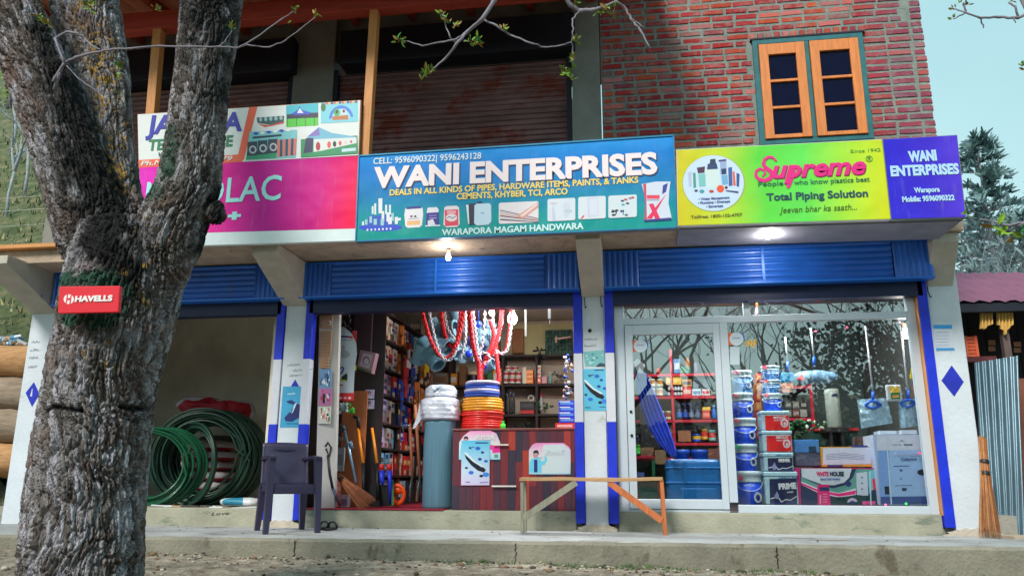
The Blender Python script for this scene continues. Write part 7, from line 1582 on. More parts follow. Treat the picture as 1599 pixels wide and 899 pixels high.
t1 = toolp('hand_sprayer', 'red and blue plastic sprayer, the left of two', 'sprayer', [([(596, 724, .34), (596, 734, .34)], .028, S('torch_red', (206, 30, 26), .4), 1), ([(596, 735, .34), (597, 752, .33), (598, 756, .33)], [.03, .024, .012], S('torch_blue', (30, 50, 210), .4), 1)])
t2 = toolp('hand_sprayer', 'red and blue plastic sprayer, the right of two', 'sprayer', [([(608, 724, .34), (608, 734, .34)], .028, S('torch_red', (206, 30, 26), .4), 1), ([(608, 735, .34), (609, 752, .33), (609, 786, .33)], [.028, .02, .012], S('torch_blue', (30, 50, 210), .4), 1)])
mb = MB(); c = at(620, 772, .42); mb.ring(c, .075, .02, 'Y', 26, 8, 0, 1.2); mb.ring(c+Vector((.0, .03, 0)), .06, .018, 'Y', 26, 8, 0, 1.3); mb.ball(c+Vector((0, .02, .045)), .07, 14, 0, (1, .5, .6)); solo('plastic_guard', mb, S('bright_orange', (244, 84, 20), .4), 'bright orange plastic guard on the carpet beside the spades', 'guard')
mb = MB(); a, b = at(613, 750, .38), at(613, 789, .3); mb.beam(a, b, .02, .02); solo('green_stake', mb, S('stake_green', (20, 110, 60), .5), 'dark green stake leaning left of the orange guard', 'stake')
for k, (xa, ya, xb, yb, l) in enumerate(((640, 663, 644, 745, 'wooden handled spade, left of the two by the roll'), (648, 632, 656, 745, 'wooden handled spade, right of the two by the roll'))):
    toolp('spade', l, 'spade', [([(xa, ya, .62), (xb, yb, .5)], .016, wood_h, 1), ([(xb, 742, .5), (xb-2, 762, .47), (xb-2, 784, .44)], [.02, .05, .035], S('grey_blade', (76, 84, 84), .4, .4, var=.3), .35)], 'spades leaning by the grey roll')
mb = MB(); c0 = at(633, 665, .6); pts = [at(630, 675, .6), at(629, 664, .6), at(635, 663, .6), at(641, 665, .6)]; mb.tube(pts, .006, 6); solo('wire_hook', mb, gsteel, 'thin wire hook over the wooden spades', 'hook')
straw_broom(527, 741, 576, 790, .30, .12, 'reddish grass broom lying aslant in the doorway', .03, .10, S('broom_grass', (176, 104, 74), .8, var=.3, scale=20), (.12, .16), n=220, name='grass_broom', kneck=.2)
item('bucket', 525, 758, 547, 771, .5, [(30, 150, 30)], 'green plastic tub at the left of the doorway', 'tub')
for k in range(6): item('box', 512, 743+k*8.2, 521, 750.6+k*8.2, .22, [(196, 120, 120) if k % 2 else (206, 150, 140), (220, 196, 190)], 'salmon carton at the foot of the display panel, %s from the top' % ORD[k], 'carton', .2, 'salmon cartons')
item('box', 530, 772, 543, 794, .42, [(200, 190, 206), (150, 120, 160)], 'pale lilac box behind the slanting blade', 'box'); item('box', 517, 698, 537, 735, .4, [(150, 150, 152), (110, 116, 120)], 'pale grey panel box behind the steel tool', 'box', .03)
bagmass(519, 660, 533, 700, .32, [S('grey_cable', (60, 64, 70), .4, var=.3), black], 'tangle of grey and black cables hung beside the panel', 'cable_tangle', 'cables', 23, 30, .03, .8)
# ================================================================== right shop (behind the glass)
redsh = S('red_angle_iron', (196, 28, 54), .45, .2, var=.1)
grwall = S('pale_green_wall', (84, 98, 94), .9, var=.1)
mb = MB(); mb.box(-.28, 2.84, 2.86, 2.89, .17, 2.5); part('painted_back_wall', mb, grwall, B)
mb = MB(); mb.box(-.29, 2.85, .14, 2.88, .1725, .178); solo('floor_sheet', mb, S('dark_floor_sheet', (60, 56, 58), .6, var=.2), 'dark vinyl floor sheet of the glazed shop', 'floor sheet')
YR = 2.3
RS = thing('red_rack', 'red angle iron rack of cans and bottles seen through the glass door', 'rack', (.6, YR+.15, .178))
ysr = (583, 618, 655, 691, 714)
xa, xb = at(1006, 620, YR).x, at(1133, 620, YR).x
for y_ in ysr:
    z = at(1070, y_, YR).z; mb = MB(); mb.box(xa-.35, xb, YR, YR+.34, z-.025, z-.004); mb.box(xa-.35, xb, YR-.008, YR, z-.03, z); part('shelf', mb, redsh, RS)
for px in (1051, 1125): x = at(px, 640, YR).x; mb = MB(); mb.box(x-.015, x+.015, YR-.012, YR+.02, .178, at(1070, 545, YR).z); part('upright', mb, redsh, RS)
x = at(1005, 640, YR).x; mb = MB(); mb.box(x-.38, x-.35, YR-.012, YR+.02, .178, at(1070, 583, YR).z); part('upright', mb, redsh, RS)
Yi = YR+.01; CRM = (214, 206, 176)
for r_, (y0, y1) in enumerate(((591, 602.5), (605.5, 617))):
    for k, x in enumerate((1003, 1013, 1025)):
        if k == 0: item('can', x, y0+1, x+9, y1+1, Yi+.02, [CRM, (200, 130, 60)], 'cream paint can half behind the blue cloth, %s row' % ['upper', 'lower'][r_], 'can', grp='cream paint cans'); continue
        item('can', x, y0, x+10.5, y1, Yi, [CRM, (200, 130, 60)], 'cream and brown paint can in the %s row on the red rack, %s' % (['upper', 'lower'][r_], ['left', 'right'][k-1]), 'can', grp='cream paint cans')
item('box', 1040, 587, 1064, 600, Yi, [(226, 176, 60), (236, 206, 110)], 'yellow carton on the top shelf of the red rack', 'carton')
for k in range(10): item('bottle', 1043+(k % 5)*4.8, 602+7.7*(k//5), 1047.4+(k % 5)*4.8, 609+7.7*(k//5), Yi+.02*(k//5), [(206, 212, 214), (110, 130, 160)], 'tiny white bottle, %s from left in the %s line under the yellow carton' % (ORD[k % 5], ['upper', 'lower'][k//5]), 'bottle', grp='tiny white bottles')
item('box', 1065, 592, 1080, 603, Yi, [(190, 130, 60), (60, 50, 50)], 'amber and black box above the red one', 'box'); item('box', 1066, 604, 1080, 618, Yi, [(222, 60, 50), (226, 190, 180)], 'red box with pale lettering beside the tiny bottles', 'box')
item('box', 1081, 592, 1096, 606, Yi+.06, [(30, 34, 60)], 'dark navy box at the back of the top shelf', 'box'); item('box', 1097, 590, 1109, 606, Yi+.06, [(70, 84, 90)], 'slate grey box at the back of the top shelf', 'box'); item('box', 1081, 607, 1095, 617, Yi, [(190, 206, 222), (60, 80, 130)], 'pale blue box with a dark mark on the top shelf', 'box'); item('box', 1096, 607, 1108, 617, Yi, [(220, 200, 200), (210, 50, 70)], 'white box with a red band on the top shelf', 'box'); item('box', 1109, 609, 1120, 617, Yi, [(60, 70, 60), (150, 160, 150)], 'small dark green box at the end of the top shelf', 'box')
for k in range(2): item('can', 1028+k*11, 641, 1038+k*11, 654.5, Yi, [(196, 190, 160), (150, 60, 50)], 'dull cream can on the second shelf, %s one' % ['left', 'right'][k], 'can')
for k in range(4): item('spray', 1056+k*9.6, 628, 1065+k*9.6, 653, Yi+.02, [(26, 34, 84), [(60, 110, 200), (50, 90, 180), (120, 130, 150), (90, 110, 140)][k]], 'navy trigger spray bottle on the second shelf, %s from left' % ORD[k], 'spray bottle', grp='navy trigger spray bottles')
item('box', 1097, 635, 1109, 640, Yi, [(236, 190, 60)], 'yellow lid box on the red pack', 'box'); item('box', 1097, 640.5, 1109, 653, Yi, [(210, 36, 36), (230, 130, 110)], 'bright red pack on the second shelf', 'box'); item('bottle', 1111, 632, 1120, 653, Yi, [(50, 110, 190), (120, 170, 220)], 'blue bottle at the end of the second shelf', 'bottle')
for k in range(2): item('can', 1037+k*8.5, 663, 1044+k*8.5, 671, Yi+.05, [(206, 196, 176)], 'tiny cream pot on the third shelf, %s one' % ['left', 'right'][k], 'pot')
item('box', 1034, 671, 1054, 689, Yi, [(150, 96, 64)], 'brown cardboard box at left of the third shelf', 'box'); item('box', 1059, 672, 1079, 689, Yi, [(156, 100, 66)], 'brown cardboard box in the middle of the third shelf', 'box'); item('box', 1060, 666, 1088, 671.5, Yi+.1, [(30, 30, 34)], 'black tray above the middle cardboard box', 'tray')
item('can', 1082, 677, 1095, 689, Yi, [(30, 70, 190), (220, 180, 50)], 'blue and yellow tub on the third shelf', 'tub'); item('can', 1095, 669, 1106, 686, Yi+.03, [(196, 150, 50), (210, 70, 50)], 'amber jar with a red label on the third shelf', 'jar'); item('can', 1107, 671, 1118, 688, Yi, [(110, 170, 160), (210, 60, 60)], 'green jar with a red lid on the third shelf', 'jar')
for k, (x, c) in enumerate(((1118, (210, 150, 50)), (1125, (60, 60, 50)))): item('bottle', x, 697, x+6, 711, Yi, [c, (196, 120, 40)], ['amber bottle on the lowest red shelf', 'dark bottle on the lowest red shelf'][k], 'bottle')
# goods above the red rack seen among the reflections
item('bottle', 1070, 552, 1078, 582, Yi+.05, [(190, 110, 40), (40, 60, 80)], 'tall amber bottle on top of the rack', 'bottle'); item('box', 1062, 572, 1078, 582, Yi, [(60, 120, 90)], 'green box on top of the rack', 'box'); item('box', 1052, 560, 1062, 582, Yi+.05, [(110, 160, 210), (220, 226, 230)], 'pale blue pack on top of the rack', 'pack'); item('bottle', 1082, 560, 1091, 582, Yi+.04, [(110, 100, 120), (50, 50, 60)], 'grey bottle on top of the rack', 'bottle')
item('bottle', 1024, 572, 1032, 582, Yi+.04, [(190, 70, 40), (60, 50, 40)], 'small orange bottle on top of the rack', 'bottle')
for k, (px, col) in enumerate(((1095, (110, 190, 50)), (1012, (206, 120, 60)))):
    pass
# blue cloth hanging diagonally
def drape(path, Y0, Y1, mat, label, wid, folds=5, name='hanging_cloth'):
    mb = MB(); n = 24; m = 34; vs = []
    for j in range(n+1):
        u = j/n; k = min(len(path)-2, int(u*(len(path)-1))); f = u*(len(path)-1)-k; (x0, y0, w0), (x1, y1, w1) = path[k], path[k+1]; cx_, cy_, w_ = x0+(x1-x0)*f, y0+(y1-y0)*f, w0+(w1-w0)*f
        for i in range(m+1): v = i/m; Y = Y0+(Y1-Y0)*u; p = at(cx_+(v-.5)*w_, cy_, Y); vs.append((p.x, Y+.022*math.sin(v*folds*2*PI+u*1.5), p.z))
    mb.add(vs, [(j*(m+1)+i, j*(m+1)+i+1, (j+1)*(m+1)+i+1, (j+1)*(m+1)+i) for j in range(n) for i in range(m)], 0, True); return solo(name, mb, mat, label, 'cloth')
drape([(1000, 582, 17), (1008, 610, 26), (1018, 640, 32), (1030, 670, 32), (1042, 695, 24), (1052, 712, 9)], .5, .42, S('royal_blue_cloth', (34, 70, 206), .7, var=.15, scale=10), 'royal blue gathered cloth slanting down behind the glass door', 20)
mb = MB(); mb.ppoly([(989, 565), (996, 559), (1007, 570), (1003, 583), (996, 582)], .48, .02); solo('cloth_tag', mb, S('tag_white', (206, 206, 206), .5), 'white tag at the top of the blue cloth', 'tag')
bagmass(1046, 708, 1054, 716, .42, [S('sky_blue_knot', (50, 110, 190), .6)], 'pale blue knotted end of the hanging cloth', 'cloth_knot', 'cloth', 31, 8, .02)
# big blue jerrycan tank
tank = S('blue_tank', (20, 104, 172), .35, var=.15, scale=3, coat=.2)
x0_, x1_, z0_, z1_ = rect(1041, 716, 1127, 783, .55); t = thing('water_tank', 'large ribbed blue plastic tank with two lids standing behind the door', 'tank', ((x0_+x1_)/2, .8, .178))
mb = MB(); mb.box(x0_, x1_, .55, 1.05, .18, z1_); o = part('body', mb, tank, t); bev(o, .045, 4); o.data.polygons.foreach_set('use_smooth', [True]*len(o.data.polygons))
mb = MB(); h = z1_-.18
mb.box(x0_-.008, x1_+.008, .542, 1.058, .18+h*.50, .18+h*.55); mb.box(x0_-.008, x1_+.008, .542, 1.058, .18+h*.80, .18+h*.84); mb.box(x0_+.13, x1_-.06, .536, .56, .18+h*.14, .18+h*.42); mb.box(x0_+.16, x0_+.20, .538, .56, .18+h*.5, .18+h*.95); part('rib', mb, tank, t, bevel=.007)
for px in (1065, 1093):
    p = at(px, 712, .7); mb = MB(); rad = .075; mb.lathe((p.x, .75, z1_-.01), [(rad, 0), (rad, .06), (rad*1.08, .062), (rad*1.08, .10), (rad*.9, .105)], 24); part('lid', mb, S('lid_blue', (24, 74, 170), .4), t)
# left corner goods in the door
item('box', 1001, 698, 1021, 713, 1.2, [(146, 118, 90), (120, 100, 80)], 'tan paper parcel on the red side table', 'parcel', .15); item('box', 1023, 702, 1040, 724, 1.1, [(150, 122, 84)], 'kraft paper bag beside the red side table', 'paper bag', .1)
item('can', 988, 694, 1000, 709, 1.1, [(40, 150, 50), (60, 190, 60)], 'green tub on the red side table', 'tub'); bagmass(984, 680, 1000, 692, 1.1, [S('bits_white', (190, 190, 196), .4), S('bits_violet', (80, 70, 120), .4), S('bits_green', (60, 120, 50), .5)], 'jumble of small white and violet goods over the green tub', 'small_goods', 'goods', 33, 14, .03, .6)
x0_, x1_, z0_, z1_ = rect(984, 711, 1022, 715, 1.05); t = thing('side_table', 'small table with red top and green legs inside the door', 'table', ((x0_+x1_)/2, 1.2, .178)); mb = MB(); mb.box(x0_, x1_, 1.05, 1.5, z0_, z1_); part('top', mb, redsh, t)
for x in (x0_+.02, x1_-.03):
    mb = MB(); mb.box(x, x+.03, 1.06, 1.09, .178, z0_); part('leg', mb, S('green_leg', (30, 110, 70), .5), t)
item('box', 985, 737, 1006, 744, .9, [(90, 110, 180)], 'blue plastic tray under the red table', 'tray'); item('box', 987, 752, 1034, 783, .75, [(110, 96, 84)], 'brown open carton behind the bench leg', 'carton', .2)
x0_, x1_, z0_, z1_ = rect(1000, 765, 1028, 783, .72); mb = MB(); mb.box(x0_, x1_, .72, .745, z0_, z1_*.98)
for k in range(6): xx = x0_+(x1_-x0_)*(k+.5)/6; mb.poly([(xx-.018, .72, z1_*.97), (xx+.018, .72, z1_*.97), (xx, .72, z1_+.045)], (0, .02, 0))
solo('toothed_packet', mb, S('teal_green_pack', (14, 96, 84), .5, var=.1), 'teal green pack with a pointed edge in front of the brown carton', 'pack')
for k, (px0, py0, px1, py1, c, l) in enumerate(((984, 575, 989, 620, (190, 190, 196), 'white upright tube at the far left of the glass door'), (984, 602, 991, 645, (170, 34, 40), 'dark red upright box at the far left of the glass door'), (983, 624, 990, 640, (90, 180, 50), 'lime green packet on the dark red box'), (983, 640, 990, 690, (130, 40, 34), 'brown red upright box at the bottom left of the glass door'))): item('box', px0, py0, px1, py1, .6-.02*k, [c], l, 'box', .1)
item('box', 1108, 700, 1134, 783, 1.4, [(120, 74, 58)], 'brown cupboard side to the right of the blue tank', 'cupboard', .5); item('box', 1000, 625, 1030, 700, 1.7, [(34, 30, 34)], 'dark cabinet behind the blue cloth', 'cabinet', .4)
# stickers on the glass
Yst = Yg-.02
for k, (px, py, r0, Y, l) in enumerate(((1000, 540, 10.5, Yst, 'round white sticker ringed in orange and blue on the door glass'), (1150, 529, 11, Yst+.012, 'round white sticker ringed in orange blue and green on the big pane'))):
    c_ = at(px, py, Y); t = thing('sticker', l, 'sticker', c_); ar = Art(Y)
    ar.poly([(px-r0-4, py-r0*.9), (px-r0*.3, py-r0*.8), (px-r0*.3, py+r0*.8), (px-r0-4, py+r0*.9)], (232, 110, 50)); ar.poly([(px+r0*.4, py-r0*1.05), (px+r0+2, py-r0*.4), (px+r0+1, py+r0*.2), (px+r0*.5, py)], (50, 90, 200)); ar.poly([(px+r0*.5, py), (px+r0+1, py+r0*.2), (px+r0*.4, py+r0*1.1)], (40, 140, 80) if k else (80, 170, 220)); ar.ell(px, py, r0, r0*.95, (206, 220, 232), 22); ar.line([(px-6, py-1), (px+6, py-1.4)], 1.6, (140, 160, 190)); ar.build(t, 'sticker_face')
t = thing('sticker', 'white payment card below the round sticker on the big pane', 'sticker', at(1147, 569, Yst)); ar = Art(Yst+.012); ar.rect(1140, 541, 1155, 569, (190, 206, 216)); ar.build(t, 'sticker_face')
t = thing('sticker', 'small yellow and red cut out sticker on the big pane', 'sticker', at(1172, 540, Yst)); ar = Art(Yst+.012)
for k, (x, y) in enumerate(((1166, 536), (1171, 534), (1175, 538), (1179, 533))): ar.poly([(x-2, y-3), (x+2.4, y-4), (x+2, y+4), (x-1, y+5)], (226, 190, 70)); ar.line([(x, y-2), (x+1, y+3)], 1, (206, 60, 40))
ar.build(t, 'sticker_face')
# paint buckets: round blue ones
def paint_bucket(px0, px1, py0, py1, Y, label, big=False, wrap=False):
    x0_, x1_, z0_, z1_ = rect(px0, py0, px1, py1, Y); cx_ = (x0_+x1_)/2; R_ = (x1_-x0_)/2; h = z1_-z0_; cy_ = Y+R_; t = thing('paint_bucket', label, 'paint bucket', (cx_, cy_, z0_), 'blue paint buckets behind the big pane')
    bm_ = S('bucket_blue', (14, 70, 206), .45, var=.08) if not wrap else S('bucket_blue_wrap', (40, 104, 196), .5, var=.3, scale=7, col2=(90, 150, 206))
    wm = S('bucket_white', (190, 206, 214), .4, var=.06)
    mb = MB(); mb.lathe((cx_, cy_, z0_), [(R_*.84, 0), (R_*.86, h*.02), (R_*.93, h*.66)], 30); part('body', mb, bm_, t)
    mb = MB(); mb.lathe((cx_, cy_, z0_), [(R_*.93, h*.66), (R_*.97, h*.67), (R_*.97, h*.72), (R_*.94, h*.73), (R_*.95, h*.84), (R_, h*.86), (R_*1.02, h*.99), (R_*.97, h), (R_*.2, h)], 30); part('lid', mb, wm, t)
    mb = MB(); mb.tube([(cx_+math.cos(a)*R_*1.0, cy_+math.sin(a)*R_*1.02, z0_+h*.70+math.sin(a)*h*.30) for a in [PI+PI*i/20 for i in range(21)]], .0035, 5); part('wire_handle', mb, wm, t)
    an = R(-58); px_, py_ = cx_+math.cos(an)*R_*.93, cy_+math.sin(an)*R_*.93; d = Vector((math.cos(an), math.sin(an), 0)); sd = Vector((-d.y, d.x, 0))
    mb = MB(); cz_ = z0_+h*(.34 if not big else .22); rr2 = h*.15; cc_ = Vector((px_, py_, cz_))+d*.004
    mb.add([cc_+sd*rr2*math.cos(a)+Vector((0, 0, 1))*rr2*1.1*math.sin(a) for a in [2*PI*i/20 for i in range(20)]], [tuple(range(20))]); part('logo_disc', mb, ink((206, 214, 224)), t)
    mb = MB(); rr2 *= .55; cc_ += d*.002-Vector((0, 0, .003)); mb.add([cc_+sd*rr2*math.cos(a)+Vector((0, 0, 1))*rr2*1.1*math.sin(a) for a in [2*PI*i/16 for i in range(16)]], [tuple(range(16))]); part('logo_mark', mb, ink((24, 50, 130)), t)
    w_ = R_*1.0; a, b = Vector((cx_-w_*.45, cy_-R_*.93*.98, z0_+h*.54)), Vector((cx_+w_*.35, cy_-R_*.93*.98, z0_+h*.54))
    text('NEROLAC', None, None, None, None, (190, 210, 230), t, .02, world=(a, b, h*.07, (0, -1, 0)))
    mb = MB(); q_ = at(px0+4, py0+(py1-py0)*(.12 if not big else .2), Y-.001); mb.box(q_.x-.02, q_.x+.02, Y-.004, Y+.02, q_.z-.015, q_.z+.015) if not big else mb.box(q_.x-.01, q_.x+.03, Y+.0, Y+.03, q_.z-.02, q_.z+.01); part('seal', mb, ink((226, 90, 110) if not label.startswith('second') else (60, 190, 120)), t)
    return t
Yk = .42
paint_bucket(1150, 1194, 735, 787.5, Yk, 'largest blue paint bucket at the bottom of the left stack', True)
paint_bucket(1147.5, 1186, 692.5, 734.5, Yk+.02, 'second blue paint bucket up in the left stack')
paint_bucket(1146, 1184, 651.5, 692, Yk+.03, 'third blue paint bucket up in the left stack')
paint_bucket(1144.5, 1179, 612, 651, Yk+.04, 'fourth blue paint bucket up in the left stack')
paint_bucket(1144.5, 1177, 577, 611.5, Yk+.05, 'topmost wrapped blue paint bucket of the left stack', wrap=True)
paint_bucket(1193, 1225, 613, 640.5, Yk+.1, 'blue paint bucket standing on the upper red square tub')
paint_bucket(1191, 1223, 592, 612.5, Yk+.11, 'wrapped pale blue paint bucket above the one on the red tub', wrap=True)
paint_bucket(1190, 1221, 570, 591.5, Yk+.12, 'topmost wrapped bucket of the right hand stack', wrap=True)
# square tubs with white lids
def tub(px0, px1, py0, py1, Y, face, label, txt, lid=.16):
    x0_, x1_, z0_, z1_ = rect(px0, py0, px1, py1, Y); h = z1_-z0_; t = thing('paint_tub', label, 'paint tub', ((x0_+x1_)/2, Y+.12, z0_), 'square paint tubs'); wm = S('tub_white', (176, 212, 224), .4, var=.05)
    mb = MB(); mb.box(x0_+.006, x1_-.006, Y+.004, Y+.25, z0_, z1_-h*lid); part('body', mb, wm, t, bevel=.012); mb = MB(); mb.box(x0_, x1_, Y-.003, Y+.256, z1_-h*lid, z1_); part('lid', mb, wm, t, bevel=.008)
    ar = Art(Y+.002); g = lambda u, v: (px0+(px1-px0)*u, py0+(py1-py0)*v)
    ar.poly([g(.14, lid+.08), g(.94, lid+.06), g(.96, .99), g(.16, .99)], face); 
    for cmd in txt[1]: cmd(ar, g)
    ar.build(t, 'label_print')
    for s_, (u0, v0, u1, v1, hp), c, bd in txt[0]: text(s_, g(u0, v0), g(u1, v1), hp, Y-.001, c, t, bd)
RDT = (222, 24, 28); NV = (26, 30, 76); W2 = (214, 220, 226)
ring = lambda ar, g: (ar.ell(*g(.80, .62), 6, 7, (220, 206, 214), 16), ar.ell(*g(.80, .62), 3.6, 4.4, (200, 60, 80), 14), ar.ell(*g(.81, .66), 2, 2.6, (220, 206, 214), 10))
tub(1188, 1234, 641, 671.5, Yk, RDT, 'upper bright red square paint tub', ([('NEROLAC', (.42, .40, .86, .38, 3.2), W2, .03), ('EXCEL TOTAL', (.44, .52, .78, .51, 2), W2, .02)], [ring]))
tub(1190, 1238, 672, 704.5, Yk, RDT, 'lower bright red square paint tub', ([('NEROLAC', (.46, .38, .86, .36, 3.6), W2, .03), ('EXCEL TOTAL', (.48, .50, .78, .49, 2), W2, .02)], [ring]))
def drop(ar, g):
    ar.line([g(.17, .82), g(.3, .78), g(.42, .80), g(.5, .92), g(.62, .84), g(.76, .86), g(.95, .74)], 1.4, W2); x, y = g(.36, .68); ar.ell(x, y+3, 3.4, 4.4, (140, 150, 190), 12); ar.poly([(x-2.6, y+1), (x, y-5), (x+2.6, y+1)], (140, 150, 190)); ar.poly([g(.17, .9), g(.5, .96), g(.95, .85), g(.96, .99), g(.16, .99)], (50, 60, 120))
tub(1192, 1240, 706, 735, Yk, NV, 'navy labelled square tub between the red tub and the largest tub', ([('NEROLAC', (.42, .19, .9, .18, 2.6), (50, 110, 150), .02), ('PRIMER', (.5, .52, .88, .50, 5), W2, .05)], [drop]), .22)
tub(1194, 1247, 736, 787.5, Yk, NV, 'largest square tub with navy label at the bottom', ([('NEROLAC', (.42, .22, .95, .20, 3.4), (50, 110, 150), .02), ('PRIME', (.42, .53, .94, .50, 8.6), W2, .06), ('coat', (.66, .64, .84, .63, 3), W2, .02)], [drop]), .14)
for k in range(7):
    item('box', 1181, 582+k*15, 1189, 595+k*15, .75, [[(190, 60, 40), (206, 120, 60)][k % 2], (214, 150, 90)], 'orange red carton in the tall pile between the bucket stacks, %s from the top' % ORD[k], 'carton', .2, 'orange red cartons between the stacks')
# toilet seat box, boxes, heater etc.
x0_, x1_, z0_, z1_ = rect(1241, 686, 1280, 727, .55); mb = MB(); mb.box(x0_, x1_, .55, .9, z0_, (z0_+z1_)/2); mb.box(x0_, x1_, .545, .9, (z0_+z1_)/2+.001, z1_, 1); mb.box(x0_+.13, x1_-.03, .542, .55, z1_-.12, z1_-.06, 2); solo('storage_box', mb, [S('slate_box', (74, 84, 106), .4, var=.1), S('sky_lid', (66, 120, 180), .4, var=.1), S('dark_window', (34, 60, 80), .3)], 'blue and slate storage box with a dark window', 'box', bevel=.006)
t = hung(1283, 697, 1362, 728, .5, S('amber_edge_carton', (206, 150, 50), .6), 'white faced carton with amber edges on the pink printed box', 'carton', 'carton', .3, art=lambda ar: (ar.poly([(1285, 699), (1360, 698), (1360, 724), (1285, 725)], (200, 204, 222)), [ar.poly([(1290, 709+k*2.5), (1320, 707+k*2.6), (1350, 710+k*2.4), (1350, 710.8+k*2.4), (1320, 708+k*2.6), (1290, 710+k*2.5)], (130, 134, 160)) for k in range(4)], ar.rect(1330, 695, 1355, 698, (50, 60, 140)), ar.rect(1292, 725.5, 1316, 728, (50, 60, 140))))
Yw = .45
def wh(ar):
    ar.poly([(1249, 731), (1366, 732), (1369, 763), (1371, 788), (1251, 788)], (36, 48, 88)); ar.poly([(1251, 731), (1330, 731), (1326, 745), (1318, 753), (1302, 757), (1284, 756), (1262, 748), (1252, 744)], (206, 216, 226)); ar.poly([(1251, 744), (1272, 754), (1300, 762), (1320, 757), (1332, 745), (1337, 732), (1366, 732), (1369, 757), (1345, 763), (1310, 769), (1280, 763), (1251, 751)], (100, 160, 150)); ar.poly([(1251, 751), (1280, 763), (1310, 769), (1336, 762), (1337, 772), (1310, 776), (1280, 770), (1251, 756)], (226, 226, 232)); ar.poly([(1251, 753), (1280, 765), (1310, 770), (1336, 765), (1336, 771), (1310, 774.6), (1280, 768.6), (1251, 756)], (236, 30, 130)); ar.poly([(1337, 738), (1354, 736), (1356, 774), (1338, 772)], (200, 210, 224)); ar.poly([(1356, 736), (1366, 732), (1370, 757), (1357, 770)], (110, 190, 200)); ar.poly([(1362, 748), (1370, 742), (1371, 762), (1364, 765)], (230, 40, 60)); ar.poly([(1276, 756), (1294, 756), (1297, 788), (1277, 788)], (226, 24, 120)); ar.poly([(1279, 760), (1294, 760), (1295, 766), (1280, 766)], (40, 44, 100)); ar.poly([(1300, 776), (1370, 772), (1371, 788), (1300, 788)], (24, 60, 66)); ar.ell(1325, 755, 4.5, 4.5, (40, 50, 120), 14); ar.ell(1331, 784, 8, 7, (210, 190, 220), 16, 180, 360); ar.ell(1331, 785, 5, 4, (60, 60, 140), 14, 180, 360); ar.poly([(1346, 782), (1367, 781.6), (1367, 787), (1347, 787)], (236, 90, 160)); ar.poly([(1357, 735), (1359, 735), (1361, 788), (1359, 788)], (190, 216, 226)); ar.line([(1281, 772), (1281, 786)], 2, (230, 180, 210))
    for k in range(4): ar.line([(1285, 771+k*4), (1292, 771+k*4)], 1, (240, 170, 210)); 
    for k in range(3): ar.ell(1346, 745+k*9, 1.4, 1.4, (60, 70, 110), 8)
t = hung(1243, 730, 1372, 789, Yw, S('magenta_edge_carton', (190, 30, 110), .5), 'wide pink teal and navy printed carton at the bottom of the window', 'carton', 'printed_carton', .3, art=wh)
text('WHITE', (1275, 742.5), (1294, 742.5), 6.5, Yw-.004, (214, 30, 110), t, .05); text('HOUSE', (1296, 742.5), (1318, 742.5), 6.5, Yw-.004, (26, 34, 70), t, .05); text('SANITARYWARE', (1281, 749), (1312, 749), 3, Yw-.004, (40, 80, 170), t, .03)
Yt = .36
def tall(ar):
    ar.poly([(1369, 679), (1443, 678), (1444, 702), (1370, 703)], (206, 214, 232)); ar.poly([(1370, 703), (1444, 702), (1450, 787), (1375, 787)], (124, 164, 226)); ar.poly([(1388, 703), (1440, 702), (1446, 774), (1392, 775)], (156, 192, 236)); ar.poly([(1375, 775), (1450, 774), (1450, 787), (1375, 787)], (56, 84, 150)); ar.poly([(1404, 690), (1408, 686), (1412, 690), (1411, 690), (1408, 687.5), (1405, 690)], (50, 56, 90)); ar.line([(1393, 694), (1408, 694)], 1.4, (130, 140, 170)); ar.line([(1411, 694), (1425, 694)], 1.8, (40, 44, 70)); ar.ell(1441, 737, 9, 5, (40, 44, 60), 16); ar.poly([(1381, 759), (1388, 758.6), (1389, 771), (1382, 771.6)], (24, 26, 40)); ar.poly([(1383, 680), (1385, 680), (1393, 787), (1391, 787)], (196, 214, 232)); ar.ell(1412, 764, 4, 2.4, (50, 60, 110), 10); ar.poly([(1408, 761), (1416, 761), (1415, 766), (1409, 766)], (50, 60, 110)); ar.ell(1407, 734, 2.4, 2, (60, 80, 140), 8); ar.ell(1407, 747, 1.6, 1.6, (90, 110, 160), 8); ar.line([(1395, 727.5), (1420, 727)], 1.2, (44, 54, 100)); ar.line([(1397, 758), (1424, 757)], 1, (60, 70, 120))
t = hung(1369, 678, 1450, 788, Yt, S('tall_carton', (170, 190, 220), .5), 'tall white and blue printed carton at the right end of the window', 'carton', 'tall_carton', .35, art=tall)
text('WHITE HOUSE', (1395, 712), (1437, 711), 5, Yt-.004, (176, 196, 226), t, .03); text('Collection', (1407, 719), (1432, 718), 5, Yt-.004, (40, 54, 120), t, .0, .35)
item('box', 1374, 672, 1400, 677.5, .42, [(200, 210, 220)], 'flat white box on top of the tall carton, the left one', 'box', .2); item('box', 1408, 671, 1432, 677.2, .40, [(196, 206, 218)], 'flat white box on top of the tall carton, the right one', 'box', .2)
item('box', 1341, 681, 1367, 728, .85, [(110, 96, 100)], 'grey brown case behind the amber edged carton', 'case', .2); item('box', 1262, 672, 1340, 695, 1.3, [(30, 66, 54)], 'dark green case with a red top edge', 'case', .4); item('box', 1270, 668, 1341, 672, 1.28, [(206, 40, 44)], 'red lid edge of the dark green case', 'lid', .4)
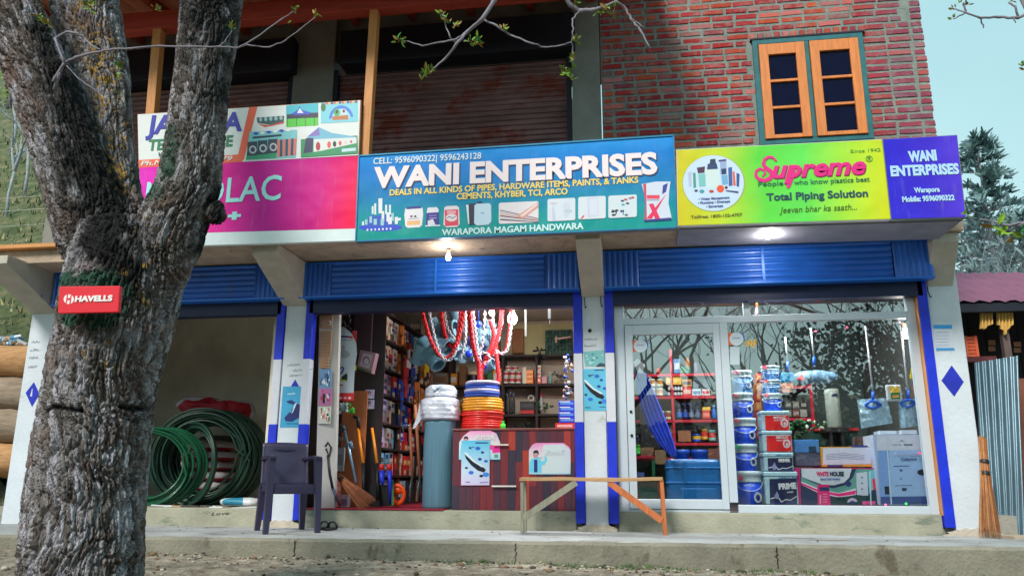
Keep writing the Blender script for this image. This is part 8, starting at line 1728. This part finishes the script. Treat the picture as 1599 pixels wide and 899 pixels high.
# heater cylinder
x0_, x1_, z0_, z1_ = rect(1292, 606, 1315, 668, 1.1); rad = (x1_-x0_)/2; t = thing('water_heater', 'tall pale grey cylinder with a dark badge in the middle of the window', 'heater', ((x0_+x1_)/2, 1.1+rad, z0_)); mb = MB(); mb.lathe(((x0_+x1_)/2, 1.1+rad, 0), [(rad*.94, z0_), (rad, z0_+.02), (rad, z1_-.02), (rad*.9, z1_)], 28); part('cylinder', mb, S('heater_grey', (150, 160, 150), .4, var=.05), t)
ar = Art(1.098); ar.rect(1299, 614, 1308, 618.5, (30, 40, 70)); ar.build(t)
mb = MB(); mb.box(x0_-.05, x1_+.05, 1.1, 1.4, z0_-.04, z0_-.001); mb.box(x0_, x0_+.03, 1.12, 1.38, .178, z0_-.04); mb.box(x1_-.03, x1_, 1.12, 1.38, .178, z0_-.04); solo('stand', mb, black, 'dark stand carrying the pale grey cylinder', 'stand')
bagmass(1258, 656, 1290, 672, 1.0, [S('motor_white', (200, 196, 190), .4, var=.1), black, S('motor_green', (60, 140, 70), .5)], 'white and black pump motor beside the cylinder', 'pump', 'pump', 41, 18, .04, .45)
bagmass(1232, 655, 1262, 684, 1.15, [S('net_green', (50, 130, 60), .6, var=.4), S('net_dark', (26, 60, 40), .6)], 'green netting heap beside the red tubs', 'netting', 'netting', 42, 26, .05, .55)
# right red rack
YQ = 2.0; RQ = thing('red_rack', 'smaller red rack in the depth of the window behind the netting', 'rack', (at(1240, 630, YQ).x, YQ+.1, .178))
xq0, xq1 = at(1195, 630, YQ).x, at(1270, 630, YQ).x
for y_ in (602, 652): z = at(1240, y_, YQ).z; mb = MB(); mb.box(xq0, xq1, YQ, YQ+.3, z-.03, z); part('shelf', mb, redsh, RQ)
for x in (xq0, xq1-.03): mb = MB(); mb.box(x, x+.03, YQ-.004, YQ+.02, .178, at(1240, 598, YQ).z); part('upright', mb, redsh, RQ)
mb = MB(); mb.box(xq0, xq1, YQ+.31, YQ+.33, .178, at(1240, 600, YQ).z); part('back_panel', mb, S('rack_back', (70, 84, 80), .7, var=.2), RQ)
for k in range(6): item('box', 1226+(k % 3)*12, 626+13*(k//3), 1236+(k % 3)*12, 637+13*(k//3), YQ+.02, [[(70, 80, 80), (120, 120, 110), (60, 50, 54), (90, 110, 90), (130, 60, 60), (150, 150, 140)][k], (150, 150, 140)], 'muted small box on the smaller red rack, %s in the %s line' % (ORD[k % 3], ['upper', 'lower'][k//3]), 'box', grp='muted boxes on the smaller red rack')
item('box', 1221, 598, 1238, 606, 1.2, [(190, 130, 104)], 'salmon carton by the blue scoop', 'carton'); item('box', 1222, 607, 1236, 612, 1.2, [(176, 116, 92)], 'salmon carton below the other by the scoop', 'carton')
# mops and wipers with white sticks
stick = S('white_stick', (206, 210, 214), .35); bplastic = S('blue_plastic', (36, 100, 210), .35, var=.08)
clearp = S('clear_wrap', (150, 182, 198), .12, var=.3, scale=12, bump=.6, bscale=24, coat=.6)
def mop(x0, y0, x1, y1, Y, label, head, seed, hd=None):
    t = thing('mop', label, 'mop', at(x1, y1, Y), 'long white sticked mops behind the big pane'); mb = MB(); mb.tube([at(x0, y0, Y), at(x1, y1-14, Y)], .0085, 8); part('stick', mb, stick, t); mb = MB(); mb.tube([at(x1, y1-15, Y-.002), at(x1, y1, Y-.002)], .014, 10)
    if hd: mb.tube([at(x1-12, y1+7, Y), at(x1-5, y1, Y-.01), at(x1+4, y1, Y-.01), at(x1+13, y1+6, Y)], .013, 8); mb.tube([at(x1-12, y1+7, Y), at(x1, y1+11, Y-.01), at(x1+13, y1+6, Y)], .01, 8)
    part('head_clamp', mb, bplastic, t)
    if head:
        a, b, c, d = head; P = [at(*q_, Y+.03) for q_ in head]; mb = MB(); n = 14; vs = []
        for j in range(n+1):
            for i in range(n+1): u, v = i/n, j/n; p = P[0].lerp(P[1], u).lerp(P[3].lerp(P[2], u), v); vs.append(p+Vector((0, -.03*math.sin(PI*u)*math.sin(PI*v)+noise.noise(Vector((u*7, v*7, seed)))*.025, 0)))
        for j in range(n+1):
            for i in range(n+1): u, v = i/n, j/n; p = P[0].lerp(P[1], u).lerp(P[3].lerp(P[2], u), v); vs.append(p+Vector((0, .045, 0)))
        k = (n+1)**2; fs = [(j*(n+1)+i, j*(n+1)+i+1, (j+1)*(n+1)+i+1, (j+1)*(n+1)+i) for j in range(n) for i in range(n)]; fs += [tuple(k+q_ for q_ in f) for f in fs]
        mb.add(vs, fs, 0, True); part('wrapped_head', mb, clearp, t)
mop(1351, 508, 1363, 626, .48, 'white sticked mop in a clear bag, left of the scale', [(1340, 623), (1385, 621), (1394, 660), (1347, 668)], 3, True)
mop(1406, 508, 1418, 624, .46, 'white sticked mop in a clear bag, right of the scale', [(1404, 624), (1430, 621), (1434, 664), (1408, 668)], 5, True)
mop(1226, 526, 1230, 580, .50, 'white sticked blue scoop, the leftmost', None, 6); mb = MB(); mb.ppoly([(1220, 581), (1240, 581), (1242, 595), (1219, 596)], .49, .05); solo('scoop', mb, S('scoop_blue', (40, 140, 190), .4, var=.1), 'sky blue scoop head on the leftmost stick', 'scoop', bevel=.01)
mop(1266, 512, 1271, 572, .52, 'white sticked wiper over the long wrapped pack', None, 7)
t = thing('wrapped_pack', 'long pale wrapped pack lying over the cylinder', 'wrapped pack', at(1275, 596, .6)); x0_, x1_, z0_, z1_ = rect(1241, 577, 1309, 598, .6); mb = MB(); n = 24; vs = []
for j in range(13):
    for i in range(n+1): a = 2*PI*j/12; x = x0_+(x1_-x0_)*i/n; s_ = math.sin(PI*min(1, max(0, (i+.6)/(n+1.2))))**.3; p = Vector((x, .66+math.cos(a)*.05*s_, (z0_+z1_)/2+math.sin(a)*(z1_-z0_)/2*s_)); vs.append(p+noise.noise_vector(p*14)*.014)
mb.add(vs, [(j*(n+1)+i, j*(n+1)+i+1, (j+1)*(n+1)+i+1, (j+1)*(n+1)+i) for j in range(12) for i in range(n)], 0, True); part('wrap', mb, S('pale_wrap', (150, 190, 210), .4, var=.25, scale=18, col2=(90, 130, 170)), t); mb = MB(); mb.ppoly([(1244, 592), (1252, 583), (1257, 594)], .595, .01); part('red_mark', mb, ink((226, 60, 60)), t)
# scale
t = thing('kitchen_scale', 'white bordered scale with yellow and green face between the two bagged mops', 'scale', at(1396, 627, .44)); x0_, x1_, z0_, z1_ = rect(1384, 600, 1409, 626, .44); mb = MB(); mb.box(x0_, x1_, .44, .47, z0_, z1_); part('casing', mb, S('scale_white', (196, 204, 206), .4), t, bevel=.02); ar = Art(.437); ar.poly([(1388, 603), (1403, 602), (1406, 614), (1390, 615)], (232, 190, 60)); ar.poly([(1390, 613), (1405, 612), (1406, 622), (1392, 623)], (44, 120, 60)); ar.poly([(1393, 617), (1403, 616), (1404, 620), (1394, 621)], (220, 150, 70)); ar.build(t)
mb = MB(); mb.ppoly([(1424, 570), (1430, 560), (1431, 594), (1421, 590)], .5, .01); solo('yellow_cloth', mb, S('yellow_cloth', (226, 206, 30), .7), 'small yellow cloth hanging at the right end of the window', 'cloth')
bagmass(1422, 600, 1432, 640, .7, [S('packet_orange', (206, 110, 60), .5), S('packet_red', (190, 40, 50), .5), S('packet_dark', (50, 40, 46), .5)], 'strip of orange and red packets at the right end of the window', 'packet_strip', 'packets', 44, 30, .03, .7)
# things above the transom
item('box', 1115, 461, 1158, 472, 1.3, [(226, 190, 100)], 'yellow carton above the transom', 'carton'); item('box', 1098, 463, 1114, 473, 1.31, [(150, 140, 130)], 'grey carton left of the yellow one above the transom', 'carton') 
t = thing('hanging_tassel', 'orange and pink tassel hanging in the transom window', 'tassel', at(1182, 492, .5)); mb = MB(); mb.tube([at(1181, 462, .5), at(1182, 480, .5)], .012, 6); part('tassel', mb, S('tassel_orange', (224, 120, 40), .6), t); mb = MB(); mb.tube([at(1182, 480, .5), at(1181, 492, .5)], [.008, .02], 6); part('skirt', mb, S('tassel_pink', (220, 150, 190), .6), t)
for k, (x0, x1, c, l) in enumerate(((1262, 1290, (224, 120, 70), 'orange ball shape above the transom'), (1290, 1306, (206, 50, 40), 'red ball shape above the transom'), (1306, 1316, (60, 190, 60), 'green ball shape above the transom'))):
    p = at((x0+x1)/2, 461, 1.0); mb = MB(); mb.ball(p, (at(x1, 461, 1.).x-at(x0, 461, 1.).x)/2, 14, 0, (1, 1, .8)); mb.tube([p, Vector((p.x, p.y, 2.545))], .004, 4); solo('toy_ball', mb, S('ball_%d' % k, c, .4), l, 'ball')
for k, (px, py, c, l) in enumerate(((1274, 517, (226, 90, 130), 'tiny pink light at the left of the light string'), (1323, 511, (206, 60, 90), 'tiny red light in the middle of the light string'), (1405, 503, (236, 120, 160), 'tiny pink light by the bright bulb'), (1436, 707, (236, 40, 90), 'tiny red light on the tall carton'), (1446, 757, (236, 40, 110), 'tiny red light low on the tall carton'), (1444, 719, (50, 220, 70), 'tiny green light on the tall carton edge'), (1452, 771, (50, 220, 70), 'tiny green light low on the carton edge'), (1415, 786, (60, 220, 90), 'tiny green light on the window rail'), (1383, 787.5, (236, 90, 130), 'tiny pink light on the window rail'))):
    m_ = S('led_%d' % k, c, .4, var=0, emit=2.0); mb = MB(); mb.ball(at(px, py, .30), .011, 8); solo('fairy_light', mb, m_, l, 'fairy light', 'fairy lights in the window')
mb = MB(); mb.tube([at(*q_, .31) for q_ in ((1408, 470), (1415, 505), (1428, 600), (1440, 690), (1448, 757), (1453, 780), (1415, 788), (1383, 789))], .0025, 4); mb.tube([at(*q_, .31) for q_ in ((1190, 470), (1274, 517), (1323, 511), (1405, 503))], .0022, 4); solo('light_string', mb, black, 'thin wire of the fairy lights round the window', 'wire')
bulb(1414, 522, .55, 'lit bulb at the upper right corner of the big window', 8, .038, top=2.545)
bulb(1060, 470, 1.2, 'lit bulb behind the transom of the glass door', 8, .03, top=2.545)
for x, y, l, e in ((-1.02, .40, 'added unseen fill tube on the ceiling just inside the middle shop', 42), (1.3, .30, 'added unseen fill tube over the window display of the glazed shop', 48), (.6, 1.5, 'second added unseen fill tube deeper in the glazed shop', 14)):  # added tubes set out of sight to brighten the shop interiors
    t = thing('fill_tube', l, 'lamp', (x, y, 2.5)); mb = MB(); mb.box(x-.45, x+.45, y-.03, y+.03, 2.5, 2.548); part('fill_batten', mb, S('batten_white', (200, 200, 200), .5), t)
    mb = MB(); mb.tube([(x-.42, y, 2.485), (x+.42, y, 2.485)], .014, 10); part('tube', mb, bpy.data.materials['lit_bulb'], t)
    al = bpy.data.lights.new('fill_tube_light', 'AREA'); al.shape = 'RECTANGLE'; al.size = .8; al.size_y = .04; al.energy = e; al.color = (.96, 1, 1); ao = bpy.data.objects.new('fill_tube_light', al); C.objects.link(ao); ao.location = (x, y, 2.46)
finish_text()
